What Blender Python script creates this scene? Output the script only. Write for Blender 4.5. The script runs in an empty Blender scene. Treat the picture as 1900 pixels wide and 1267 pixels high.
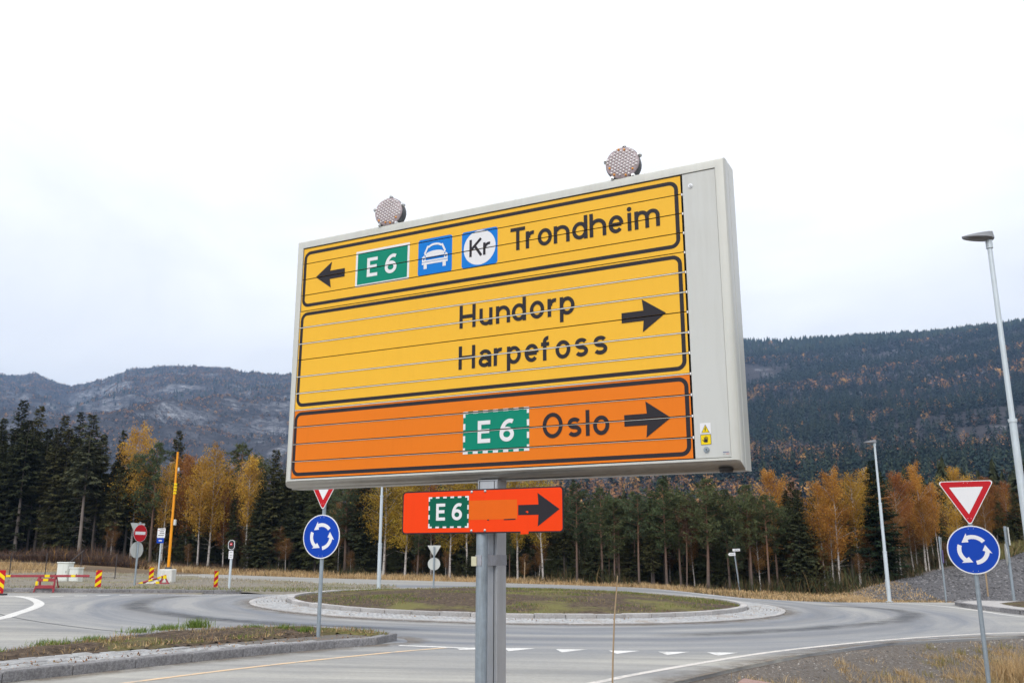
import bpy, bmesh, math, random
import numpy as np
from mathutils import Vector, Matrix

S = bpy.context.scene
COL = S.collection
R = math.radians

# ------------------------------------------------------------------ camera
cam_data = bpy.data.cameras.new('camera')
cam_data.sensor_width = 36.0
cam_data.lens = 36.0 * 1650.0 / 1900.0
cam_data.clip_start = 0.1
cam_data.clip_end = 20000
cam_data.dof.use_dof = True
cam_data.dof.focus_distance = 6.2
cam_data.dof.aperture_fstop = 7.1
camera = bpy.data.objects.new('camera', cam_data)
COL.objects.link(camera)
camera.location = (0, 0, 1.7)
camera.rotation_euler = (R(90) + math.atan((1032.0 - 633.5) / 1650.0), 0, 0)
S.camera = camera

# ------------------------------------------------------------------ sky and light (overcast)
SUN_EL, SUN_AZ = R(38), R(200)          # azimuth measured clockwise from +y
world = bpy.data.worlds.new('World')
S.world = world
world.use_nodes = True
nt = world.node_tree
nt.nodes.clear()
out = nt.nodes.new('ShaderNodeOutputWorld')
sky = nt.nodes.new('ShaderNodeTexSky')
sky.sky_type = 'NISHITA'
sky.sun_disc = False
sky.sun_elevation = SUN_EL
sky.sun_rotation = SUN_AZ
bg1 = nt.nodes.new('ShaderNodeBackground')
bg1.inputs['Strength'].default_value = 0.10
nt.links.new(sky.outputs[0], bg1.inputs[0])
tc = nt.nodes.new('ShaderNodeTexCoord')
sep = nt.nodes.new('ShaderNodeSeparateXYZ')
nt.links.new(tc.outputs['Generated'], sep.inputs[0])
mpn = nt.nodes.new('ShaderNodeMapping')
mpn.inputs['Scale'].default_value = (1.0, 1.0, 2.6)
nt.links.new(tc.outputs['Generated'], mpn.inputs[0])
cl = nt.nodes.new('ShaderNodeTexNoise')
cl.inputs['Scale'].default_value = 2.2
cl.inputs['Detail'].default_value = 6
cl.inputs['Roughness'].default_value = 0.55
cl.inputs['Distortion'].default_value = 0.6
nt.links.new(mpn.outputs[0], cl.inputs['Vector'])
ramp = nt.nodes.new('ShaderNodeValToRGB')
ramp.color_ramp.elements[0].position = 0.30
ramp.color_ramp.elements[0].color = (0.81, 0.825, 0.85, 1)
ramp.color_ramp.elements[1].position = 0.66
ramp.color_ramp.elements[1].color = (1.0, 1.0, 1.0, 1)
nt.links.new(cl.outputs['Fac'], ramp.inputs[0])
# standard overcast distribution: brighter towards the zenith
mr = nt.nodes.new('ShaderNodeMapRange')
mr.inputs['From Min'].default_value = 0.0
mr.inputs['From Max'].default_value = 1.0
mr.inputs['To Min'].default_value = SKY_LO = 0.84
mr.inputs['To Max'].default_value = SKY_HI = 1.30
nt.links.new(sep.outputs['Z'], mr.inputs['Value'])
bg2 = nt.nodes.new('ShaderNodeBackground')
nt.links.new(ramp.outputs[0], bg2.inputs[0])
nt.links.new(mr.outputs[0], bg2.inputs['Strength'])
mixs = nt.nodes.new('ShaderNodeMixShader')
mixs.inputs[0].default_value = 0.975
nt.links.new(bg1.outputs[0], mixs.inputs[1])
nt.links.new(bg2.outputs[0], mixs.inputs[2])
nt.links.new(mixs.outputs[0], out.inputs[0])

sun_d = bpy.data.lights.new('sun', 'SUN')
sun_d.energy = 1.5
sun_d.angle = R(40)
sun_d.color = (1.0, 0.96, 0.9)
sun = bpy.data.objects.new('sun', sun_d)
COL.objects.link(sun)
sdir = Vector((math.sin(SUN_AZ) * math.cos(SUN_EL), math.cos(SUN_AZ) * math.cos(SUN_EL), math.sin(SUN_EL)))
sun.rotation_euler = sdir.to_track_quat('Z', 'Y').to_euler()
sun.location = (0, -20, 40)

S.view_settings.view_transform = 'Standard'
S.view_settings.look = 'None'
S.view_settings.gamma = 1.0
S.view_settings.use_curve_mapping = False
S.view_settings.exposure = 0.50
S.cycles.max_bounces = 6
S.cycles.volume_bounces = 0
S.cycles.use_denoising = True

rng = np.random.default_rng(7)
random.seed(7)


# ------------------------------------------------------------------ helpers
def link(o, parent=None):
    COL.objects.link(o)
    if parent is not None:
        o.parent = parent
    return o


def tag(o, label=None, cat=None, group=None, kind=None):
    if label: o['label'] = label
    if cat: o['category'] = cat
    if group: o['group'] = group
    if kind: o['kind'] = kind
    return o


def thing(name, label, cat, loc=(0, 0, 0), rotz=0.0, group=None):
    o = bpy.data.objects.new(name, None)
    o.empty_display_size = 0.2
    link(o)
    o.location = loc
    o.rotation_euler = (0, 0, rotz)
    return tag(o, label, cat, group)


def copy_tree(o, parent=None, loc=None, rotz=None):
    c = o.copy()
    COL.objects.link(c)
    if parent is not None: c.parent = parent
    if loc is not None: c.location = loc
    if rotz is not None: c.rotation_euler = (0, 0, rotz)
    for ch in list(o.children):
        copy_tree(ch, c)
    return c


class MB:
    """Collects vertices and faces, then links them as one mesh object."""
    def __init__(s):
        s.v, s.f, s.m = [], [], []

    def add(s, vs, fs, mi=0):
        b = len(s.v)
        s.v += [tuple(p) for p in vs]
        s.f += [tuple(b + i for i in f) for f in fs]
        s.m += [mi] * len(fs)
        return s

    def box(s, x0, x1, y0, y1, z0, z1, mi=0, M=None, c=0.0):
        if c <= 0:
            vs = [(x, y, z) for z in (z0, z1) for y in (y0, y1) for x in (x0, x1)]
            fs = [(0, 2, 3, 1), (4, 5, 7, 6), (0, 1, 5, 4), (1, 3, 7, 5), (3, 2, 6, 7), (2, 0, 4, 6)]
        else:
            vs, idx = [], {}
            X, Y, Z = (x0, x1), (y0, y1), (z0, z1)
            for i in (0, 1):
                for j in (0, 1):
                    for k in (0, 1):
                        sx, sy, sz = (c if i == 0 else -c), (c if j == 0 else -c), (c if k == 0 else -c)
                        idx[i, j, k, 0] = len(vs); vs.append((X[i], Y[j] + sy, Z[k] + sz))
                        idx[i, j, k, 1] = len(vs); vs.append((X[i] + sx, Y[j], Z[k] + sz))
                        idx[i, j, k, 2] = len(vs); vs.append((X[i] + sx, Y[j] + sy, Z[k]))
            fs = []
            q = lambda a, b: [(a, b, 0, 0), (a, b, 1, 0), (a, b, 1, 1), (a, b, 0, 1)]
            for i in (0, 1):
                f = [idx[i, 0, 0, 0], idx[i, 1, 0, 0], idx[i, 1, 1, 0], idx[i, 0, 1, 0]]
                fs.append(f if i else f[::-1])
                f = [idx[0, i, 0, 1], idx[1, i, 0, 1], idx[1, i, 1, 1], idx[0, i, 1, 1]]
                fs.append(f[::-1] if i else f)
                f = [idx[0, 0, i, 2], idx[1, 0, i, 2], idx[1, 1, i, 2], idx[0, 1, i, 2]]
                fs.append(f if i else f[::-1])
            for a in (0, 1):
                for b in (0, 1):
                    fs.append([idx[0, a, b, 1], idx[1, a, b, 1], idx[1, a, b, 2], idx[0, a, b, 2]])
                    fs.append([idx[a, 0, b, 0], idx[a, 1, b, 0], idx[a, 1, b, 2], idx[a, 0, b, 2]])
                    fs.append([idx[a, b, 0, 0], idx[a, b, 1, 0], idx[a, b, 1, 1], idx[a, b, 0, 1]])
                    for k in (0, 1):
                        fs.append([idx[a, b, k, 0], idx[a, b, k, 1], idx[a, b, k, 2]])
        if M is not None:
            vs = [tuple(M @ Vector(p)) for p in vs]
        return s.add(vs, fs, mi)

    def tube(s, path, rad, n=10, mi=0, cap=True):
        path = [Vector(p) for p in path]
        if not hasattr(rad, '__len__'): rad = [rad] * len(path)
        vs, fs = [], []
        for i, p in enumerate(path):
            d = (path[min(i + 1, len(path) - 1)] - path[max(i - 1, 0)]).normalized()
            a = Vector((0, 0, 1)) if abs(d.z) < 0.95 else Vector((1, 0, 0))
            u = d.cross(a).normalized(); w = d.cross(u)
            for k in range(n):
                t = 2 * math.pi * k / n
                vs.append(tuple(p + (u * math.cos(t) + w * math.sin(t)) * rad[i]))
        for i in range(len(path) - 1):
            for k in range(n):
                k2 = (k + 1) % n
                fs.append((i * n + k, i * n + k2, (i + 1) * n + k2, (i + 1) * n + k))
        if cap:
            fs.append(tuple(range(n))[::-1]); fs.append(tuple((len(path) - 1) * n + k for k in range(n)))
        return s.add(vs, fs, mi)

    def prism(s, poly, w0, w1, mi=0):
        """poly in (x, z); extruded along -y: front face at y=-w1, back at y=-w0 (w towards the viewer)."""
        n = len(poly)
        vs = [(x, -w0, z) for x, z in poly] + [(x, -w1, z) for x, z in poly]
        fs = [tuple(range(n, 2 * n)), tuple(range(n))[::-1]]
        for i in range(n):
            j = (i + 1) % n
            fs.append((i, j, n + j, n + i))
        return s.add(vs, fs, mi)

    def flat(s, poly, w, mi=0):
        """a printed face in the (x, z) plane, w towards the viewer (-y)"""
        return s.add([(x, -w, z) for x, z in poly], [tuple(range(len(poly)))], mi)

    def build(s, name, mats, parent=None, smooth=None):
        me = bpy.data.meshes.new(name)
        me.from_pydata(s.v, [], s.f)
        for m in (mats if isinstance(mats, (list, tuple)) else [mats]): me.materials.append(m)
        if any(s.m): me.polygons.foreach_set('material_index', s.m)
        bm = bmesh.new(); bm.from_mesh(me)
        bmesh.ops.recalc_face_normals(bm, faces=bm.faces[:]) if s.closed else None
        bm.to_mesh(me); bm.free()
        me.update()
        if smooth:
            me.shade_smooth(); me.set_sharp_from_angle(angle=R(smooth))
        return link(bpy.data.objects.new(name, me), parent)
    closed = True


def npmesh(name, V, F, mats, parent=None, smooth=False, attr=None, matidx=None):
    """V (n,3), F (m,k) numpy; attr = dict name -> per-face float"""
    V = np.asarray(V, np.float32); F = np.asarray(F, np.int32)
    me = bpy.data.meshes.new(name)
    k = F.shape[1]
    me.vertices.add(len(V)); me.vertices.foreach_set('co', V.ravel())
    me.loops.add(F.size); me.loops.foreach_set('vertex_index', F.ravel())
    me.polygons.add(len(F))
    me.polygons.foreach_set('loop_start', np.arange(0, F.size, k, dtype=np.int32))
    me.polygons.foreach_set('loop_total', np.full(len(F), k, np.int32))
    for m in (mats if isinstance(mats, (list, tuple)) else [mats]): me.materials.append(m)
    if matidx is not None: me.polygons.foreach_set('material_index', np.asarray(matidx, np.int32))
    if smooth: me.polygons.foreach_set('use_smooth', np.ones(len(F), bool))
    if attr:
        for an, av in attr.items():
            av = np.asarray(av, np.float32)
            if av.ndim == 1:
                a = me.attributes.new(an, 'FLOAT', 'FACE' if len(av) == len(F) and len(F) != len(V) else 'POINT')
                a.data.foreach_set('value', av)
            else:
                a = me.attributes.new(an, 'FLOAT_COLOR', 'FACE' if len(av) == len(F) and len(F) != len(V) else 'POINT')
                a.data.foreach_set('color', np.c_[av, np.ones(len(av))].astype(np.float32).ravel())
    me.update(calc_edges=True)
    return link(bpy.data.objects.new(name, me), parent)


# ------------------------------------------------------------------ materials
def newmat(name):
    m = bpy.data.materials.new(name)
    m.use_nodes = True
    t = m.node_tree
    return m, t, t.nodes['Principled BSDF']


def N(t, typ, **kw):
    n = t.nodes.new(typ)
    for k, v in kw.items():
        if k in n.inputs: n.inputs[k].default_value = v
        else: setattr(n, k, v)
    return n


def mixc(t, fac, a, b, blend='MIX'):
    n = t.nodes.new('ShaderNodeMix'); n.data_type = 'RGBA'; n.blend_type = blend
    for sock, v in ((n.inputs[0], fac), (n.inputs[6], a), (n.inputs[7], b)):
        if hasattr(v, 'links') or isinstance(v, bpy.types.NodeSocket): t.links.new(v, sock)
        elif isinstance(v, (int, float)): sock.default_value = v
        else: sock.default_value = (*v, 1) if len(v) == 3 else v
    return n.outputs[2]


def noise(t, scale, detail=4, rough=0.6, vec=None, dist=0.0):
    n = N(t, 'ShaderNodeTexNoise', Scale=scale, Detail=detail, Roughness=rough, Distortion=dist)
    if vec is None:
        vec = t.nodes.new('ShaderNodeTexCoord').outputs['Object']
    t.links.new(vec, n.inputs['Vector'])
    return n.outputs['Fac']


def ramp2(t, fac, p0, p1, c0=(0, 0, 0), c1=(1, 1, 1)):
    n = t.nodes.new('ShaderNodeValToRGB')
    e = n.color_ramp.elements
    e[0].position, e[1].position = p0, p1
    e[0].color, e[1].color = (*c0, 1), (*c1, 1)
    t.links.new(fac, n.inputs[0])
    return n.outputs[0]


def bump(t, b, h, strength=0.3, dist=0.01):
    n = N(t, 'ShaderNodeBump', Strength=strength, Distance=dist)
    t.links.new(h, n.inputs['Height'])
    t.links.new(n.outputs[0], b.inputs['Normal'])


def paint(name, col, rough=0.45, dirt=0.12, scale=6.0, metal=0.0, spec=0.4, bmp=0.0):
    """painted or bare surface with faint uneven weathering"""
    m, t, b = newmat(name)
    f = noise(t, scale, 6, 0.65)
    dark = tuple(c * (1 - dirt) * k for c, k in zip(col, (1.0, 0.98, 0.94)))
    light = tuple(min(1, c * (1 + dirt * 0.5)) for c in col)
    mp = t.nodes.new('ShaderNodeMapping'); mp.inputs['Scale'].default_value = (scale * 2.5, scale * 2.5, scale * 0.2)
    t.links.new(t.nodes.new('ShaderNodeTexCoord').outputs['Object'], mp.inputs[0])
    s = ramp2(t, noise(t, 1.0, 6, 0.7, mp.outputs[0]), 0.45, 0.75)
    cc = mixc(t, f, dark, light)
    t.links.new(mixc(t, s, cc, mixc(t, 1.0, cc, tuple(1 - (0.10 + dirt * 0.5) * k for k in (1, 1.05, 1.15)), 'MULTIPLY')), b.inputs['Base Color'])
    b.inputs['Roughness'].default_value = rough
    b.inputs['Metallic'].default_value = metal
    b.inputs['Specular IOR Level'].default_value = spec
    if bmp: bump(t, b, noise(t, scale * 12, 3), bmp, 0.002)
    return m


def film(name, col, rough=0.5):
    """retroreflective sheeting: fine sparkle grain"""
    m, t, b = newmat(name)
    f = noise(t, 420, 2, 0.7)
    g = noise(t, 2.2, 4, 0.6)
    c = mixc(t, f, tuple(x * 0.88 for x in col), tuple(min(1, x * 1.08) for x in col))
    c = mixc(t, g, c, mixc(t, 1.0, c, (0.93, 0.93, 0.93), 'MULTIPLY'))
    mp = t.nodes.new('ShaderNodeMapping'); mp.inputs['Scale'].default_value = (14, 14, 1.1)      # rain streaks and road film
    t.links.new(t.nodes.new('ShaderNodeTexCoord').outputs['Object'], mp.inputs[0])
    c = mixc(t, ramp2(t, noise(t, 1.0, 7, 0.72, mp.outputs[0]), 0.50, 0.85), c, mixc(t, 1.0, c, (0.955, 0.95, 0.945), 'MULTIPLY'))
    t.links.new(c, b.inputs['Base Color'])
    b.inputs['Roughness'].default_value = rough
    b.inputs['Specular IOR Level'].default_value = 0.18
    return m


M = {}
M['yellow_film'] = film('yellow_film', (0.90, 0.50, 0.042))
M['orange_film'] = film('orange_film', (0.82, 0.20, 0.010))
M['fluor_film'] = film('fluorescent_orange_film', (0.95, 0.058, 0.003))
M['patch_film'] = film('patch_film', (0.82, 0.135, 0.006))
M['black_film'] = film('black_film', (0.028, 0.025, 0.03), 0.5)
M['green_film'] = film('green_film', (0.0, 0.24, 0.15))
M['dark_green_film'] = film('dark_green_film', (0.0, 0.115, 0.068))
M['white_film'] = film('white_film', (0.80, 0.80, 0.81))
M['blue_film'] = film('blue_film', (0.004, 0.20, 0.66))
M['sign_blue'] = film('sign_blue', (0.004, 0.055, 0.42))
M['sign_red'] = film('sign_red', (0.52, 0.012, 0.02))
M['housing'] = paint('grey_powder_coat', (0.60, 0.61, 0.57), 0.27, 0.06, 3.0)
M['door'] = paint('door_powder_coat', (0.565, 0.58, 0.56), 0.42, 0.06, 3.0)
M['dark'] = paint('dark_gap', (0.02, 0.02, 0.022), 0.7)
M['alu'] = paint('raw_aluminium', (0.62, 0.64, 0.66), 0.42, 0.15, 8.0, 0.7)
M['galv'] = paint('galvanised_steel', (0.36, 0.42, 0.47), 0.5, 0.35, 18.0, 0.45)
M['mast'] = paint('mast_aluminium', (0.56, 0.575, 0.60), 0.45, 0.15, 9.0, 0.45, bmp=0.1)
M['lamp_post'] = paint('lamp_post_galvanised', (0.60, 0.67, 0.72), 0.5, 0.12, 9.0, 0.2)
M['plate_back'] = paint('plate_back_aluminium', (0.62, 0.64, 0.62), 0.5, 0.08, 5.0, 0.25)
M['lantern'] = paint('lantern_cast', (0.20, 0.21, 0.23), 0.4)
M['black'] = paint('black_plastic', (0.02, 0.02, 0.022), 0.5)
M['dark_grey'] = paint('dark_grey_cast', (0.075, 0.08, 0.09), 0.5)
M['mast_yellow'] = paint('mast_yellow_paint', (0.90, 0.34, 0.004), 0.45)
M['refl_yellow'] = film('reflector_yellow', (0.90, 0.66, 0.01))
M['barrier_red'] = paint('barrier_red_paint', (0.36, 0.045, 0.06), 0.55, 0.3, 5)
M['cabinet'] = paint('cabinet_coat', (0.72, 0.74, 0.70), 0.5, 0.08, 3)
M['rail'] = paint('shaded_metal_rail', (0.50, 0.485, 0.455), 0.30, 0.1, 4.0, 0.75)  # housing underside: metal, with shade put into its darker base colour
M['concrete'] = paint('white_concrete', (0.72, 0.72, 0.68), 0.85, 0.25, 7, bmp=0.3)
M['wire'] = paint('fence_steel', (0.06, 0.05, 0.05), 0.6)
M['bamboo'] = paint('bamboo', (0.45, 0.32, 0.19), 0.65, 0.4, 9)
M['tape'] = paint('duct_tape', (0.42, 0.43, 0.47), 0.35, 0.25, 30, 0.3, bmp=0.4)
M['tag'] = paint('cream_tag', (0.62, 0.60, 0.42), 0.6)
M['lens'] = paint('lamp_lens', (0.40, 0.33, 0.35), 0.3, 0.2, 20)
M['stud'] = paint('lamp_stud', (0.9, 0.88, 0.89), 0.25)
M['amber'] = paint('lamp_amber', (0.95, 0.42, 0.08), 0.25)
M['line_white'] = paint('road_paint_white', (0.70, 0.69, 0.67), 0.7, 0.3, 5)
M['line_yellow'] = paint('road_paint_yellow', (0.74, 0.46, 0.19), 0.7, 0.35, 5)
M['joint'] = paint('asphalt_joint', (0.075, 0.08, 0.09), 0.8)
M['pink_stone'] = paint('pink_granite', (0.36, 0.23, 0.20), 0.8, 0.35, 14, bmp=0.6)
# ------------------------------------------------------------------ the lie of the land
C0 = (0.15, 30.0)                          # centre of the roundabout
R_KERB, R_APRON = 7.25, 8.35


def plane(x, y):
    return -0.016 * x + 0.008 * y


ASPH = np.array([(-9.5, -3.2), (-5.0, 3.4), (-1.6, 7.8), (0.9, 11.0), (2.07, 12.53), (3.58, 14.51), (5.19, 16.42), (7.52, 18.64),
                 (11.41, 20.8), (16, 22.2), (24, 23.2), (60, 24.5)])   # near edge of the asphalt, seen as a line


def dist_line(x, y, L):
    d = np.full(np.shape(x), 1e9); sg = np.zeros(np.shape(x))
    for (ax, ay), (bx, by) in zip(L[:-1], L[1:]):
        ux, uy = bx - ax, by - ay
        t = np.clip(((x - ax) * ux + (y - ay) * uy) / (ux * ux + uy * uy), 0, 1)
        dd = np.hypot(x - ax - t * ux, y - ay - t * uy)
        s = np.sign((x - ax) * uy - (y - ay) * ux)
        sg = np.where(dd < d, s, sg); d = np.minimum(d, dd)
    return d, sg                              # sg > 0 : on the right hand of the line (the verge)


def sstep(a, b, x):
    t = np.clip((x - a) / (b - a), 0, 1)
    return t * t * (3 - 2 * t)


def vnoise(x, y, seed=0):
    """smooth value noise, vectorised"""
    xi, yi = np.floor(x).astype(np.int64), np.floor(y).astype(np.int64)
    fx, fy = x - xi, y - yi
    fx, fy = fx * fx * (3 - 2 * fx), fy * fy * (3 - 2 * fy)
    def h(i, j):
        n = (i * 374761393 + j * 668265263 + seed * 144269504) & 0x7fffffff
        n = ((n ^ (n >> 13)) * 1274126177) & 0x7fffffff
        return ((n ^ (n >> 16)) & 0xffff) / 65535.0
    return (h(xi, yi) * (1 - fx) + h(xi + 1, yi) * fx) * (1 - fy) + (h(xi, yi + 1) * (1 - fx) + h(xi + 1, yi + 1) * fx) * fy


def fbm(x, y, o=5, seed=0):
    s, a, tot = 0, 1.0, 0
    for k in range(o):
        s = s + a * vnoise(x * 2 ** k + 17.3 * k, y * 2 ** k - 9.1 * k, seed + k); tot += a; a *= 0.5
    return s / tot


def ground_z(x, y):
    x, y = np.asarray(x, float), np.asarray(y, float)
    r = np.hypot(x, y)
    z = plane(np.clip(x, -60, 60), np.clip(y, -30, 75)) - 0.05
    d, sg = dist_line(x, y, ASPH)
    v = np.where(sg > 0, d, 0)
    ditch = np.clip((v - 0.35) * 0.21, 0, 0.66) * sstep(1.5, 6.0, x)
    ditch = ditch * (1 - sstep(0.5, 3.0, v - 9))
    z = z - ditch + np.where(sg > 0, 0.16 * (fbm(x * 1.1, y * 1.1, 3, 5) - 0.5) + 0.07 * (fbm(x * 5, y * 5, 3, 6) - 0.5), 0) * sstep(0.15, 1.3, v)
    # spoil bank right of the far lamp
    yr = 38.2 + (x - 14) * 0.62
    bank = np.clip((x - 13.2) * 0.155, 0, 3.2) * sstep(36.2, yr + 0.01 + 0 * y, y) * sstep(13, 16, x)
    z = z + bank * (0.93 + 0.14 * fbm(x * 0.8, y * 0.8, 3, 9))
    # rough ground left, below the first trees
    z = z + 0.5 * sstep(-16, -30, x) * sstep(46, 56, y) + 0.12 * (fbm(x * .5, y * .5, 3, 2) - .5) * sstep(42, 48, y)
    return z


def gz(x, y):
    return float(ground_z(np.array([x]), np.array([y]))[0])


def zone(x, y):
    """masks: gravel, straw, forest floor"""
    d, sg = dist_line(x, y, ASPH)
    v = np.where(sg > 0, d, 0)
    n = fbm(x * 1.1, y * 1.1, 4, 31)
    grav = np.where(sg > 0, 1 - sstep(1.2, 4.2, v + 2.6 * (n - 0.5)) * 0.75, 0)
    yr = 38.2 + (x - 14) * 0.62
    bankm = sstep(14.2, 15.8, x) * sstep(36.0, 36.8, y) * (1 - sstep(1.2, 2.4, y - yr))
    fe = edge_y(x)
    forest = sstep(-0.8, 1.2, y - fe) * (1 - bankm)
    straw = sstep(-6, -2, y - fe) * (1 - forest) * (1 - bankm)
    return np.maximum(grav, 0) * 1.0, bankm, straw, forest


EDGE = np.array([(-80, 72), (-40, 64), (-28, 59.5), (-17.4, 59.3), (-10, 55), (-1.5, 51.4), (9, 43.6), (15, 40.6), (20, 43.2), (28, 48.5), (60, 62)])


def edge_y(x):
    return np.interp(x, EDGE[:, 0], EDGE[:, 1])


# ground: one polar sheet out to the horizon
def polar(az, rad):
    A, Rr = np.meshgrid(az, rad)
    return Rr * np.sin(A), Rr * np.cos(A)


def grid_faces(nr, na, wrap):
    i = np.arange(nr - 1)[:, None]; j = np.arange(na if wrap else na - 1)[None, :]
    j2 = (j + 1) % na
    return np.stack([i * na + j, i * na + j2, (i + 1) * na + j2, (i + 1) * na + j], -1).reshape(-1, 4)


def seq(a, b, n): return np.linspace(a, b, n, endpoint=False)


az = np.radians(np.concatenate([seq(-180, -48, 44), seq(-48, 48, 300), seq(48, 180, 44)]))
rad = np.concatenate([[0.02], np.geomspace(0.6, 9.2, 40), np.linspace(9.35, 23.5, 120), np.geomspace(23.8, 110, 100), np.geomspace(125, 4450, 36)])
GX, GY = polar(az, rad)
GZ = ground_z(GX, GY)
far = sstep(70, 260, np.hypot(GX, GY))
GZ = GZ * (1 - far) + far * (-2.0)
za, zb, zc, zd = zone(GX, GY)
m, t, b = newmat('ground')
at_ = N(t, 'ShaderNodeAttribute', attribute_name='zone')
sp = t.nodes.new('ShaderNodeSeparateColor'); t.links.new(at_.outputs['Color'], sp.inputs[0])
bk = N(t, 'ShaderNodeAttribute', attribute_name='spoil')
f1, f2, f3 = noise(t, 0.9, 8, 0.7), noise(t, 14, 6, 0.75), noise(t, 60, 4, 0.8)
soil = mixc(t, ramp2(t, f2, 0.35, 0.65), (0.10, 0.075, 0.055), (0.22, 0.165, 0.11))
grav = mixc(t, ramp2(t, f3, 0.33, 0.68), (0.07, 0.064, 0.06), (0.28, 0.258, 0.235))
grav = mixc(t, ramp2(t, f2, 0.40, 0.64), grav, (0.115, 0.09, 0.072))
grav = mixc(t, ramp2(t, f1, 0.48, 0.66), grav, mixc(t, f3, (0.09, 0.072, 0.06), (0.24, 0.21, 0.18)))
straw = mixc(t, ramp2(t, f2, 0.3, 0.7), (0.23, 0.155, 0.08), (0.42, 0.30, 0.16))
floor_ = mixc(t, ramp2(t, f2, 0.3, 0.7), (0.035, 0.026, 0.02), (0.085, 0.058, 0.036))
spoil = mixc(t, ramp2(t, f3, 0.35, 0.7), (0.065, 0.062, 0.066), (0.19, 0.185, 0.19))
c = mixc(t, sp.outputs[0], soil, grav)
c = mixc(t, sp.outputs[1], c, straw)
c = mixc(t, sp.outputs[2], c, floor_)
c = mixc(t, bk.outputs['Fac'], c, spoil)
t.links.new(c, b.inputs['Base Color'])
b.inputs['Roughness'].default_value = 0.95
b.inputs['Specular IOR Level'].default_value = 0.15
bump(t, b, f3, 0.7, 0.03)
M['ground'] = m
ground = npmesh('ground', np.stack([GX, GY, GZ], -1).reshape(-1, 3), grid_faces(len(rad), len(az), True), m, smooth=True,
                attr={'zone': np.stack([za, zc, zd], -1).reshape(-1, 3), 'spoil': zb.ravel()})
tag(ground, kind='structure')

# ------------------------------------------------------------------ asphalt
m, t, b = newmat('asphalt')
tc_ = t.nodes.new('ShaderNodeTexCoord').outputs['Object']
sx = t.nodes.new('ShaderNodeSeparateXYZ'); t.links.new(tc_, sx.inputs[0])


def mth(op, a, b2=None, c2=None):
    n = t.nodes.new('ShaderNodeMath'); n.operation = op
    for i, v in enumerate((a, b2, c2)):
        if v is None: continue
        if isinstance(v, (int, float)): n.inputs[i].default_value = v
        else: t.links.new(v, n.inputs[i])
    return n.outputs[0]


rr = mth('SQRT', mth('ADD', mth('MULTIPLY', sx.outputs[0], sx.outputs[0]), mth('MULTIPLY', sx.outputs[1], sx.outputs[1])))
cm = t.nodes.new('ShaderNodeCombineXYZ')
t.links.new(mth('MULTIPLY', mth('DIVIDE', sx.outputs[0], rr), 1.3), cm.inputs[0])
t.links.new(mth('MULTIPLY', mth('DIVIDE', sx.outputs[1], rr), 1.3), cm.inputs[1])
t.links.new(mth('MULTIPLY', rr, 1.15), cm.inputs[2])
ringn = noise(t, 1.0, 7, 0.66, cm.outputs[0], 0.25)            # streaks that follow the circle
mp = t.nodes.new('ShaderNodeMapping'); mp.inputs['Rotation'].default_value = (0, 0, R(-52)); mp.inputs['Scale'].default_value = (0.12, 1.5, 1)
t.links.new(tc_, mp.inputs[0])
linn = noise(t, 1.0, 7, 0.66, mp.outputs[0], 0.3)              # streaks that follow the approach road
sel = ramp2(t, mth('MULTIPLY', mth('ADD', rr, mth('MULTIPLY', noise(t, 0.5, 4, 0.6, tc_), 1.2)), 0.05), 0.70, 0.79)
streak = mixc(t, sel, ringn, linn)
blot = noise(t, 0.22, 5, 0.6, tc_)
fine = noise(t, 16, 8, 0.85, tc_)
big = ramp2(t, streak, 0.36, 0.62)
c = mixc(t, big, (0.165, 0.178, 0.203), (0.33, 0.324, 0.31))
c = mixc(t, sel, c, mixc(t, big, (0.255, 0.25, 0.236), (0.42, 0.404, 0.362)))
c = mixc(t, ramp2(t, blot, 0.38, 0.62), c, mixc(t, 0.35, c, (0.225, 0.232, 0.25)))
c = mixc(t, ramp2(t, fine, 0.3, 0.7), mixc(t, 1.0, c, (0.80, 0.80, 0.80), 'MULTIPLY'), mixc(t, 1.0, c, (1.12, 1.12, 1.12), 'MULTIPLY'))
# rubbered wheel track round the island
trk = mth('SUBTRACT', 1.0, mth('MULTIPLY', mth('ABSOLUTE', mth('SUBTRACT', rr, mth('ADD', 11.0, mth('MULTIPLY', blot, 1.4)))), 1.6))
trk2 = mth('SUBTRACT', 1.0, mth('MULTIPLY', mth('ABSOLUTE', mth('SUBTRACT', rr, mth('ADD', 9.1, mth('MULTIPLY', blot, 0.6)))), 2.4))
tk = mth('MULTIPLY', mth('MAXIMUM', mth('MAXIMUM', trk, trk2), 0.0), mth('MULTIPLY', ringn, 0.75))
c = mixc(t, tk, c, (0.11, 0.115, 0.13))
t.links.new(c, b.inputs['Base Color'])
b.inputs['Roughness'].default_value = 0.82
b.inputs['Specular IOR Level'].default_value = 0.3
bump(t, b, fine, 0.4, 0.006)
M['asphalt'] = m

road_poly = [tuple(p) for p in ASPH] + [(60, 33), (24, 34.9), (16.28, 34.94), (13.68, 34.2), (11.97, 33.71), (10.6, 34.1), (9.0, 35.6), (8.2, 38.5), (7.2, 42.0),
             (6.4, 44), (2.6, 46), (-1.4, 47.5), (-5.6, 48.7), (-10.2, 49.9), (-15.4, 52.2), (-20.5, 54.6), (-24, 56.0), (-60, 71), (-64, 62),
             (-23.5, 51.6), (-18.5, 48.4), (-13, 44.2), (-8.4, 41.06), (-5.4, 39.0), (-4.6, 37.2), (-5.0, 35.2), (-6.2, 33.6), (-7.6, 33.35), (-9.3, 33.0),
             (-10.95, 32.35), (-12.6, 32.2), (-14.4, 31.95), (-17.35, 31.3), (-30, 29.0), (-60, 24), (-60, -3.2)]


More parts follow.
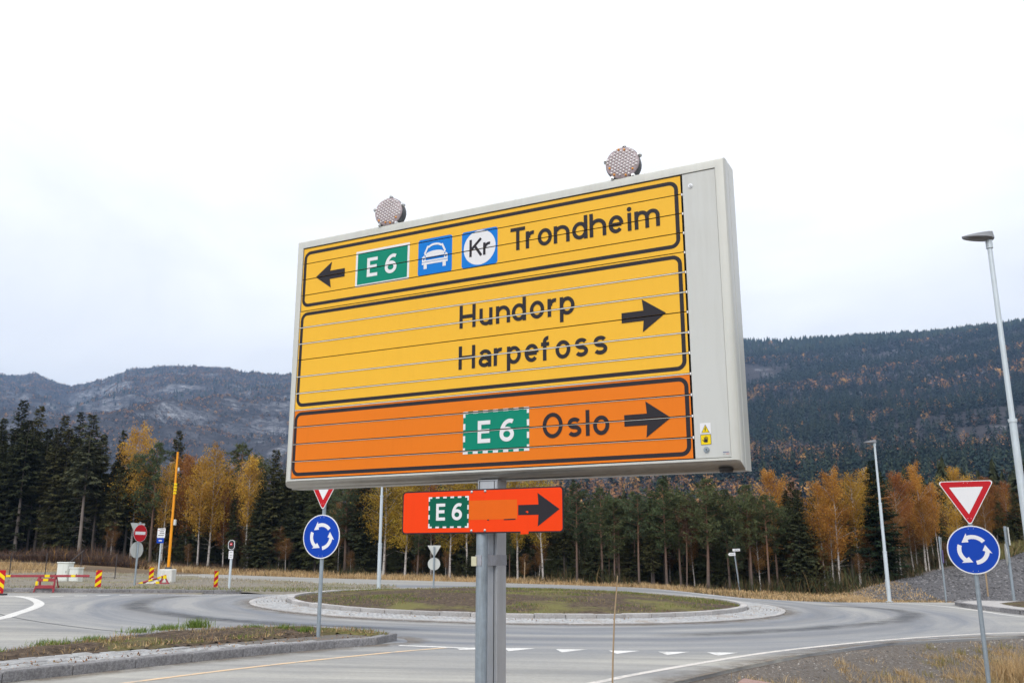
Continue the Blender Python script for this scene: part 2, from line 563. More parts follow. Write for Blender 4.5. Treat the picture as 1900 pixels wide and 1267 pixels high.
def sheet(name, poly, dz, mat, parent=None, origin=(0, 0), thick=0.12, closed=True):
    """flat sheet that follows the fall of the junction, with a skirt"""
    ox, oy = origin
    n = len(poly)
    top = [(x - ox, y - oy, plane(x, y) + dz) for x, y in poly]
    vs = top + ([(x, y, z - thick) for x, y, z in top] if thick else [])
    mb = MB(); mb.add(vs, [tuple(range(n))] + ([(i, n + i, n + (i + 1) % n, (i + 1) % n) for i in range(n)] if thick else []))
    mb.closed = False
    o = mb.build(name, mat, parent)
    o.location = (ox, oy, 0)
    bm = bmesh.new(); bm.from_mesh(o.data)
    bmesh.ops.triangulate(bm, faces=[f for f in bm.faces if len(f.verts) > 4])
    for f in bm.faces:
        if f.normal.z < -0.1: f.normal_flip()
    bm.to_mesh(o.data); bm.free()
    return o


road = tag(sheet('road', road_poly, 0.0, M['asphalt'], origin=C0), kind='structure')


def ribbon(name, pts, width, dz, mat, parent=None):
    """painted line along a polyline"""
    pts = [Vector((x, y, 0)) for x, y in pts]
    L, Rr_ = [], []
    for i, p in enumerate(pts):
        d = (pts[min(i + 1, len(pts) - 1)] - pts[max(i - 1, 0)]).normalized()
        nrm = Vector((-d.y, d.x, 0)) * width / 2
        L.append(p + nrm); Rr_.append(p - nrm)
    ox, oy = (C0 if parent is road else (0, 0))
    vs = [(p.x - ox, p.y - oy, plane(p.x, p.y) + dz) for p in L + Rr_]
    n = len(pts)
    mb = MB().add(vs, [(i, i + 1, n + i + 1, n + i) for i in range(n - 1)]); mb.closed = False
    o = mb.build(name, mat, parent)
    return o


def smooth_line(P, n=6):
    """Catmull-Rom through points"""
    P = [np.array(p, float) for p in P]
    Q = [2 * P[0] - P[1]] + P + [2 * P[-1] - P[-2]]
    o_ = []
    for i in range(1, len(Q) - 2):
        for k in range(n):
            u = k / n
            o_.append(0.5 * ((2 * Q[i]) + (Q[i + 1] - Q[i - 1]) * u + (2 * Q[i - 1] - 5 * Q[i] + 4 * Q[i + 1] - Q[i + 2]) * u * u + (3 * Q[i] - Q[i - 1] - 3 * Q[i + 1] + Q[i + 2]) * u ** 3))
    o_.append(P[-1])
    return [tuple(p) for p in o_]


# painted markings, each a part of the road
def worn(name, col, seed):
    m, t, b = newmat(name)
    f = noise(t, 3.0 + seed, 7, 0.75)
    g = noise(t, 40, 4, 0.8)
    w = mixc(t, ramp2(t, f, 0.34, 0.52), (0.36, 0.35, 0.33), col)
    w = mixc(t, ramp2(t, g, 0.25, 0.55), (0.40, 0.39, 0.37), w)
    t.links.new(w, b.inputs['Base Color']); b.inputs['Roughness'].default_value = 0.75
    return m


M['worn_white'] = worn('worn_white_paint', (0.74, 0.73, 0.71), 0)
M['worn_yellow'] = worn('worn_yellow_paint', (0.74, 0.50, 0.27), 1)
M['worn_pink'] = worn('worn_edge_paint', (0.66, 0.61, 0.56), 2)
ribbon('edge_line', smooth_line([(-4.2, 5.4), (-1.2, 9.5), (1.06, 12.41), (1.94, 13.57), (4.04, 16.0), (5.6, 17.5), (7.6, 19.15), (9.6, 20.5), (11.99, 21.7), (17, 22.9), (26, 23.8), (58, 25.4)]), 0.13, 0.004, M['worn_pink'], road)
ribbon('centre_line', smooth_line([(-1.04, 16.5), (-2.2, 15.3), (-3.64, 13.5), (-4.82, 11.73), (-7.4, 7.6), (-10, 3)]), 0.10, 0.004, M['worn_yellow'], road)
ribbon('stop_line', smooth_line([(-2.0, 16.62), (-1.2, 16.45), (-0.62, 16.3)]), 0.16, 0.0045, M['worn_white'], road)
for x, y in ((0.07, 16.24), (0.98, 16.2), (1.9, 16.12), (2.75, 16.07), (3.61, 16.1)):
    tri = [(x - 0.21, y + 0.24), (x + 0.34, y + 0.27), (x - 0.13, y - 0.26)]
    mb = MB().add([(px - C0[0], py - C0[1], plane(px, py) + 0.0042) for px, py in tri], [(2, 1, 0)]); mb.closed = False
    mb.build('yield_triangle', M['worn_white'], road)
mb = MB().add([(px - C0[0], py - C0[1], plane(px, py) + 0.0046) for px, py in ((-0.98, 16.38), (-0.6, 16.45), (-0.55, 16.2), (-0.9, 16.05))], [(3, 2, 1, 0)]); mb.closed = False
mb.build('yield_triangle', M['worn_white'], road)
ribbon('edge_line', smooth_line([(-21, 29.3), (-16.17, 29.18), (-15.29, 28.81), (-14.28, 27.6), (-13.16, 25.78), (-12.47, 24.1), (-11.89, 22.26), (-11.47, 20.82), (-11.2, 18.5), (-11.5, 15.5)]), 0.26, 0.004, M['line_white'], road)
p0, p1 = np.array((-15.2, 28.9)), np.array((-12.5, 31.15))
for k in range(5):
    a, q = p0 + (p1 - p0) * (k / 5), p0 + (p1 - p0) * ((k + 0.55) / 5)
    ribbon('dash', [tuple(a), tuple(q)], 0.22, 0.0042, M['line_white'], road)
ribbon('edge_line', smooth_line([(-12.0, 31.3), (-10.4, 31.75), (-8.6, 32.3), (-6.9, 33.0)]), 0.12, 0.004, M['line_white'], road)
ribbon('edge_line', smooth_line([(12.9, 33.75), (14.3, 33.5), (15.0, 32.05), (15.05, 30), (14.95, 27.9), (15.3, 25.5)]), 0.15, 0.004, M['line_white'], road)
ribbon('edge_line', smooth_line([(-2, 47.0), (2.4, 45.5), (5.7, 43.5), (7.4, 40.0), (8.6, 35.9), (10.0, 34.4)]), 0.12, 0.004, M['worn_white'], road)
ribbon('joint', smooth_line([(-12.3, 22.2), (-11.49, 21.31), (-10.14, 20.05), (-8.89, 19.07), (-7.87, 18.4), (-6.71, 17.81)]), 0.05, 0.003, M['joint'], road)

# thin drifts of grit and rubber lying on the asphalt: soft-edged films with their own ragged shape
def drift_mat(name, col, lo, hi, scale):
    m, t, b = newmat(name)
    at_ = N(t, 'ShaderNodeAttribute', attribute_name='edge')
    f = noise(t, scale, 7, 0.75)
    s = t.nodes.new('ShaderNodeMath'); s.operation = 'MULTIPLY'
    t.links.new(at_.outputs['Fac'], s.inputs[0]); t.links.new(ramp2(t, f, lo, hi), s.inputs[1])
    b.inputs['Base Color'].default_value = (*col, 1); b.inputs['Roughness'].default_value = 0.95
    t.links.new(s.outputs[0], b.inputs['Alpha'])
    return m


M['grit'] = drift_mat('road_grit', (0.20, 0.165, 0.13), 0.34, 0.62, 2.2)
M['rubber'] = drift_mat('tyre_rubber', (0.055, 0.056, 0.062), 0.25, 0.85, 1.3)


def film_strip(name, pts, profile, dz, mat):
    """profile: (offset, opacity) across the strip"""
    P = np.array(pts); V, E = [], []
    for i in range(len(P)):
        d = P[min(i + 1, len(P) - 1)] - P[max(i - 1, 0)]; d = d / np.hypot(*d); nr = np.array((-d[1], d[0]))
        endf = min(1, min(i, len(P) - 1 - i) / 5)
        for o_, k in profile:
            q = P[i] + nr * (o_ * random.uniform(.85, 1.15)); V.append((q[0] - C0[0], q[1] - C0[1], plane(*q) + dz)); E.append(k * endf)
    n = len(profile); F = [(i * n + k, i * n + k + 1, (i + 1) * n + k + 1, (i + 1) * n + k) for i in range(len(P) - 1) for k in range(n - 1)]
    return npmesh(name, np.array(V), np.array(F), mat, road, attr={'edge': np.array(E)})


TYRE_L = [(-10.59, 31.35), (-11.12, 29.8), (-11.01, 28.0), (-10.44, 25.78), (-9.31, 23.85), (-7.29, 21.91), (-5.81, 21.0), (-4.14, 20.2), (-1.5, 19.6)]
TYRE_R = [(10.01, 31.6), (11.37, 30.9), (12.2, 29.9), (11.89, 27.64), (10.03, 24.61), (7.61, 22.3), (5.01, 20.4), (2.7, 19.2)]
film_strip('tyre_mark', smooth_line(TYRE_L, 8), [(-.5, 0), (-.15, .8), (.15, .8), (.45, 0)], 0.0025, M['rubber'])
film_strip('tyre_mark', smooth_line(TYRE_R, 8), [(-.45, 0), (-.12, .75), (.12, .75), (.5, 0)], 0.0025, M['rubber'])
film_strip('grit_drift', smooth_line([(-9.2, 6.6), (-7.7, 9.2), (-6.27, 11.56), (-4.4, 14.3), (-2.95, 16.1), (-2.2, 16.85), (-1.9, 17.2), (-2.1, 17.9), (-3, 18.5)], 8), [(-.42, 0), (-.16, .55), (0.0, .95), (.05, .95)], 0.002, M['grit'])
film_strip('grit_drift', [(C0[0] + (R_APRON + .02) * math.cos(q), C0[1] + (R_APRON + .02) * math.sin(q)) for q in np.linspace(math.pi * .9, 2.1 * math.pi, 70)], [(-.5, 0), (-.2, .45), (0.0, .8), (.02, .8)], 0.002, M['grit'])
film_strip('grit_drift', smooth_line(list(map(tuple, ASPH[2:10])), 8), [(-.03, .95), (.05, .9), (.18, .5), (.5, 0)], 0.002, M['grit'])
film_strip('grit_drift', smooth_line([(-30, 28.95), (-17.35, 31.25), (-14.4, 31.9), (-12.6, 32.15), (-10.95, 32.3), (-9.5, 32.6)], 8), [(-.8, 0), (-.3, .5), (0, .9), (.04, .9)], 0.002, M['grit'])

# ------------------------------------------------------------------ granite
def granite(name, c0, c1, bs=0.5, stain=(0.3, 0.27, 0.24)):
    m, t, b = newmat(name)
    oi = t.nodes.new('ShaderNodeObjectInfo')
    f = noise(t, 30, 6, 0.85); g = noise(t, 5, 5, 0.7)
    c = mixc(t, ramp2(t, f, 0.36, 0.64), c0, c1)
    c = mixc(t, ramp2(t, g, 0.45, 0.75), c, mixc(t, 1.0, c, stain, 'MULTIPLY'))
    v = N(t, 'ShaderNodeMapRange'); v.inputs['To Min'].default_value = 0.8; v.inputs['To Max'].default_value = 1.15
    t.links.new(oi.outputs['Random'], v.inputs['Value'])
    h = t.nodes.new('ShaderNodeHueSaturation'); t.links.new(v.outputs[0], h.inputs['Value']); t.links.new(c, h.inputs['Color'])
    t.links.new(h.outputs[0], b.inputs['Base Color'])
    b.inputs['Roughness'].default_value = 0.85
    bump(t, b, f, bs, 0.01)
    return m


M['granite_light'] = granite('pale_granite', (0.33, 0.315, 0.305), (0.52, 0.50, 0.485), stain=(0.75, 0.72, 0.7))
M['granite_dark'] = granite('rough_granite', (0.13, 0.125, 0.13), (0.37, 0.36, 0.36), 0.8, (0.6, 0.58, 0.58))
M['sett'] = granite('grey_sett', (0.25, 0.252, 0.255), (0.44, 0.44, 0.44), 0.6, (0.62, 0.57, 0.52))
M['mortar'] = paint('mortar_bed', (0.15, 0.135, 0.12), 0.95, 0.3, 12)


def stone_strip(P, w, h, seg, gap=0.008, closed=False, base=0.0, inner=True):
    """split a polyline into stones of about seg metres: yields the four plan corners of each"""
    P = [np.array(p, float) for p in P]
    if closed: P = P + [P[0]]
    L = np.concatenate([[0], np.cumsum([np.hypot(*(b - a)) for a, b in zip(P[:-1], P[1:])])])
    n = max(1, round(L[-1] / seg))
    X = np.array(P)
    def at_len(s): return np.array([np.interp(s, L, X[:, 0]), np.interp(s, L, X[:, 1])])
    for k in range(n):
        a, bb = at_len(L[-1] * k / n), at_len(L[-1] * (k + 1) / n)
        mid = at_len(L[-1] * (k + 0.5) / n)
        d = (bb - a) / max(1e-6, np.hypot(*(bb - a)))
        a, bb = a + d * gap / 2, bb - d * gap / 2
        nr = np.array([-d[1], d[0]]) * w
        yield a, bb, bb + nr, a + nr


def kerb_stone(corners, h, mat, parent, c=0.012, jit=0.008, z0=-0.1, name='kerb_stone'):
    cs = [np.array(p) for p in corners]
    ctr = sum(cs) / 4
    dz = random.uniform(-jit, jit)
    vb = [(p[0], p[1], plane(*p) + z0) for p in cs]
    vm = [(p[0], p[1], plane(*p) + h - c + dz) for p in cs]
    vt = [(*(p + (ctr - p) / np.hypot(*(ctr - p)) * c * 1.4), plane(*p) + h + dz) for p in cs]
    fs = [(8, 9, 10, 11)] + [(i, (i + 1) % 4, 4 + (i + 1) % 4, 4 + i) for i in range(4)] + [(4 + i, 4 + (i + 1) % 4, 8 + (i + 1) % 4, 8 + i) for i in range(4)]
    vs = [(x - ctr[0], y - ctr[1], z - plane(*ctr)) for x, y, z in vb + vm + vt]
    o = MB().add(vs, fs).build(name, mat, parent)
    o.location = (ctr[0], ctr[1], plane(*ctr)) if parent is None else (ctr[0] - parent.location.x, ctr[1] - parent.location.y, plane(*ctr) - parent.location.z)
    return o


# roundabout island: earth mound, ring of kerb stones, sett apron
def dome(name, cx, cy, rx, dz0, h, mat, parent=None, nr=26, na=72):
    A = np.linspace(0, 2 * np.pi, na, endpoint=False); q = np.linspace(0.0, 1, nr); q[0] = 0.004
    V = []
    for s in q:
        X = cx + rx * s * np.cos(A); Y = cy + rx * s * np.sin(A)
        Z = plane(X, Y) + dz0 + h * (1 - s ** 2.4) + 0.05 * (fbm(X * 0.9, Y * 0.9, 4, 3) - 0.5) * (1 - s ** 6)
        V.append(np.stack([X, Y, Z], -1))
    return npmesh(name, np.concatenate(V), grid_faces(nr, na, True), mat, parent, smooth=True)


m, t, b = newmat('island_soil')
f1, f2, f3 = noise(t, 0.55, 5, 0.6), noise(t, 9, 6, 0.75), noise(t, 45, 4, 0.8)
c = mixc(t, ramp2(t, f2, 0.36, 0.66), (0.035, 0.026, 0.02), (0.17, 0.125, 0.09))
c = mixc(t, ramp2(t, f1, 0.50, 0.62), c, mixc(t, f2, (0.10, 0.105, 0.035), (0.22, 0.19, 0.075)))
c = mixc(t, ramp2(t, f3, 0.66, 0.8), c, (0.34, 0.30, 0.25))
t.links.new(c, b.inputs['Base Color']); b.inputs['Roughness'].default_value = 0.95
b.inputs['Specular IOR Level'].default_value = 0.1
bump(t, b, f2, 0.9, 0.05)
M['soil'] = m
island = thing('roundabout_island', None, None, (C0[0], C0[1], plane(*C0)))
tag(island, kind='structure')
isl_m = dome('earth_mound', C0[0], C0[1], R_KERB - 0.18, 0.10, 0.27, m, island)
isl_m.location = (-C0[0], -C0[1], -plane(*C0))
ring = [(C0[0] + R_KERB * math.cos(a), C0[1] + R_KERB * math.sin(a)) for a in np.linspace(0, 2 * math.pi, 180, endpoint=False)]
for cs in stone_strip(ring, 0.2, 0.15, 0.78, 0.022, True):
    kerb_stone(cs, 0.16, M['granite_light'], island)
A = np.linspace(0, 2 * np.pi, 144, endpoint=False)
Vb = []
for s_, dz_ in ((R_KERB - 0.05, 0.04), (R_APRON, 0.012), (R_APRON + 0.001, -0.08)):
    X = C0[0] + s_ * np.cos(A); Y = C0[1] + s_ * np.sin(A)
    Vb.append(np.stack([X - C0[0], Y - C0[1], plane(X, Y) + dz_ - plane(*C0)], -1))
npmesh('apron_bed', np.concatenate(Vb), grid_faces(3, 144, True), M['mortar'], island)


def setts(ranges, name, parent, mat, size=0.105, zfun=None):
    """rings of small setts as one mesh: each its own block with a chamfered top"""
    V, F, nv = [], [], 0
    tone = []
    for (r0, count, a0, a1) in ranges:
        for k in range(count):
            a = a0 + (a1 - a0) * (k + random.uniform(-.08, .08)) / count; da = (a1 - a0) / count * random.uniform(0.80, 0.93)
            rr_ = (r0 + random.uniform(-.006, .006), r0 + size * random.uniform(0.84, 0.93))
            z = random.uniform(0, 0.014)
            base, top = [], []
            for (r_, aa) in ((rr_[0], a), (rr_[1], a), (rr_[1], a + da), (rr_[0], a + da)):
                x, y = r_ * math.cos(aa), r_ * math.sin(aa)
                base.append((x, y, zfun(x, y, r_) - 0.02))
            cx_, cy_ = sum(p[0] for p in base) / 4, sum(p[1] for p in base) / 4
            for (x, y, zz) in base:
                top.append((x + (cx_ - x) * 0.16, y + (cy_ - y) * 0.16, zz + 0.032 + z))
            V += base + top
            F += [(nv + 4, nv + 5, nv + 6, nv + 7)] + [(nv + i, nv + (i + 1) % 4, nv + 4 + (i + 1) % 4, nv + 4 + i) for i in range(4)]
            tone += [random.random()] * 5
            nv += 8
    o = npmesh(name, V, np.array(F), mat, parent, attr={'tone': np.array(tone)})
    return tag(o, kind='stuff')


m, t, b = newmat('apron_sett')
f = noise(t, 60, 4, 0.8); g = noise(t, 1.4, 6, 0.7)
ta = N(t, 'ShaderNodeAttribute', attribute_name='tone')
c = mixc(t, f, (0.36, 0.365, 0.37), (0.56, 0.56, 0.55))
c = mixc(t, ta.outputs['Fac'], mixc(t, 1.0, c, (0.78, 0.78, 0.8), 'MULTIPLY'), c)
c = mixc(t, ramp2(t, g, 0.52, 0.72), c, (0.33, 0.27, 0.22))
t.links.new(c, b.inputs['Base Color']); b.inputs['Roughness'].default_value = 0.85
M['apron_sett'] = m
rows = []
r_ = R_KERB + 0.03
while r_ < R_APRON - 0.2:
    n_ = int(2 * math.pi * r_ / 0.14)
    rows.append((r_, n_, 0, 2 * math.pi)); r_ += 0.108
setts(rows, 'apron_setts', island, m, zfun=lambda x, y, r: plane(x, y) + 0.045 - 0.028 * (r - R_KERB) / (R_APRON - R_KERB))
ring2 = [(C0[0] + R_APRON * math.cos(a), C0[1] + R_APRON * math.sin(a)) for a in np.linspace(0, 2 * math.pi, 180, endpoint=False)]
for cs in stone_strip(ring2, 0.13, 0.15, 0.8, 0.01, True):
    kerb_stone(cs, 0.035, M['granite_light'], island, name='edging_stone', c=0.006, jit=0.003)

# splitter island in front, left
spl = smooth_line([(-10.6, 4.6), (-9.2, 6.6), (-7.7, 9.2), (-6.27, 11.56), (-4.4, 14.3), (-2.95, 16.1), (-2.3, 16.8), (-2.08, 17.2), (-2.3, 17.7), (-3.0, 18.35), (-4.4, 18.7),
                   (-5.6, 18.3), (-6.6, 16.9), (-7.4, 14.6), (-8.6, 11.6), (-10.4, 8.2), (-11.6, 5.4)], 5)
splitter = tag(thing('splitter_island', None, None, (-5, 14, plane(-5, 14))), kind='structure')
nfr = None
for cs in stone_strip(spl, 0.17, 0.13, 0.92, 0.010):
    kerb_stone(cs, 0.13, M['granite_dark'], splitter, c=0.016, jit=0.006)
cen = np.array((-5.2, 14.2))


def inset(P, d):
    P = np.array(P); o_ = []
    for i in range(len(P)):
        tdir = P[min(i + 1, len(P) - 1)] - P[max(i - 1, 0)]; tdir = tdir / np.hypot(*tdir)
        o_.append(P[i] + np.array((-tdir[1], tdir[0])) * d)
    return o_


inn = inset(spl, 0.172)
sb = sheet('paving_bed', [tuple(p) for p in inn], 0.085, M['mortar'], splitter, thick=0)
sb.location = (-splitter.location.x, -splitter.location.y, -splitter.location.z)
front = [p for p in spl if p[1] < 17.0][: sum(1 for p in spl[:34] if p[1] < 16.8)]
i0 = 0
front = spl[:int(len(spl) * 0.40)]
n_pav = 0
for row in range(7):
    line = inset(front, 0.20 + 0.185 * row)
    for cs in stone_strip([tuple(p) for p in line], 0.172, 0.1, 0.23 + 0.006 * row, 0.014):
        if cs[0][1] < 10.2 or cs[0][1] > 16.0 - row * 0.45: continue
        if n_pav < 290:
            kerb_stone(cs, 0.112, M['sett'], splitter, c=0.010, jit=0.010, name='paving_stone', z0=0.05); n_pav += 1
# soil and turf behind the paving
back = [p for p in inset(spl, 0.2)]
turf_poly = [tuple(p) for p in inset(front, 1.18)] + [tuple(p) for p in back[int(len(spl) * 0.40):]]


def inside(poly, x, y):
    c_ = False; n_ = len(poly); j = n_ - 1
    for i in range(n_):
        xi, yi = poly[i]; xj, yj = poly[j]
        if (yi > y) != (yj > y) and x < (xj - xi) * (y - yi) / (yj - yi) + xi: c_ = not c_
        j = i
    return c_


def turf_patch(name, poly, dz, h, mat, parent=None, step=0.22, noise_amp=0.05, ground=plane):
    """a soil sheet with its own relief inside a polygon"""
    P = np.array(poly); x0, y0 = P.min(0); x1, y1 = P.max(0)
    nx, ny = int((x1 - x0) / step) + 2, int((y1 - y0) / step) + 2
    idx, V, F = {}, [], []
    for i in range(nx):
        for j in range(ny):
            x, y = x0 + i * step, y0 + j * step
            d, _ = dist_line(np.array([x]), np.array([y]), list(P) + [P[0]])
            ins = inside(poly, x, y)
            if ins or d[0] < step * 0.75:
                dd = d[0] if ins else 0
                idx[i, j] = len(V)
                z = ground(x, y) + dz + (h * min(1, dd / 0.5) if ins else -0.03) + noise_amp * (float(fbm(np.array([x * 2.]), np.array([y * 2.]), 4, 8)[0]) - 0.5) * min(1, dd / 0.3)
                if not ins:
                    q = min(((np.hypot(*(np.array((x, y)) - a)), tuple(a)) for a in P))[1]
                V.append((x, y, z))
    for (i, j) in idx:
        k = [(i, j), (i + 1, j), (i + 1, j + 1), (i, j + 1)]
        if all(q in idx for q in k): F.append([idx[q] for q in k])
    return npmesh(name, V, np.array(F), mat, parent, smooth=True)


tp = turf_patch('soil_bed', turf_poly, 0.10, 0.07, M['soil'], splitter, 0.15, 0.09)
tp.location = (-splitter.location.x, -splitter.location.y, -splitter.location.z)

# far verge between the carriageways, left
verge_poly = [(-60, 24.3), (-30, 29.25), (-17.4, 31.55), (-14.4, 32.2), (-12.6, 32.45), (-10.95, 32.5), (-9.3, 32.6), (-7.6, 32.9), (-6.0, 33.1), (-4.6, 34.9), (-4.2, 37.2), (-5.0, 39.2),
              (-8.5, 40.8), (-13, 43.9), (-18.5, 48.1), (-23.5, 51.3), (-64, 61.7)]
m, t, b = newmat('verge_soil')
f1, f2, f3 = noise(t, 0.5, 5, 0.6), noise(t, 7, 6, 0.75), noise(t, 40, 4, 0.8)
c = mixc(t, ramp2(t, f2, 0.3, 0.7), (0.17, 0.15, 0.125), (0.30, 0.275, 0.235))
c = mixc(t, ramp2(t, f1, 0.5, 0.7), c, (0.21, 0.20, 0.11))
c = mixc(t, ramp2(t, f3, 0.6, 0.8), c, (0.38, 0.35, 0.31))
t.links.new(c, b.inputs['Base Color']); b.inputs['Roughness'].default_value = 0.95
b.inputs['Specular IOR Level'].default_value = 0.1
bump(t, b, f2, 0.8, 0.05)
M['verge_soil'] = m
verge = tag(turf_patch('grass_verge', verge_poly, 0.03, 0.10, m, None, 0.7, 0.12), kind='structure')
vk = [(-30, 29.0), (-17.35, 31.3), (-14.4, 31.95), (-12.6, 32.2), (-10.95, 32.35), (-9.6, 32.75)]
for cs in stone_strip(vk, 0.22, 0.13, 0.95, 0.012):
    kerb_stone(cs, 0.13, M['granite_dark'], verge, c=0.014)
# splitter island on the right-hand arm
rk = smooth_line([(60, 31.8), (30, 32.6), (22, 33.0), (18.2, 34.2), (16.4, 33.6), (15.75, 32.2), (15.6, 31.0), (15.65, 29.5), (15.9, 27.8), (17.2, 26.4), (20, 26.0), (30, 26.8), (60, 28.4)], 4)
isl2 = tag(thing('splitter_island', None, None, (19, 31, plane(19, 31))), kind='structure')
for cs in stone_strip(rk, -0.2, 0.13, 0.95, 0.012):
    if cs[0][0] < 34: kerb_stone([cs[3], cs[2], cs[1], cs[0]], 0.14, M['granite_dark'], isl2, c=0.014)
i2 = [tuple(p) for p in inset(rk, -0.2)]
sp2 = sheet('concrete_top', i2[::-1], 0.12, M['granite_light'], isl2, thick=0)
sp2.location = (-19, -31, -plane(19, 31))
i3 = [p for p in i2 if True]
tp2_poly = [(16.6, 30.6), (17.1, 32.6), (18.4, 33.6), (22, 32.5), (34, 31.8), (34, 28), (20, 27), (17.6, 27.6), (16.6, 29)]
tp2 = turf_patch('soil_bed', tp2_poly, 0.13, 0.06, M['soil'], isl2, 0.3, 0.06)
tp2.location = (-19, -31, -plane(19, 31))

# ------------------------------------------------------------------ hills
RIDGE = [(-95, 0.155, 2700), (-60, 0.160, 2700), (-45, 0.166, 2600), (-31.0, 0.175, 2600), (-28.8, 0.180, 2550), (-26.7, 0.170, 2450), (-25.8, 0.175, 2380), (-23.1, 0.196, 2300), (-22, 0.1965, 2300),
         (-20.7, 0.2005, 2280), (-18.4, 0.200, 2250), (-16.4, 0.198, 2200), (-14, 0.197, 2150), (-9, 0.205, 2000), (-2, 0.218, 1850), (5, 0.232, 1700), (11, 0.238, 1600),
         (14.5, 0.2335, 1550), (18, 0.231, 1500), (22, 0.229, 1460), (25.5, 0.2265, 1430), (29.4, 0.227, 1400), (38, 0.235, 1400), (60, 0.24, 1400), (95, 0.22, 1500)]
RZ = np.array(RIDGE)


def hill_z(azd, r):
    T = np.interp(azd, RZ[:, 0], RZ[:, 1]); RR = np.interp(azd, RZ[:, 0], RZ[:, 2])
    left = sstep(-4, -14, azd)
    T = T + (0.0075 * left + 0.002) * (fbm(azd * 1.4 + 50, azd * 0 + 3.3, 5, 23) - 0.5)
    H = T * RR
    r0 = 225.0
    q = (r - r0) / (RR - r0)
    x, y = r * np.sin(np.radians(azd)), r * np.cos(np.radians(azd))
    prof = np.where(q < 1, np.clip(q, 0, 1) ** 1.25, 1 - 0.10 * (q - 1) ** 1.2)
    left = sstep(-4, -14, azd)
    n1 = fbm(x / 520, y / 520, 5, 41) - 0.5
    n2 = fbm(x / 130, y / 130, 4, 57) - 0.5
    ridged = np.abs(fbm(x / 300, y / 300, 4, 77) - 0.5)
    amp = np.sin(np.clip(q, 0, 1) * math.pi) ** 0.8
    z = H * prof + amp * (n1 * 95 - ridged * 150 * left + n2 * (16 + 34 * left)) - 3
    z = np.where(q < 1, np.minimum(z, H / RR * 0.992 * r + 1.7), z)
    return z


haz = np.concatenate([seq(-90, -38, 60), seq(-38, 36, 420), np.linspace(36, 90, 60)])
hq = np.concatenate([np.linspace(0, 1, 190), np.linspace(1.006, 1.25, 30), [1.4, 1.6]])
HA, HQ = np.meshgrid(haz, hq)
HR = 225 + HQ * (np.interp(HA, RZ[:, 0], RZ[:, 2]) - 225)
HZ = hill_z(HA, HR)
HX, HY = HR * np.sin(np.radians(HA)), HR * np.cos(np.radians(HA))
m, t, b = newmat('hillside')
oc = t.nodes.new('ShaderNodeTexCoord').outputs['Object']
geo = t.nodes.new('ShaderNodeNewGeometry')
sn = t.nodes.new('ShaderNodeSeparateXYZ'); t.links.new(geo.outputs['Normal'], sn.inputs[0])
f1 = noise(t, 0.012, 9, 0.72, oc)
mpv = t.nodes.new('ShaderNodeMapping'); mpv.inputs['Scale'].default_value = (0.03, 0.03, 0.09); mpv.inputs['Rotation'].default_value = (0.3, 0.35, 0)
t.links.new(oc, mpv.inputs[0])
f2 = noise(t, 1.0, 9, 0.8, mpv.outputs[0], 0.8)
f4 = noise(t, 3.4, 8, 0.8, mpv.outputs[0], 0.5)
rock = mixc(t, ramp2(t, f2, 0.42, 0.58), (0.05, 0.05, 0.058), (0.40, 0.405, 0.43))
rock = mixc(t, ramp2(t, f4, 0.44, 0.58), rock, (0.07, 0.066, 0.07))
heath = mixc(t, ramp2(t, f2, 0.35, 0.65), (0.022, 0.021, 0.023), (0.078, 0.068, 0.070))
steep = ramp2(t, sn.outputs['Z'], 0.72, 0.88)
c = mixc(t, steep, rock, heath)
c = mixc(t, ramp2(t, f1, 0.53, 0.62), c, rock)
t.links.new(c, b.inputs['Base Color']); b.inputs['Roughness'].default_value = 0.95
b.inputs['Specular IOR Level'].default_value = 0.1
bump(t, b, f2, 0.8, 6.0)
hills = npmesh('hills', np.stack([HX, HY, HZ], -1).reshape(-1, 3), grid_faces(len(hq), len(haz), False), m, smooth=True)
tag(hills, kind='structure')

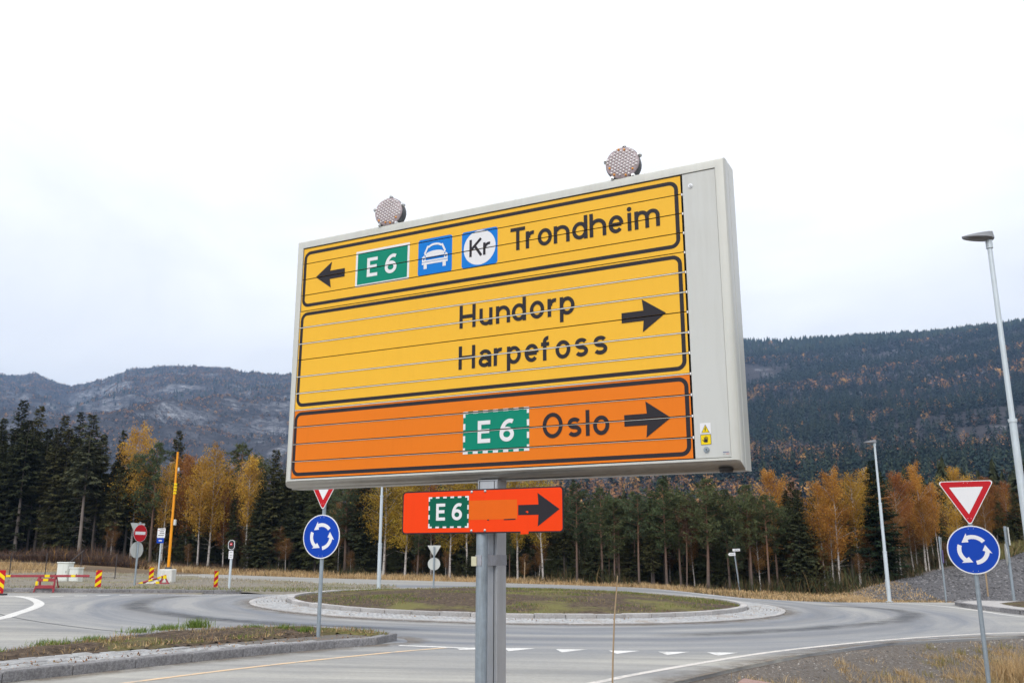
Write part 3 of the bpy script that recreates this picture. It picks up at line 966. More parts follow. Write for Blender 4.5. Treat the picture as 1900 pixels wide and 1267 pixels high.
# wood on the hills: one mass of small crowns
def hill_wood():
    V, F, T_ = [], [], []
    # unit conifer: two stacked 5-sided cones; unit broadleaf: lumpy 6-sided double cone
    def cone(n, z0, z1, r, ph):
        a = np.arange(n) * 2 * np.pi / n + ph
        v = np.stack([r * np.cos(a), r * np.sin(a), np.full(n, z0)], -1)
        return np.concatenate([v, [[0, 0, z1]]]), np.array([(i, (i + 1) % n, n) for i in range(n)])
    c1, g1 = cone(5, 0.05, 0.72, 0.26, 0); c2, g2 = cone(5, 0.42, 1.0, 0.17, 0.6)
    con_v = np.concatenate([c1, c2]); con_f = np.concatenate([g1, g2 + 6])
    n = 195000
    a = rng.uniform(-44, 42, n); q = rng.uniform(0, 1, n)
    RR = np.interp(a, RZ[:, 0], RZ[:, 2])
    r = np.sqrt(290.0 ** 2 + q * ((RR + 40) ** 2 - 290.0 ** 2))
    x, y = r * np.sin(np.radians(a)), r * np.cos(np.radians(a))
    z = hill_z(a, r)
    e = 6.0
    zx = hill_z(np.degrees(np.arctan2(x + e, y)), np.hypot(x + e, y)) - z
    zy = hill_z(np.degrees(np.arctan2(x, y + e)), np.hypot(x, y + e)) - z
    slope = np.hypot(zx, zy) / e
    left = sstep(-2, -15, a + 6 * (fbm(x / 150, y / 150, 3, 87) - .5) + rng.normal(0, 2, n))
    qq = (r - 225) / (RR - 225)
    d1 = fbm(x / 140, y / 140, 5, 91); d2 = fbm(x / 60, y / 60, 4, 93)
    bare = (fbm(x / 210, y / 70, 4, 101) > 0.63) & (left < 0.5)     # clearings and outcrops
    keep = rng.uniform(0, 1, n) < np.where(left > 0.5, np.clip(0.60 + 1.7 * (d1 - 0.5) - 1.3 * np.clip(slope - 0.50, 0, 1), 0.05, 0.9), np.clip(0.56 + 1.5 * (d2 - 0.5), 0.2, 0.8))
    keep &= ~(bare & (rng.uniform(0, 1, n) < 0.9))
    keep &= z > -1
    aut = fbm(x / 170 + 3, y / 55, 4, 111) + 0.5 * (d2 - 0.5)
    pa = np.where(left > 0.5, 0.74 + 1.1 * (d1 - 0.5), np.clip((aut - 0.465) * 4.6 + .4 * sstep(.22, .06, qq), 0.035, 0.85) * np.clip(1.25 - 0.8 * qq, 0.35, 1))
    is_aut = rng.uniform(0, 1, n) < pa
    grey = rng.uniform(0, 1, n) < np.where(left > 0.5, 0.66, np.clip(0.30 + 0.6 * qq, 0, 0.85))
    x, y, z, r, left, is_aut, grey, qq = (v_[keep] for v_ in (x, y, z, r, left, is_aut, grey, qq))
    n = len(x)
    hgt = rng.uniform(5.5, 14.5, n) * np.where(left > .5, 0.60, 1.0) * np.where(is_aut, 0.8, 1)
    wid = hgt * rng.uniform(0.75, 1.1, n)
    rot = rng.uniform(0, 2 * np.pi, n)
    con = np.where(rng.uniform(0, 1, n)[:, None] < 0.5, np.array([0.018, 0.030, 0.025]), np.array([0.030, 0.040, 0.024])) * rng.uniform(0.55, 1.45, (n, 1)) * (0.6 + 0.9 * fbm(x / 190, y / 90, 4, 191))[:, None]
    autc = np.where(rng.uniform(0, 1, n)[:, None] < 0.5, np.array([0.38, 0.21, 0.07]), np.array([0.31, 0.155, 0.07])) * rng.uniform(0.7, 1.25, (n, 1))
    grc = np.array([0.076, 0.074, 0.084]) * rng.uniform(0.65, 1.35, (n, 1))
    tint = np.where(is_aut[:, None], np.where(grey[:, None], grc, autc), con)
    Vs, Fs, Ts, nv = [], [], [], 0
    def add_mesh(k, bv, bf):
        nonlocal nv
        c_, s_ = np.cos(rot[k])[:, None], np.sin(rot[k])[:, None]
        jit = rng.uniform(0.75, 1.25, (len(k), len(bv)))
        vx = (bv[:, 0] * c_ - bv[:, 1] * s_) * wid[k][:, None] * jit + x[k][:, None]
        vy = (bv[:, 0] * s_ + bv[:, 1] * c_) * wid[k][:, None] * jit + y[k][:, None]
        vz = bv[:, 2][None, :] * hgt[k][:, None] + z[k][:, None] - 0.6
        Vs.append(np.stack([vx, vy, vz], -1).reshape(-1, 3))
        Fs.append((bf[None] + (np.arange(len(k)) * len(bv))[:, None, None] + nv).reshape(-1, 3))
        Ts.append(np.repeat(tint[k], len(bf), 0)); nv += len(k) * len(bv)
    def leafy(seed, m_, sz):
        g = np.random.default_rng(seed)
        d = g.normal(0, 1, (m_, 3)); d /= np.linalg.norm(d, axis=1, keepdims=True)
        p = d * (g.uniform(.25, 1, (m_, 1)) ** .5) * np.array([.27, .27, .40]) + np.array([0, 0, .56])
        p[:, :2] *= (1.15 - .75 * np.clip((p[:, 2:3] - .45) / .55, 0, 1))
        o3 = g.normal(0, sz, (m_, 3, 3))
        v = (p[:, None, :] + o3).reshape(-1, 3)
        v = np.concatenate([v, [[-.012, 0, 0], [.012, 0, 0], [0, 0, .5]]])
        return v, np.arange(len(v)).reshape(-1, 3)
    def needly(seed, m_, sz):
        g = np.random.default_rng(seed)
        zz = g.uniform(.06, .97, m_); aa = g.uniform(0, 6.28, m_); rr_ = .25 * (1 - zz) ** .8 + .01
        i_ = np.stack([0 * zz, 0 * zz, zz + .07], -1)
        o1 = np.stack([rr_ * np.cos(aa - .5), rr_ * np.sin(aa - .5), zz - .02], -1); o2 = np.stack([rr_ * np.cos(aa + .5), rr_ * np.sin(aa + .5), zz - .02], -1)
        v = np.stack([i_, o1, o2], 1).reshape(-1, 3)
        return v, np.arange(len(v)).reshape(-1, 3)
    near = r < 950
    mid_ = (r >= 950) & (r < 1350)
    pick_ = rng.integers(0, 3, n)
    for s_ in range(3):
        add_mesh(np.nonzero(is_aut & near & (pick_ == s_))[0], *leafy(500 + s_, 44, .052))
        add_mesh(np.nonzero(is_aut & ~near & (pick_ == s_))[0], *leafy(510 + s_, 11, .115))
        add_mesh(np.nonzero(~is_aut & near & (pick_ == s_))[0], *needly(520 + s_, 34, 0))
    for s_ in range(3): add_mesh(np.nonzero(~is_aut & mid_ & (pick_ == s_))[0], *needly(530 + s_, 20, 0))
    add_mesh(np.nonzero(~is_aut & ~near & ~mid_)[0], con_v, con_f)
    return np.concatenate(Vs), np.concatenate(Fs), np.concatenate(Ts)


m, t, b = newmat('far_crowns')
ta = N(t, 'ShaderNodeAttribute', attribute_name='tint')
t.links.new(ta.outputs['Color'], b.inputs['Base Color']); b.inputs['Roughness'].default_value = 0.95
b.inputs['Specular IOR Level'].default_value = 0.05
hv, hf, ht = hill_wood()
tag(npmesh('hillside_forest', hv, hf, m, attr={'tint': ht}), kind='stuff')

# thin blue air of the valley
HAZE_DENSITY = 0.00020
hz = MB().box(-4500, 4500, -4500, 4500, -4.5, 640).build('haze', [])
m = bpy.data.materials.new('valley_air'); m.use_nodes = True
t = m.node_tree; t.nodes.clear()
vo = t.nodes.new('ShaderNodeOutputMaterial'); vp = t.nodes.new('ShaderNodeVolumePrincipled')
vp.inputs['Color'].default_value = (0.38, 0.60, 1.0, 1); vp.inputs['Density'].default_value = HAZE_DENSITY
vp.inputs['Anisotropy'].default_value = 0.2
t.links.new(vp.outputs[0], vo.inputs['Volume'])
hz.data.materials.append(m)
tag(hz, kind='stuff')
TREES = [
    ('spruce', -36.71, 66.0, 11.84, 'tall dark spruce at the far left, its top cut by the frame edge', None, 0, None, 0.85),
    ('spruce', -34.74, 64.5, 11.22, 'narrow dark spruce, second tall tip from the left edge', None, 3, None, 0.9),
    ('spruce', -34.46, 66.0, 9.63, 'shorter dark spruce between the two tall ones far left', None, 1, None, 0.9),
    ('spruce', -32.43, 64.0, 10.42, 'dark spruce left of the long pale trunk', None, 1, None, 0.9),
    ('spruce', -31.75, 64.75, 10.86, 'slim dark spruce behind the long pale trunk, tallest of its cluster', None, 3, None, 0.8),
    ('spruce', -28.4, 59.95, 9.93, 'grey-green spruce with a long pale bare trunk at the left wood edge', None, 4, (0.075, 0.078, 0.045), 1.05),
    ('spruce', -26.96, 61.5, 9.13, 'narrow dark spruce just left of the tallest yellow birch', None, 3, None, 0.8),
    ('spruce', -29.19, 63.5, 9.0, 'dark spruce right of the long pale trunk', None, 0, None, 0.9),
    ('birch', -25.41, 61.0, 9.49, 'tallest yellow birch in the left wood, above the no-entry sign', None, 1, (0.45, 0.265, 0.05), 0.95),
    ('pine', -23.96, 60.5, 8.22, 'green pine touching the right side of the tallest yellow birch', None, 1, None, 0.95),
    ('spruce', -25.67, 68.5, 10.06, 'dark spruce rising behind the birches near the yellow mast', None, 2, None, 0.8),
    ('birch', -23.1, 60.3, 7.09, 'small golden birch just left of the yellow mast', None, 2, (0.45, 0.265, 0.05), 1.0),
    ('birch', -21.75, 61.0, 7.69, 'orange brown birch directly right of the yellow mast', None, 4, (0.36, 0.16, 0.045), 1.0),
    ('birch', -20.04, 60.3, 8.28, 'bright yellow birch with three pale stems, right of the yellow mast', None, 1, (0.45, 0.265, 0.05), 1.05),
    ('birch', -20.54, 59.9, 7.22, 'birch with a slim white stem between yellow mast and roadside signal', None, 0, (0.45, 0.265, 0.05), 0.9),
    ('birch', -19.14, 60.7, 6.11, 'low brown orange birch left of the roadside signal', None, 4, (0.28, 0.115, 0.04), 1.0),
    ('pine', -18.78, 62.0, 8.66, 'green pine with a rounded top above the roadside signal', None, 1, None, 1.05),
    ('birch', -17.42, 59.85, 7.81, 'narrow yellow birch standing between the round pine and the dark spruces', None, 2, (0.45, 0.265, 0.05), 1.05),
    ('spruce', -15.84, 59.75, 8.2, "dark spruce left of the big board's lower corner", None, 0, None, 0.95),
    ('spruce', -15.14, 60.75, 7.96, 'dark spruce half hidden by the left edge of the big board', None, 1, None, 0.9),
    ('spruce', -16.62, 59.75, 6.32, 'short dark spruce below the pointed spruces beside the big board', None, 2, None, 0.9),
    ('spruce', -12.27, 57.05, 7.2, 'dark spruce behind the left roundabout sign post', None, 0, None, 1.0),
    ('pine', -10.31, 56.45, 7.17, 'dark green pine right of the left roundabout sign', None, 3, None, 1.0),
    ('birch', -7.66, 54.6, 7.36, 'big yellow birch behind the lamp post under the big board', None, 1, (0.36, 0.24, 0.04), 1.2),
    ('birch', -6.3, 54.0, 6.73, 'yellow birch right of the lamp post under the big board', None, 4, (0.36, 0.24, 0.04), 1.15),
    ('spruce', -9.21, 56.25, 7.17, 'dark spruce left of the yellow birches under the board', None, 1, None, 1.0),
    ('birch', -3.6, 53.1, 6.31, "olive yellow birch left of the board's posts", None, 4, (0.36, 0.24, 0.04), 1.15),
    ('birch', -2.55, 52.8, 6.61, "pale stemmed yellow birch close beside the board's posts", None, 0, (0.36, 0.24, 0.04), 1.1),
    ('birch', -4.82, 54.55, 6.09, 'brown leaved birch behind the blank sign backs', None, 2, (0.28, 0.115, 0.04), 1.0),
    ('birch', 0.3, 50.75, 6.1, "thin yellow birch right of the board's posts", None, 0, (0.36, 0.24, 0.04), 1.1),
    ('birch', 1.7, 49.75, 6.34, 'white stemmed birch under the orange detour plate', None, 3, (0.36, 0.24, 0.04), 1.0),
    ('pine', 3.43, 48.5, 5.35, 'pine just right of the orange detour plate', None, 0, None, 1.0),
    ('spruce', 3.49, 51.0, 5.87, 'spruce tip showing right beside the orange detour plate', None, 3, None, 0.8),
    ('pine', 4.65, 47.3, 5.06, 'pine with a straight rusty trunk left of the thin marker stake', None, 1, None, 1.0),
    ('pine', 5.52, 47.3, 4.4, 'pine directly behind the thin marker stake', None, 0, None, 0.95),
    ('pine', 6.39, 46.15, 4.63, 'pine with a bent crown right of the thin marker stake', None, 2, None, 1.1),
    ('pine', 7.14, 46.25, 4.37, 'smaller pine right of the one with the bent crown', None, 1, None, 0.95),
    ('pine', 7.64, 45.35, 5.41, 'tall pointed pine left of the reddish thinning tree', None, 3, (0.075, 0.095, 0.045), 1.0),
    ('spruce', 8.3, 48.25, 5.84, 'spruce tip above the tall pointed pine', None, 1, None, 0.9),
    ('pine', 8.43, 44.45, 4.29, 'thin reddish pine with few needles in the middle stand', None, 2, (0.12, 0.07, 0.045), 0.7),
    ('pine', 9.34, 43.8, 5.34, 'broad pine with a leaning orange trunk, largest of the middle stand', None, 1, None, 1.25),
    ('pine', 10.48, 44.25, 4.84, 'pine above the two-bladed direction post', None, 0, None, 1.0),
    ('pine', 11.27, 43.25, 5.04, 'pine right of the two-bladed direction post', None, 1, None, 1.05),
    ('pine', 11.88, 42.45, 4.49, 'pine with bare lower trunk left of the orange birch', None, 2, None, 1.0),
    ('birch', 13.21, 45.75, 6.05, 'rusty orange birch rising behind the pines right of the board', None, 4, (0.44, 0.22, 0.05), 0.85),
    ('spruce', 13.69, 43.75, 5.29, 'small pointed black-green spruce among the orange birches', None, 0, None, 0.85),
    ('birch', 14.83, 41.6, 5.58, 'broad orange birch left of the right-hand lamp post', None, 1, (0.44, 0.22, 0.05), 1.1),
    ('birch', 14.32, 42.05, 5.06, 'orange birch left edge of the broad orange one', None, 0, (0.44, 0.22, 0.05), 0.9),
    ('birch', 15.9, 41.9, 5.18, 'yellow orange birch between the broad one and the big dark spruce', None, 0, (0.45, 0.265, 0.05), 0.9),
    ('birch', 16.92, 43.25, 5.46, 'yellow birch top peeping out behind the big dark spruce', None, 2, (0.45, 0.265, 0.05), 0.9),
    ('spruce', 16.96, 41.95, 5.59, 'big dark spruce directly behind the right-hand lamp post', None, 2, (0.024, 0.036, 0.02), 1.15),
    ('birch', 18.51, 43.75, 4.97, 'brown orange birch right of the big dark spruce', None, 4, (0.28, 0.115, 0.04), 0.9),
    ('birch', 19.77, 43.8, 5.22, 'bright orange birch left of the right yield sign', None, 1, (0.44, 0.22, 0.05), 1.0),
    ('birch', 20.44, 43.8, 4.24, 'slim white stemmed birch left of the right roundabout disc', None, 2, (0.44, 0.22, 0.05), 0.8),
    ('birch', 22.35, 45.7, 4.88, 'golden birch rising above the right yield sign', None, 4, (0.45, 0.265, 0.05), 0.9),
    ('birch', 25.24, 47.85, 4.16, 'brown birch right of the right yield sign', None, 4, (0.28, 0.115, 0.04), 1.0),
    ('spruce', 26.06, 48.7, 3.97, 'small dark spruce right of the right yield sign', None, 0, None, 0.8),
    ('birch', 27.26, 49.75, 3.73, 'faded brown birch by the lamp pole at the right edge', None, 0, (0.28, 0.115, 0.04), 1.0),
    ('spruce', 26.95, 48.5, 3.25, 'dark spruce at the right edge of the frame above the gravel bank', None, 1, None, 1.1),
]
FILL = [
    ('s', 'l', -44.04, 66.85, 9.21, 3, 0, 1.04),
    ('s', 'l', -42.37, 65.15, 9.1, 4, 0, 0.91),
    ('s', 'l', -40.88, 64.98, 9.72, 1, 0, 1.0),
    ('s', 'l', -41.15, 66.77, 9.42, 1, 0, 0.92),
    ('s', 'l', -38.79, 65.42, 7.81, 2, 0, 0.86),
    ('s', 'l', -36.43, 63.47, 7.88, 0, 0, 0.93),
    ('s', 'l', -35.47, 63.37, 9.07, 2, 0, 1.06),
    ('s', 'l', -34.33, 63.01, 9.89, 4, 0, 1.09),
    ('s', 'l', -34.1, 64.15, 8.49, 3, 0, 0.88),
    ('s', 'l', -32.57, 63.44, 9.06, 4, 0, 1.0),
    ('s', 'l', -31.59, 63.38, 9.38, 0, 0, 1.01),
    ('s', 'l', -29.63, 61.6, 7.39, 0, 0, 0.91),
    ('s', 'l', -28.04, 61.02, 8.6, 3, 0, 0.93),
    ('s', 'l', -27.26, 61.34, 6.66, 3, 0, 0.94),
    ('s', 'l', -26.29, 60.11, 6.51, 3, 0, 1.02),
    ('s', 'l', -25.91, 61.06, 7.15, 3, 0, 1.07),
    ('s', 'l', -25.02, 61.19, 6.35, 4, 0, 1.02),
    ('s', 'l', -24.21, 61.74, 4.27, 2, 0, 1.01),
    ('s', 'l', -23.22, 61.29, 4.9, 2, 0, 0.92),
    ('s', 'l', -21.64, 60.88, 4.03, 2, 0, 1.09),
    ('s', 'l', -20.66, 60.18, 5.61, 3, 0, 0.89),
    ('s', 'l', -20.01, 61.63, 4.47, 0, 0, 0.9),
    ('s', 'l', -18.52, 60.22, 4.66, 1, 0, 0.89),
    ('s', 'l', -18.34, 62.51, 5.6, 3, 0, 1.02),
    ('s', 'l', -17.09, 61.03, 4.22, 0, 0, 1.02),
    ('s', 'l', -15.34, 59.79, 5.33, 2, 0, 1.05),
    ('s', 'l', -14.46, 59.56, 5.14, 1, 0, 1.09),
    ('s', 'l', -13.77, 59.79, 6.93, 2, 0, 1.01),
    ('s', 'm', -12.18, 57.7, 3.92, 3, 0, 1.09),
    ('b', 'm', -10.71, 56.45, 4.68, 2, 0, 0.92),
    ('p', 'm', -10.18, 57.0, 4.1, 0, 0, 0.97),
    ('s', 'm', -9.03, 56.08, 3.8, 2, 0, 0.97),
    ('p', 'm', -7.86, 56.7, 5.11, 2, 0, 0.92),
    ('s', 'm', -6.7, 55.82, 5.62, 0, 0, 0.85),
    ('p', 'm', -5.54, 53.76, 4.39, 3, 0, 1.06),
    ('p', 'm', -4.75, 54.93, 4.84, 2, 0, 1.06),
    ('p', 'm', -3.71, 53.53, 4.91, 3, 0, 1.09),
    ('s', 'm', -2.86, 53.77, 4.84, 0, 0, 1.02),
    ('b', 'm', -2.1, 54.79, 4.57, 1, 0, 1.06),
    ('p', 'm', -1.3, 54.33, 5.1, 3, 0, 1.05),
    ('p', 'm', -0.94, 52.81, 4.66, 3, 0, 1.07),
    ('p', 'm', -0.14, 51.61, 2.91, 0, 0, 0.88),
    ('s', 'm', 0.67, 52.17, 4.33, 2, 0, 0.87),
    ('b', 'm', 1.46, 50.27, 2.65, 3, 1, 1.03),
    ('s', 'm', 2.0, 51.14, 5.04, 3, 0, 1.07),
    ('s', 'm', 2.9, 50.76, 4.35, 3, 0, 1.02),
    ('p', 'm', 3.52, 51.02, 4.37, 2, 0, 1.06),
    ('p', 'm', 4.5, 49.5, 3.12, 2, 0, 1.05),
    ('p', 'm', 5.11, 48.45, 3.07, 0, 0, 0.87),
    ('p', 'm', 5.22, 46.81, 4.39, 3, 0, 0.97),
    ('p', 'm', 6.35, 47.19, 4.79, 0, 0, 0.94),
    ('s', 'm', 6.98, 45.89, 4.12, 1, 0, 0.86),
    ('s', 'm', 7.87, 47.38, 4.48, 3, 0, 1.06),
    ('p', 'm', 8.37, 45.64, 4.6, 1, 0, 1.03),
    ('b', 'm', 9.14, 45.99, 3.93, 3, 1, 0.87),
    ('s', 'm', 9.96, 45.95, 4.4, 2, 0, 0.85),
    ('s', 'm', 10.36, 44.64, 2.61, 0, 0, 1.03),
    ('p', 'm', 10.7, 43.47, 3.2, 3, 0, 1.05),
    ('p', 'm', 11.44, 44.24, 4.0, 1, 0, 1.02),
    ('b', 'r', 11.7, 43.38, 3.81, 4, 1, 1.03),
    ('p', 'r', 12.56, 43.49, 4.22, 0, 0, 1.08),
    ('s', 'r', 13.53, 44.6, 4.91, 2, 0, 1.05),
    ('s', 'r', 13.28, 42.19, 4.79, 2, 0, 0.87),
    ('s', 'r', 14.02, 42.28, 4.33, 2, 0, 0.94),
    ('b', 'r', 14.67, 42.03, 4.39, 0, 0, 1.03),
    ('s', 'r', 15.6, 42.06, 3.92, 3, 0, 1.02),
    ('b', 'r', 16.41, 43.41, 4.24, 2, 1, 0.91),
    ('s', 'r', 17.16, 43.23, 4.24, 4, 0, 1.0),
    ('b', 'r', 18.02, 42.98, 3.42, 3, 1, 0.93),
    ('b', 'r', 19.78, 43.5, 3.48, 0, 0, 0.91),
    ('s', 'r', 21.17, 45.05, 3.08, 1, 0, 0.94),
    ('s', 'r', 23.71, 46.87, 3.24, 1, 0, 1.05),
    ('b', 'r', 24.62, 47.31, 3.36, 0, 0, 1.0),
    ('s', 'r', 25.38, 47.62, 2.5, 4, 0, 1.03),
    ('b', 'r', 27.72, 50.07, 2.52, 3, 1, 1.0),
    ('s', 'l', -45.14, 68.13, 7.56, 3, 0, 0.91),
    ('s', 'l', -44.01, 68.41, 7.55, 1, 0, 0.96),
    ('s', 'l', -43.72, 69.06, 10.19, 2, 0, 1.03),
    ('s', 'l', -43.08, 69.62, 7.77, 1, 0, 1.07),
    ('s', 'l', -41.27, 68.89, 9.86, 1, 0, 0.94),
    ('s', 'l', -39.21, 67.23, 9.46, 2, 0, 0.88),
    ('s', 'l', -38.35, 66.79, 9.53, 1, 0, 0.95),
    ('s', 'l', -36.46, 65.54, 7.81, 3, 0, 1.09),
    ('s', 'l', -36.11, 66.9, 9.51, 2, 0, 1.04),
    ('s', 'l', -33.84, 64.61, 9.18, 4, 0, 0.88),
    ('s', 'l', -32.13, 63.88, 6.65, 0, 0, 0.89),
    ('s', 'l', -31.38, 64.45, 8.77, 0, 0, 0.96),
    ('s', 'l', -31.25, 65.32, 9.37, 3, 0, 1.07),
    ('s', 'l', -28.94, 63.26, 6.86, 4, 0, 1.09),
    ('s', 'l', -27.93, 62.85, 6.93, 1, 0, 0.86),
    ('s', 'l', -27.87, 65.24, 6.47, 2, 0, 0.89),
    ('b', 'l', -26.8, 65.52, 5.25, 1, 0, 0.92),
    ('s', 'l', -24.94, 63.19, 5.37, 1, 0, 0.9),
    ('s', 'l', -24.62, 65.49, 5.69, 4, 0, 0.86),
    ('s', 'l', -23.25, 63.47, 6.34, 2, 0, 0.98),
    ('s', 'l', -21.66, 62.96, 5.43, 3, 0, 0.99),
    ('s', 'l', -21.41, 65.5, 6.65, 1, 0, 0.91),
    ('s', 'l', -19.92, 62.74, 6.8, 2, 0, 0.86),
    ('s', 'l', -19.25, 63.82, 5.94, 0, 0, 1.01),
    ('s', 'l', -17.73, 63.49, 4.32, 2, 0, 1.06),
    ('s', 'l', -16.38, 63.07, 7.12, 4, 0, 0.92),
    ('s', 'l', -14.72, 60.85, 6.63, 4, 0, 0.96),
    ('s', 'l', -14.53, 61.44, 6.06, 3, 0, 1.05),
    ('p', 'm', -13.48, 62.1, 6.66, 2, 0, 1.0),
    ('p', 'm', -11.74, 61.13, 4.08, 0, 0, 0.85),
    ('p', 'm', -10.77, 59.63, 6.61, 3, 0, 1.03),
    ('b', 'm', -9.71, 58.59, 5.98, 0, 1, 0.97),
    ('s', 'm', -8.7, 59.54, 5.61, 3, 0, 1.04),
    ('p', 'm', -7.87, 57.2, 3.57, 3, 0, 0.89),
    ('s', 'm', -7.42, 59.7, 6.21, 3, 0, 0.96),
    ('b', 'm', -6.1, 57.02, 4.06, 0, 1, 0.92),
    ('p', 'm', -5.28, 58.81, 4.62, 2, 0, 0.92),
    ('p', 'm', -4.54, 56.99, 5.66, 0, 0, 1.02),
    ('s', 'm', -3.98, 58.23, 5.1, 1, 0, 1.01),
    ('s', 'm', -2.77, 56.38, 5.19, 3, 0, 1.1),
    ('s', 'm', -1.97, 55.15, 3.55, 0, 0, 0.97),
    ('p', 'm', -1.14, 57.17, 3.69, 2, 0, 1.09),
    ('s', 'm', -0.41, 56.18, 5.0, 3, 0, 0.88),
    ('s', 'm', 0.58, 55.58, 4.57, 3, 0, 1.01),
    ('p', 'm', 1.18, 55.51, 4.36, 2, 0, 0.96),
    ('s', 'm', 2.36, 53.4, 4.29, 3, 0, 1.04),
    ('p', 'm', 2.97, 52.29, 4.42, 1, 0, 0.91),
    ('p', 'm', 4.08, 51.45, 3.0, 0, 0, 0.92),
    ('p', 'm', 5.09, 52.22, 4.6, 2, 0, 0.99),
    ('p', 'm', 6.02, 52.24, 4.57, 2, 0, 0.88),
    ('s', 'm', 6.58, 52.03, 4.51, 0, 0, 0.97),
    ('s', 'm', 7.23, 49.91, 3.45, 2, 0, 1.08),
    ('p', 'm', 7.81, 50.45, 5.1, 3, 0, 1.04),
    ('p', 'm', 8.46, 49.5, 4.95, 1, 0, 1.02),
    ('p', 'm', 9.07, 48.66, 4.39, 1, 0, 1.0),
    ('s', 'm', 10.03, 48.21, 3.87, 0, 0, 1.07),
    ('p', 'm', 10.52, 47.93, 4.82, 3, 0, 1.07),
    ('s', 'm', 11.43, 47.04, 3.22, 4, 0, 1.0),
    ('s', 'm', 12.55, 47.49, 4.16, 0, 0, 1.02),
    ('s', 'r', 13.27, 48.27, 4.74, 2, 0, 0.9),
    ('s', 'r', 13.87, 47.44, 4.81, 3, 0, 1.08),
    ('b', 'r', 14.22, 45.74, 3.12, 0, 0, 1.08),
    ('b', 'r', 15.1, 46.61, 2.94, 1, 1, 1.0),
    ('b', 'r', 15.42, 44.58, 3.63, 4, 1, 1.05),
    ('b', 'r', 16.31, 45.78, 2.65, 2, 0, 1.07),
    ('b', 'r', 18.51, 47.11, 3.5, 4, 1, 1.06),
    ('s', 'r', 19.17, 47.32, 3.6, 0, 0, 0.87),
    ('b', 'r', 19.35, 46.22, 4.02, 4, 0, 1.04),
    ('b', 'r', 20.43, 46.2, 3.12, 1, 1, 1.0),
    ('b', 'r', 22.12, 47.95, 3.0, 3, 1, 0.87),
    ('s', 'r', 24.04, 49.14, 2.97, 4, 0, 0.91),
    ('b', 'r', 26.05, 50.81, 2.92, 0, 1, 0.94),
    ('p', 'r', 26.77, 50.21, 2.9, 0, 0, 0.87),
    ('b', 'r', 27.87, 51.03, 3.22, 2, 0, 1.1),
    ('p', 'r', 34.42, 54.98, 2.81, 3, 0, 0.91),
    ('s', 'r', 36.99, 56.41, 2.78, 4, 0, 0.9),
    ('s', 'l', -47.62, 72.66, 10.77, 1, 0, 0.88),
    ('s', 'l', -48.06, 74.31, 8.08, 2, 0, 0.91),
    ('s', 'l', -45.32, 71.64, 10.1, 2, 0, 0.97),
    ('s', 'l', -45.58, 73.37, 9.97, 2, 0, 0.97),
    ('s', 'l', -43.04, 71.13, 9.72, 4, 0, 0.97),
    ('s', 'l', -41.58, 71.67, 10.57, 4, 0, 0.92),
    ('s', 'l', -41.01, 71.4, 11.11, 1, 0, 0.9),
    ('s', 'l', -38.68, 70.02, 10.59, 4, 0, 1.0),
    ('s', 'l', -37.45, 70.11, 9.92, 4, 0, 0.9),
    ('s', 'l', -35.67, 68.48, 10.07, 2, 0, 0.85),
    ('s', 'l', -35.94, 70.23, 7.62, 1, 0, 0.9),
    ('s', 'l', -34.22, 69.6, 9.39, 2, 0, 0.99),
    ('s', 'l', -32.37, 67.75, 7.88, 0, 0, 1.01),
    ('s', 'l', -31.9, 67.77, 8.91, 3, 0, 0.97),
    ('s', 'l', -31.23, 68.79, 6.38, 4, 0, 1.0),
    ('s', 'l', -29.68, 67.45, 7.93, 3, 0, 1.03),
    ('s', 'l', -28.54, 67.37, 6.95, 3, 0, 0.97),
    ('s', 'l', -28.12, 68.92, 6.27, 1, 0, 0.93),
    ('s', 'l', -26.03, 66.94, 6.16, 1, 0, 0.85),
    ('s', 'l', -25.14, 67.11, 4.32, 3, 0, 1.08),
    ('s', 'l', -24.03, 67.67, 4.73, 1, 0, 1.09),
    ('s', 'l', -23.49, 68.61, 4.03, 0, 0, 0.97),
    ('s', 'l', -23.14, 69.39, 7.03, 3, 0, 1.02),
    ('s', 'l', -21.17, 68.08, 7.17, 2, 0, 0.88),
    ('s', 'l', -20.94, 68.93, 6.34, 0, 0, 1.01),
    ('s', 'l', -19.74, 67.97, 7.45, 0, 0, 0.96),
    ('s', 'l', -18.36, 68.23, 7.09, 3, 0, 0.85),
    ('s', 'l', -16.85, 67.03, 7.18, 4, 0, 0.97),
    ('s', 'l', -15.11, 64.63, 6.79, 3, 0, 0.96),
    ('s', 'm', -14.37, 64.6, 6.79, 1, 0, 1.1),
    ('s', 'm', -13.59, 65.06, 6.28, 4, 0, 0.98),
    ('s', 'm', -12.22, 62.77, 4.01, 2, 0, 0.99),
    ('s', 'm', -10.99, 62.95, 5.69, 0, 0, 1.0),
    ('s', 'm', -10.26, 64.56, 6.0, 1, 0, 0.86),
    ('s', 'm', -8.94, 63.17, 5.96, 1, 0, 0.91),
    ('s', 'm', -7.64, 62.83, 5.45, 2, 0, 0.97),
    ('s', 'm', -6.94, 63.29, 5.36, 0, 0, 0.98),
    ('s', 'm', -5.64, 61.09, 5.39, 1, 0, 0.95),
    ('s', 'm', -4.6, 60.92, 5.97, 2, 0, 1.07),
    ('s', 'm', -4.15, 61.84, 5.51, 3, 0, 1.1),
    ('s', 'm', -3.1, 60.83, 5.75, 3, 0, 0.93),
    ('s', 'm', -2.03, 59.9, 3.31, 2, 0, 0.91),
    ('s', 'm', -1.0, 59.06, 4.18, 1, 0, 0.97),
    ('s', 'm', 0.15, 59.75, 5.12, 0, 0, 0.95),
    ('s', 'm', 0.67, 59.19, 5.5, 4, 0, 0.94),
    ('s', 'm', 1.91, 59.08, 5.46, 4, 0, 1.1),
    ('s', 'm', 2.62, 56.54, 3.63, 2, 0, 1.1),
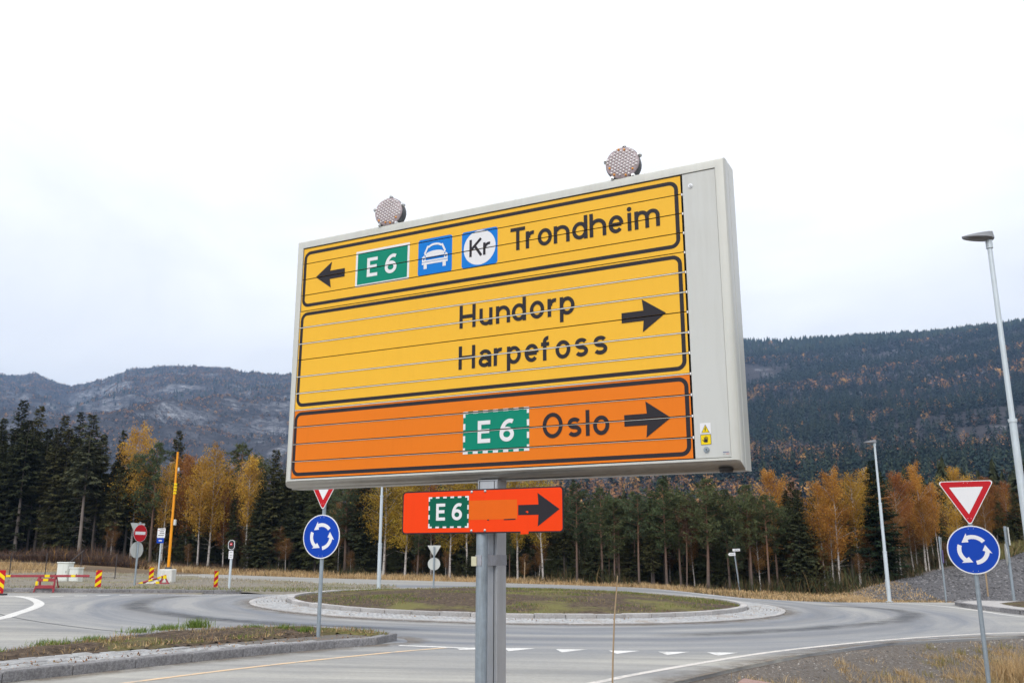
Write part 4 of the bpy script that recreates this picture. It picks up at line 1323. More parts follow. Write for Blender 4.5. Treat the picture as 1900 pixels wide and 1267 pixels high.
    ('s', 'm', 3.37, 57.53, 4.38, 3, 0, 1.0),
    ('s', 'm', 4.24, 57.23, 4.77, 4, 0, 0.88),
    ('s', 'm', 4.98, 57.0, 4.26, 0, 0, 1.06),
    ('s', 'm', 6.25, 55.53, 3.34, 1, 0, 1.08),
    ('s', 'm', 6.62, 55.26, 5.15, 1, 0, 0.96),
    ('s', 'm', 7.47, 54.23, 4.54, 4, 0, 1.0),
    ('s', 'm', 8.33, 55.04, 4.87, 4, 0, 0.97),
    ('s', 'm', 9.09, 54.65, 3.02, 1, 0, 1.02),
    ('s', 'm', 9.17, 52.44, 3.42, 3, 0, 1.05),
    ('s', 'm', 10.29, 53.63, 4.9, 4, 0, 1.03),
    ('s', 'm', 10.87, 52.9, 4.58, 3, 0, 1.1),
    ('s', 'm', 11.39, 51.06, 5.14, 0, 0, 0.9),
    ('s', 'm', 12.73, 52.39, 5.06, 0, 0, 1.08),
    ('s', 'm', 13.33, 50.72, 4.3, 4, 0, 0.93),
    ('s', 'r', 13.66, 49.73, 3.09, 2, 0, 0.97),
    ('s', 'r', 14.33, 49.68, 5.09, 4, 0, 0.87),
    ('s', 'r', 15.56, 52.05, 4.72, 4, 0, 1.07),
    ('s', 'r', 16.24, 50.73, 4.91, 3, 0, 0.93),
    ('s', 'r', 16.75, 50.09, 4.68, 1, 0, 0.88),
    ('s', 'r', 16.75, 48.25, 3.89, 1, 0, 0.85),
    ('s', 'r', 17.78, 48.4, 3.82, 2, 0, 0.92),
    ('s', 'r', 18.79, 49.77, 4.26, 3, 0, 0.91),
    ('s', 'r', 19.52, 50.42, 4.29, 0, 0, 1.08),
    ('s', 'r', 20.0, 49.31, 3.93, 1, 0, 1.01),
    ('s', 'r', 22.86, 51.86, 4.2, 2, 0, 0.88),
    ('s', 'r', 24.39, 52.58, 3.76, 2, 0, 1.05),
    ('s', 'r', 25.72, 53.92, 2.89, 1, 0, 1.1),
    ('s', 'r', 28.21, 54.95, 2.69, 1, 0, 0.94),
    ('p', 'r', 29.11, 54.53, 3.14, 1, 0, 0.9),
    ('s', 'r', 39.46, 59.51, 3.39, 1, 0, 0.89),
]
YOUNG = [
    ('s', 'm', 6.14, 47.47, 2.68, 2, 0, 1.48),
    ('b', 'm', 8.2, 47.83, 2.72, 0, 0, 1.07),
    ('s', 'm', -3.13, 53.01, 1.07, 1, 0, 1.46),
    ('s', 'm', 9.72, 47.26, 2.78, 2, 0, 1.46),
    ('b', 'm', -22.97, 61.28, 2.07, 4, 0, 1.07),
    ('b', 'm', 31.55, 53.68, 1.41, 0, 0, 1.04),
    ('b', 'm', -17.45, 60.38, 3.06, 3, 0, 1.21),
    ('s', 'm', 0.16, 52.58, 1.52, 1, 0, 1.0),
    ('b', 'm', 32.79, 50.64, 2.88, 2, 0, 1.17),
    ('b', 'm', 23.15, 45.6, 2.41, 3, 0, 1.11),
    ('s', 'm', -32.63, 63.76, 2.46, 1, 0, 1.12),
    ('b', 'm', 16.48, 42.16, 2.79, 4, 0, 1.43),
    ('s', 'm', 27.11, 49.65, 1.04, 1, 0, 1.32),
    ('b', 'm', -3.84, 53.2, 1.66, 2, 0, 1.13),
    ('s', 'm', 11.08, 44.84, 2.18, 1, 0, 1.07),
    ('s', 'm', 10.82, 47.62, 2.57, 0, 0, 1.16),
    ('s', 'm', -29.63, 64.48, 1.69, 0, 0, 1.17),
    ('s', 'm', -6.62, 56.34, 2.7, 0, 0, 1.26),
    ('s', 'm', 10.08, 47.55, 2.25, 2, 0, 1.15),
    ('b', 'm', 27.11, 50.1, 1.68, 4, 0, 1.17),
    ('b', 'm', 23.06, 47.71, 2.68, 3, 0, 1.38),
    ('s', 'm', -10.57, 57.09, 2.72, 0, 0, 1.09),
    ('b', 'm', 28.22, 48.91, 1.15, 4, 0, 1.05),
    ('s', 'm', -39.88, 66.88, 1.76, 2, 0, 1.14),
    ('s', 'm', 6.66, 50.54, 2.44, 1, 0, 1.37),
    ('s', 'm', -31.77, 64.17, 1.86, 2, 0, 1.01),
    ('b', 'm', -21.23, 59.94, 1.64, 4, 0, 1.15),
    ('s', 'm', -7.21, 55.22, 1.75, 0, 0, 1.06),
    ('b', 'm', 30.83, 53.48, 1.61, 1, 0, 1.36),
    ('s', 'm', 12.53, 45.71, 2.03, 2, 0, 1.25),
    ('b', 'm', 0.66, 50.63, 1.57, 4, 0, 1.41),
    ('b', 'm', -27.99, 63.71, 2.82, 2, 0, 1.27),
    ('s', 'm', -21.88, 64.12, 1.9, 0, 0, 1.44),
    ('b', 'm', -23.67, 61.01, 2.79, 0, 0, 1.32),
    ('s', 'm', 7.94, 49.52, 2.58, 0, 0, 1.36),
    ('s', 'm', 12.98, 44.45, 1.41, 0, 0, 1.08),
    ('s', 'm', 14.25, 42.91, 1.25, 1, 0, 1.01),
    ('b', 'm', -24.84, 63.05, 1.85, 4, 0, 1.2),
    ('s', 'm', -5.06, 56.14, 2.63, 2, 0, 1.29),
    ('s', 'm', -40.53, 65.78, 1.04, 0, 0, 1.07),
    ('s', 'm', 6.58, 46.82, 2.61, 0, 0, 1.32),
    ('s', 'm', -4.46, 57.35, 2.71, 0, 0, 1.09),
    ('s', 'm', -2.46, 52.05, 1.43, 2, 0, 1.37),
    ('s', 'm', 4.25, 47.53, 2.62, 2, 0, 1.38),
    ('b', 'm', -14.35, 58.08, 2.25, 2, 0, 1.49),
    ('s', 'm', 26.08, 47.48, 1.26, 2, 0, 1.09),
    ('s', 'm', -11.1, 55.86, 2.75, 0, 0, 1.18),
    ('s', 'm', -17.29, 59.26, 2.09, 1, 0, 1.03),
    ('s', 'm', 3.41, 49.49, 2.25, 2, 0, 1.09),
    ('b', 'm', -5.67, 54.83, 1.35, 1, 0, 1.41),
    ('s', 'm', 22.06, 46.14, 1.27, 0, 0, 1.26),
    ('b', 'm', -18.41, 62.6, 1.96, 2, 0, 1.34),
    ('b', 'm', 1.33, 52.04, 1.51, 2, 0, 1.47),
    ('s', 'm', 18.15, 44.95, 1.47, 2, 0, 1.25),
    ('s', 'm', -8.84, 57.99, 1.86, 1, 0, 1.39),
    ('s', 'm', 11.58, 45.29, 1.96, 1, 0, 1.17),
    ('s', 'm', 8.87, 46.68, 1.84, 0, 0, 1.02),
    ('b', 'm', -16.77, 63.19, 1.94, 0, 0, 1.4),
    ('s', 'm', 30.46, 50.26, 1.16, 2, 0, 1.09),
    ('s', 'm', -13.27, 61.04, 1.3, 0, 0, 1.18),
    ('b', 'm', 8.99, 46.76, 1.16, 4, 0, 1.27),
    ('s', 'm', 11.95, 44.47, 1.69, 0, 0, 1.29),
    ('s', 'm', 29.82, 52.68, 1.04, 2, 0, 1.42),
    ('b', 'm', 13.43, 43.41, 2.62, 1, 0, 1.05),
    ('s', 'm', 3.71, 52.59, 1.9, 2, 0, 1.24),
    ('b', 'm', 14.18, 44.1, 2.33, 3, 0, 1.25),
    ('b', 'm', -9.76, 55.56, 1.51, 1, 0, 1.23),
    ('s', 'm', -32.45, 62.71, 1.36, 0, 0, 1.29),
    ('s', 'm', 26.98, 49.15, 2.07, 1, 0, 1.48),
    ('s', 'm', -1.98, 52.82, 2.7, 2, 0, 1.42),
    ('b', 'm', 19.71, 45.03, 2.85, 3, 0, 1.2),
    ('b', 'm', -23.14, 60.96, 1.66, 2, 0, 1.16),
    ('b', 'm', 14.34, 44.33, 2.63, 0, 0, 1.07),
    ('b', 'm', 6.08, 47.67, 1.42, 0, 0, 1.31),
    ('s', 'm', 8.28, 48.62, 2.59, 0, 0, 1.37),
    ('s', 'm', -31.42, 64.96, 2.54, 1, 0, 1.36),
    ('b', 'm', -17.87, 61.64, 3.16, 4, 0, 1.45),
    ('b', 'm', -15.07, 59.28, 2.98, 1, 0, 1.29),
    ('s', 'm', -31.98, 64.02, 1.98, 1, 0, 1.39),
    ('b', 'm', 15.76, 45.76, 1.48, 0, 0, 1.23),
    ('b', 'm', -25.01, 61.58, 1.91, 0, 0, 1.15),
    ('s', 'm', -33.67, 64.69, 1.0, 1, 0, 1.18),
    ('b', 'm', 15.63, 41.39, 1.51, 2, 0, 1.29),
    ('b', 'm', 27.89, 51.59, 1.96, 0, 0, 1.39),
    ('s', 'm', 29.27, 50.58, 1.11, 0, 0, 1.45),
    ('s', 'm', -29.0, 64.4, 1.22, 1, 0, 1.22),
    ('s', 'm', 19.05, 45.82, 1.38, 0, 0, 1.36),
    ('s', 'm', 4.24, 50.48, 2.71, 0, 0, 1.27),
    ('b', 'm', -26.29, 59.85, 2.73, 2, 0, 1.46),
    ('b', 'm', 14.26, 42.29, 2.56, 1, 0, 1.25),
    ('s', 'm', -4.05, 55.23, 1.91, 2, 0, 1.26),
    ('b', 'm', 21.12, 44.59, 1.18, 1, 0, 1.27),
    ('s', 'm', 2.1, 49.91, 2.04, 2, 0, 1.06),
    ('s', 'm', 23.9, 46.58, 1.66, 2, 0, 1.04),
    ('b', 'm', -5.43, 55.76, 1.32, 3, 0, 1.42),
]
FILL_LABEL = {'spruce': {'left': 'one of the dark spruces packed behind the front row of the left wood', 'mid': 'one of the dark spruces deep in the wood straight behind the roundabout', 'right': 'one of the dark spruces standing behind the right-hand birches'}, 'pine': {'left': 'one of the pines scattered inside the left wood behind its front row', 'mid': 'one of the slim pines crowded behind the roundabout', 'right': 'one of the pines inside the right-hand wood behind the birches'}, 'birch': {'left': "one of the faded birches hidden among the left wood's conifers", 'mid': 'one of the faded birches among the conifers behind the roundabout', 'right': 'one of the rust coloured birches filling the right-hand wood'}}
# ------------------------------------------------------------------ trees
def leafmat(name, trans=0.3, base=None):
    """crown colour comes from the object's colour, varied leaf by leaf"""
    m = bpy.data.materials.new(name); m.use_nodes = True
    t = m.node_tree; t.nodes.clear()
    o_ = t.nodes.new('ShaderNodeOutputMaterial')
    oi = t.nodes.new('ShaderNodeObjectInfo')
    va = N(t, 'ShaderNodeAttribute', attribute_name='leaf')
    h = t.nodes.new('ShaderNodeHueSaturation')
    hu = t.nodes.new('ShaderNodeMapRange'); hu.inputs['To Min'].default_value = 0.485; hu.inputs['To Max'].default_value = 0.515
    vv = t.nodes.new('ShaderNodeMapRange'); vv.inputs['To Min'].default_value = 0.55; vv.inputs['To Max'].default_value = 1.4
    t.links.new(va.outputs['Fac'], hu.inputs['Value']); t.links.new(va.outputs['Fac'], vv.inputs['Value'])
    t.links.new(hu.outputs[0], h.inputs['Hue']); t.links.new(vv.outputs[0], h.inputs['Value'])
    t.links.new(oi.outputs['Color'], h.inputs['Color'])
    d = t.nodes.new('ShaderNodeBsdfDiffuse'); tr = t.nodes.new('ShaderNodeBsdfTranslucent')
    t.links.new(h.outputs[0], d.inputs[0]); t.links.new(h.outputs[0], tr.inputs[0])
    mx = t.nodes.new('ShaderNodeMixShader'); mx.inputs[0].default_value = trans
    t.links.new(d.outputs[0], mx.inputs[1]); t.links.new(tr.outputs[0], mx.inputs[2])
    t.links.new(mx.outputs[0], o_.inputs[0])
    return m


M['leaves'] = leafmat('birch_leaves', 0.35)
M['needles'] = leafmat('needles', 0.12)
m, t, b = newmat('birch_bark')
oc = t.nodes.new('ShaderNodeTexCoord').outputs['Object']
mpb = t.nodes.new('ShaderNodeMapping'); mpb.inputs['Scale'].default_value = (3, 3, 7); t.links.new(oc, mpb.inputs[0])
f = noise(t, 1.4, 6, 0.75, mpb.outputs[0]); g = noise(t, 0.6, 4, 0.6, oc)
c = mixc(t, ramp2(t, f, 0.52, 0.60), (0.52, 0.48, 0.44), (0.07, 0.055, 0.05))
c = mixc(t, ramp2(t, g, 0.45, 0.7), c, (0.22, 0.18, 0.15))
t.links.new(c, b.inputs['Base Color']); b.inputs['Roughness'].default_value = 0.8
M['birch_bark'] = m
m, t, b = newmat('pine_bark')
oc = t.nodes.new('ShaderNodeTexCoord').outputs['Object']
f = noise(t, 7, 5, 0.75, oc); sz = t.nodes.new('ShaderNodeSeparateXYZ'); t.links.new(oc, sz.inputs[0])
mz = t.nodes.new('ShaderNodeMapRange'); mz.inputs['From Min'].default_value = 0.5; mz.inputs['From Max'].default_value = 4.0
t.links.new(sz.outputs[2], mz.inputs['Value'])
c = mixc(t, mz.outputs[0], mixc(t, f, (0.055, 0.042, 0.036), (0.20, 0.15, 0.125)), mixc(t, f, (0.12, 0.062, 0.036), (0.32, 0.17, 0.10)))
t.links.new(c, b.inputs['Base Color']); b.inputs['Roughness'].default_value = 0.9
M['pine_bark'] = m
M['spruce_bark'] = paint('spruce_bark', (0.10, 0.082, 0.07), 0.9, 0.45, 6, bmp=0.4)
M['dead_bark'] = paint('grey_dead_wood', (0.25, 0.21, 0.185), 0.9, 0.4, 6)


def blades_from(P, D, Lh, Wd, up):
    """diamond blades: base P, direction D (unit), length, width, side = D x up"""
    side = np.cross(D, up); ln = np.linalg.norm(side, axis=1, keepdims=True); side = side / np.maximum(ln, 1e-5)
    mid = P + D * (Lh * 0.45)[:, None]
    tip = P + D * Lh[:, None] - np.array([0, 0, 1]) * (Lh * 0.12)[:, None]
    w = side * (Wd * 0.5)[:, None]
    V = np.stack([P, mid - w, tip, mid + w], 1).reshape(-1, 3)
    F = np.arange(len(P) * 4).reshape(-1, 4)
    return V, F


def trunk_mesh(name, h, r0, r1, mat, wob=0.02, limbs=(), seed=0, n=7, lean=0.0):
    rs = random.Random(seed)
    mb = MB()
    k = 9
    path = []
    ox = oy = 0.0
    for i in range(k + 1):
        s_ = i / k
        path.append((ox + lean * s_ * h, oy, -0.25 + (h + 0.25) * s_))
        ox += rs.uniform(-wob, wob) * h / k * 3; oy += rs.uniform(-wob, wob) * h / k * 3
    rad_ = [r0 * (1.35 if i == 0 else 1) + (r1 - r0) * (i / k) for i in range(k + 1)]
    mb.tube(path, rad_, n)
    def at_h(z):
        s_ = max(0, min(0.999, (z + 0.25) / (h + 0.25))) * k
        i = int(s_); q = s_ - i
        return Vector(path[i]).lerp(Vector(path[i + 1]), q)
    for (z0, azi, ln, rise, rr_) in limbs:
        p = at_h(z0)
        e = p + Vector((math.cos(azi) * ln, math.sin(azi) * ln, rise))
        mdp = p.lerp(e, 0.5) + Vector((0, 0, -0.04 * ln + abs(rise) * 0.12))
        mb.tube([p, mdp, e], [rr_, rr_ * 0.7, rr_ * 0.25], 4, cap=False)
    o = mb.build(name, mat, None, 50)
    return o, at_h


def finish_tree(name, trunk, V, F, leaf, mat, parent):
    cr = npmesh('crown', V, F, mat, parent, attr={'leaf': leaf})
    trunk.parent = parent
    return parent


def spruce(seed, h, base=0.12, spread=0.20, dense=1.0, bark='spruce_bark'):
    """tiers of drooping boughs, narrow pointed top"""
    g = np.random.default_rng(seed)
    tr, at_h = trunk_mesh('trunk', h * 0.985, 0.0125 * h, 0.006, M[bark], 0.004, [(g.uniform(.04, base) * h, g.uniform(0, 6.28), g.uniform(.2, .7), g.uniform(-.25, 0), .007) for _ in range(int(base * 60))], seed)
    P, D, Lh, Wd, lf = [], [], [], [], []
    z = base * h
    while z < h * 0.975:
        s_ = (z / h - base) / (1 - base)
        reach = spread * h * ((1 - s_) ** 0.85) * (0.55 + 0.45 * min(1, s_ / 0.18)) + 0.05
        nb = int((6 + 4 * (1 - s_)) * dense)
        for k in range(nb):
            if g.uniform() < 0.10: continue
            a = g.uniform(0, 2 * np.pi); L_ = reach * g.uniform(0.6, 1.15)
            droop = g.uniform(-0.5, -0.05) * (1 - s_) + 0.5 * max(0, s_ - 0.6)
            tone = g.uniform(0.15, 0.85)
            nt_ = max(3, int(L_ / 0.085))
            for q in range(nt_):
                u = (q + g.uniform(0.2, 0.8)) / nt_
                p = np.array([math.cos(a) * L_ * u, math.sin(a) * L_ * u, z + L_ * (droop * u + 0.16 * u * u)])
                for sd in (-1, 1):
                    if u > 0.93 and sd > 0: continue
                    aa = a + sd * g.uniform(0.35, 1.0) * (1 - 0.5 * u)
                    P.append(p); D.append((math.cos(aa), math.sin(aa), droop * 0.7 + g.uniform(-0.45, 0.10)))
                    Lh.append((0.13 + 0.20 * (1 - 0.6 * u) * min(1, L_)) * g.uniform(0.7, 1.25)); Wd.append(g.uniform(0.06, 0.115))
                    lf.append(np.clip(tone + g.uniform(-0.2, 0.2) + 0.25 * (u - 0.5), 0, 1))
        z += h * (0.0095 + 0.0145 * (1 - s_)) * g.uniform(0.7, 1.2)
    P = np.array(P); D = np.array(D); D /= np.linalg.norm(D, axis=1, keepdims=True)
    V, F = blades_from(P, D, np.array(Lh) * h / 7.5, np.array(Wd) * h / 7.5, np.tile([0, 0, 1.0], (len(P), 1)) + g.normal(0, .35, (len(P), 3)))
    root = bpy.data.objects.new('spruce_tree', None); link(root)
    return finish_tree('spruce', tr, V, F, np.array(lf), M['needles'], root)


def pine(seed, h, base=0.48, spread=0.17):
    """bare rusty stem, dead snags, bushy tufted crown above"""
    g = np.random.default_rng(seed)
    limbs = []
    for k in range(16):
        limbs.append((g.uniform(0.16, base + .1) * h, g.uniform(0, 6.28), g.uniform(0.15, 0.5), g.uniform(-0.12, 0.12), 0.008))
    boughs = []
    nb = 60
    for k in range(nb):
        s_ = (k + g.uniform(0, 1)) / nb
        z = (base + (0.97 - base) * s_) * h
        env = (0.45 + 1.2 * s_ * (1 - s_) * 2) * (1 - 0.75 * max(0, s_ - 0.7) / 0.3)
        ln = spread * h * env * g.uniform(0.55, 1.15)
        boughs.append((z, g.uniform(0, 6.28), ln, ln * g.uniform(0.05, 0.65), 0.016))
    tr, at_h = trunk_mesh('trunk', h * 0.96, 0.0138 * h, 0.011, M['pine_bark'], 0.008, limbs + boughs, seed)
    P, D, Lh, Wd, lf = [], [], [], [], []
    for (z, a, ln, rise, _) in boughs:
        p0 = np.array(at_h(z)); tone = g.uniform(0.2, 0.8)
        for q in range(max(5, int(ln / 0.085))):
            u = g.uniform(0.28, 1.05)
            c_ = p0 + np.array([math.cos(a) * ln * u, math.sin(a) * ln * u, rise * u]) + g.normal(0, 0.085, 3) * (0.6 + ln) * np.array([1, 1, .8])
            for j in range(11):
                d = g.normal(0, 1, 3) + np.array([math.cos(a) * 0.5, math.sin(a) * 0.5, 0.55])
                P.append(c_); D.append(d); Lh.append(g.uniform(0.11, 0.23)); Wd.append(g.uniform(0.028, 0.055))
                lf.append(np.clip(tone + g.uniform(-0.25, 0.25), 0, 1))
    P = np.array(P); D = np.array(D); D /= np.linalg.norm(D, axis=1, keepdims=True)
    V, F = blades_from(P, D, np.array(Lh) * h / 6.5, np.array(Wd) * h / 6.5, g.normal(0, 1, (len(P), 3)))
    root = bpy.data.objects.new('pine_tree', None); link(root)
    return finish_tree('pine', tr, V, F, np.array(lf), M['needles'], root)


def birch(seed, h, base=0.36, spread=0.15, n_leaf=3600, lean=0.0, fork=False, bark='birch_bark'):
    """slim pale stem, rising limbs, hanging twigs with small leaves"""
    g = np.random.default_rng(seed)
    boughs = []
    nb = 40
    for k in range(nb):
        s_ = (k + g.uniform(0, 1)) / nb
        z = (base + (0.96 - base) * s_) * h
        env = (0.35 + 2.3 * s_ * (1 - s_)) * (1.05 - 0.45 * s_)
        ln = spread * h * env * g.uniform(0.6, 1.1)
        boughs.append((z, g.uniform(0, 6.28), ln, ln * g.uniform(0.5, 1.25), 0.013))
    low = [(g.uniform(0.15, base) * h, g.uniform(0, 6.28), g.uniform(0.2, 0.7), g.uniform(0.0, 0.4), 0.007) for _ in range(7)]
    tr, at_h = trunk_mesh('trunk', h * 0.97, 0.0078 * h + 0.010, 0.007, M[bark], 0.013, boughs + low, seed, lean=lean)
    C, lf = [], []
    per = max(1, n_leaf // nb)
    for (z, a, ln, rise, _) in boughs:
        p0 = np.array(at_h(z)); tone = g.uniform(0.2, 0.8)
        npz = int(per * (0.35 + ln / (spread * h)) * 1.05)
        u = g.uniform(0.15, 1.12, npz) ** 0.8
        c_ = p0 + np.stack([np.cos(a) * ln * u, np.sin(a) * ln * u, rise * u], -1)
        hang = g.uniform(0, 1, npz) ** 1.6 * 0.085 * h
        c_ += np.stack([g.normal(0, .13, npz) * (0.4 + ln), g.normal(0, .13, npz) * (0.4 + ln), -hang + g.normal(0, .07, npz)], -1)
        C.append(c_); lf.append(np.clip(tone + g.normal(0, .17, npz), 0, 1))
    C = np.concatenate(C); lf = np.concatenate(lf)
    n = len(C)
    d = g.normal(0, 1, (n, 3)); d[:, 2] -= 0.5; d /= np.linalg.norm(d, axis=1, keepdims=True)
    V, F = blades_from(C, d, g.uniform(0.055, 0.10, n) * h / 7, g.uniform(0.038, 0.068, n) * h / 7, g.normal(0, 1, (n, 3)))
    root = bpy.data.objects.new('birch_tree', None); link(root)
    return finish_tree('birch', tr, V, F, lf, M['leaves'], root)


PROTO = {
    'spruce': [spruce(11, 8.0), spruce(12, 8.0, 0.2, 0.17), spruce(13, 8.0, 0.08, 0.23, 1.15), spruce(14, 8.0, 0.34, 0.15, 0.9), spruce(15, 8.0, 0.45, 0.16, 1.0, 'dead_bark')],
    'pine': [pine(21, 6.5, 0.42, 0.19), pine(22, 6.5, 0.36, 0.21), pine(23, 6.5, 0.50, 0.18), pine(24, 6.5, 0.30, 0.19)],
    'birch': [birch(31, 7, 0.34, 0.19, 7600), birch(32, 7, 0.28, 0.21, 9200), birch(33, 7, 0.40, 0.17, 6000), birch(34, 7, 0.32, 0.20, 7600, 0.05), birch(35, 7, 0.26, 0.23, 10000)],
}
PH = {'spruce': 8.0, 'pine': 6.5, 'birch': 7.0}
FIRST = {}
COLS = {
    'spruce': [(0.066, 0.072, 0.032), (0.085, 0.081, 0.037), (0.054, 0.059, 0.030)],
    'pine': [(0.092, 0.115, 0.056), (0.106, 0.120, 0.056), (0.082, 0.104, 0.056)],
    'birch': [(0.42, 0.245, 0.05), (0.41, 0.22, 0.05), (0.36, 0.18, 0.05), (0.33, 0.21, 0.055), (0.27, 0.15, 0.06)],
}
CAT = {'spruce': 'spruce', 'pine': 'pine', 'birch': 'birch'}


def plant(kind, x, y, h, label, group=None, var=None, col=None, wid=1.0, rot=None, lean=None):
    var = random.randrange(len(PROTO[kind])) if var is None else var
    p = PROTO[kind][var]
    key = (kind, var)
    if key not in FIRST: o = p; FIRST[key] = o
    else: o = copy_tree(p)
    s_ = h / PH[kind]
    o.location = (x, y, gz(x, y))
    o.scale = (s_ * wid, s_ * wid, s_)
    o.rotation_euler = (lean[0] if lean else random.gauss(0, 0.012), lean[1] if lean else random.gauss(0, 0.012), random.uniform(0, 6.28) if rot is None else rot)
    for k in ('label', 'category', 'group'):
        if k in o: del o[k]
    tag(o, label, CAT[kind], group)
    cc = col or random.choice(COLS[kind])
    jit = random.uniform(0.85, 1.15) * (1.12 if kind == 'birch' else 1.0)
    for ch in o.children:
        if ch.name.startswith('crown'): ch.color = (cc[0] * jit, cc[1] * jit, cc[2] * jit, 1)
    return o


for row in TREES:
    plant(*row)
WHERE = {'l': 'left', 'm': 'mid', 'r': 'right'}
KIND = {'s': 'spruce', 'p': 'pine', 'b': 'birch'}
PLURAL = {'s': 'spruces', 'p': 'pines', 'b': 'birches'}
WOOD = {'l': 'left wood', 'm': 'wood behind the roundabout', 'r': 'right-hand wood'}
for k_, z_, x_, y_, h_, v_, fl_, w_ in FILL:
    plant(KIND[k_], x_, y_, h_, FILL_LABEL[KIND[k_]][WHERE[z_]], 'background %s of the %s' % (PLURAL[k_], WOOD[z_]), v_, (0.25, 0.13, 0.045) if fl_ else None, w_)
for k_, z_, x_, y_, h_, v_, fl_, w_ in YOUNG:
    plant(KIND[k_], x_, y_, h_, ('one of the short young spruces along the edge of the wood' if k_ == 's' else 'one of the low brown young birches under the taller trees at the wood edge'),
          'young spruces at the wood edge' if k_ == 's' else 'young birches at the wood edge', v_, (0.20, 0.105, 0.04) if k_ == 'b' else None, w_)
for k_, protos in PROTO.items():           # prototypes never planted go
    for i_, p_ in enumerate(protos):
        if (k_, i_) not in FIRST:
            for ch in list(p_.children): bpy.data.objects.remove(ch)
            bpy.data.objects.remove(p_)

# the depth of the wood, seen only as a dark mass between the trunks
def deep_wood():
    n = 520
    x = rng.uniform(-64, 56, n); y = edge_y(x) + rng.uniform(11.5, 36, n)
    h = np.interp(x, [-40, -17, 0, 9, 15, 40], [8.6, 8.0, 6.6, 5.9, 5.3, 6.4]) * rng.uniform(.72, 1.0, n)
    z = ground_z(x, y); Vs, Fs, Ts, nv = [], [], [], 0
    for i in range(n):
        k = 230
        zz = rng.uniform(.03, .98, k); a = rng.uniform(0, 6.283, k); rr_ = (.21 * (1 - zz) ** .8 + .012) * h[i] * rng.uniform(.6, 1.15, k)
        w = rng.uniform(.25, .5, k)
        i_ = np.stack([x[i] + 0 * zz, y[i] + 0 * zz, z[i] + (zz + .05) * h[i]], -1)
        o1 = np.stack([x[i] + rr_ * np.cos(a - w), y[i] + rr_ * np.sin(a - w), z[i] + (zz - .03) * h[i]], -1)
        o2 = np.stack([x[i] + rr_ * np.cos(a + w), y[i] + rr_ * np.sin(a + w), z[i] + (zz - .04) * h[i]], -1)
        Vs.append(np.stack([i_, o1, o2], 1).reshape(-1, 3)); Fs.append(np.arange(k * 3).reshape(-1, 3) + nv); nv += k * 3
        Ts.append(np.array([0.042, 0.048, 0.026]) * rng.uniform(.6, 1.4, (k, 1)))
    return np.concatenate(Vs), np.concatenate(Fs), np.concatenate(Ts)


dv, df, dt = deep_wood()
tag(npmesh('deep_wood', dv, df, bpy.data.materials['far_crowns'], attr={'tint': dt}), kind='stuff')
# ------------------------------------------------------------------ lettering: strokes of the road alphabet
ST = 0.0232


def arc(cx, cy, rx, ry, a0, a1, n=18):
    return [(cx + rx * math.cos(R(a0 + (a1 - a0) * i / n)), cy + ry * math.sin(R(a0 + (a1 - a0) * i / n))) for i in range(n + 1)]


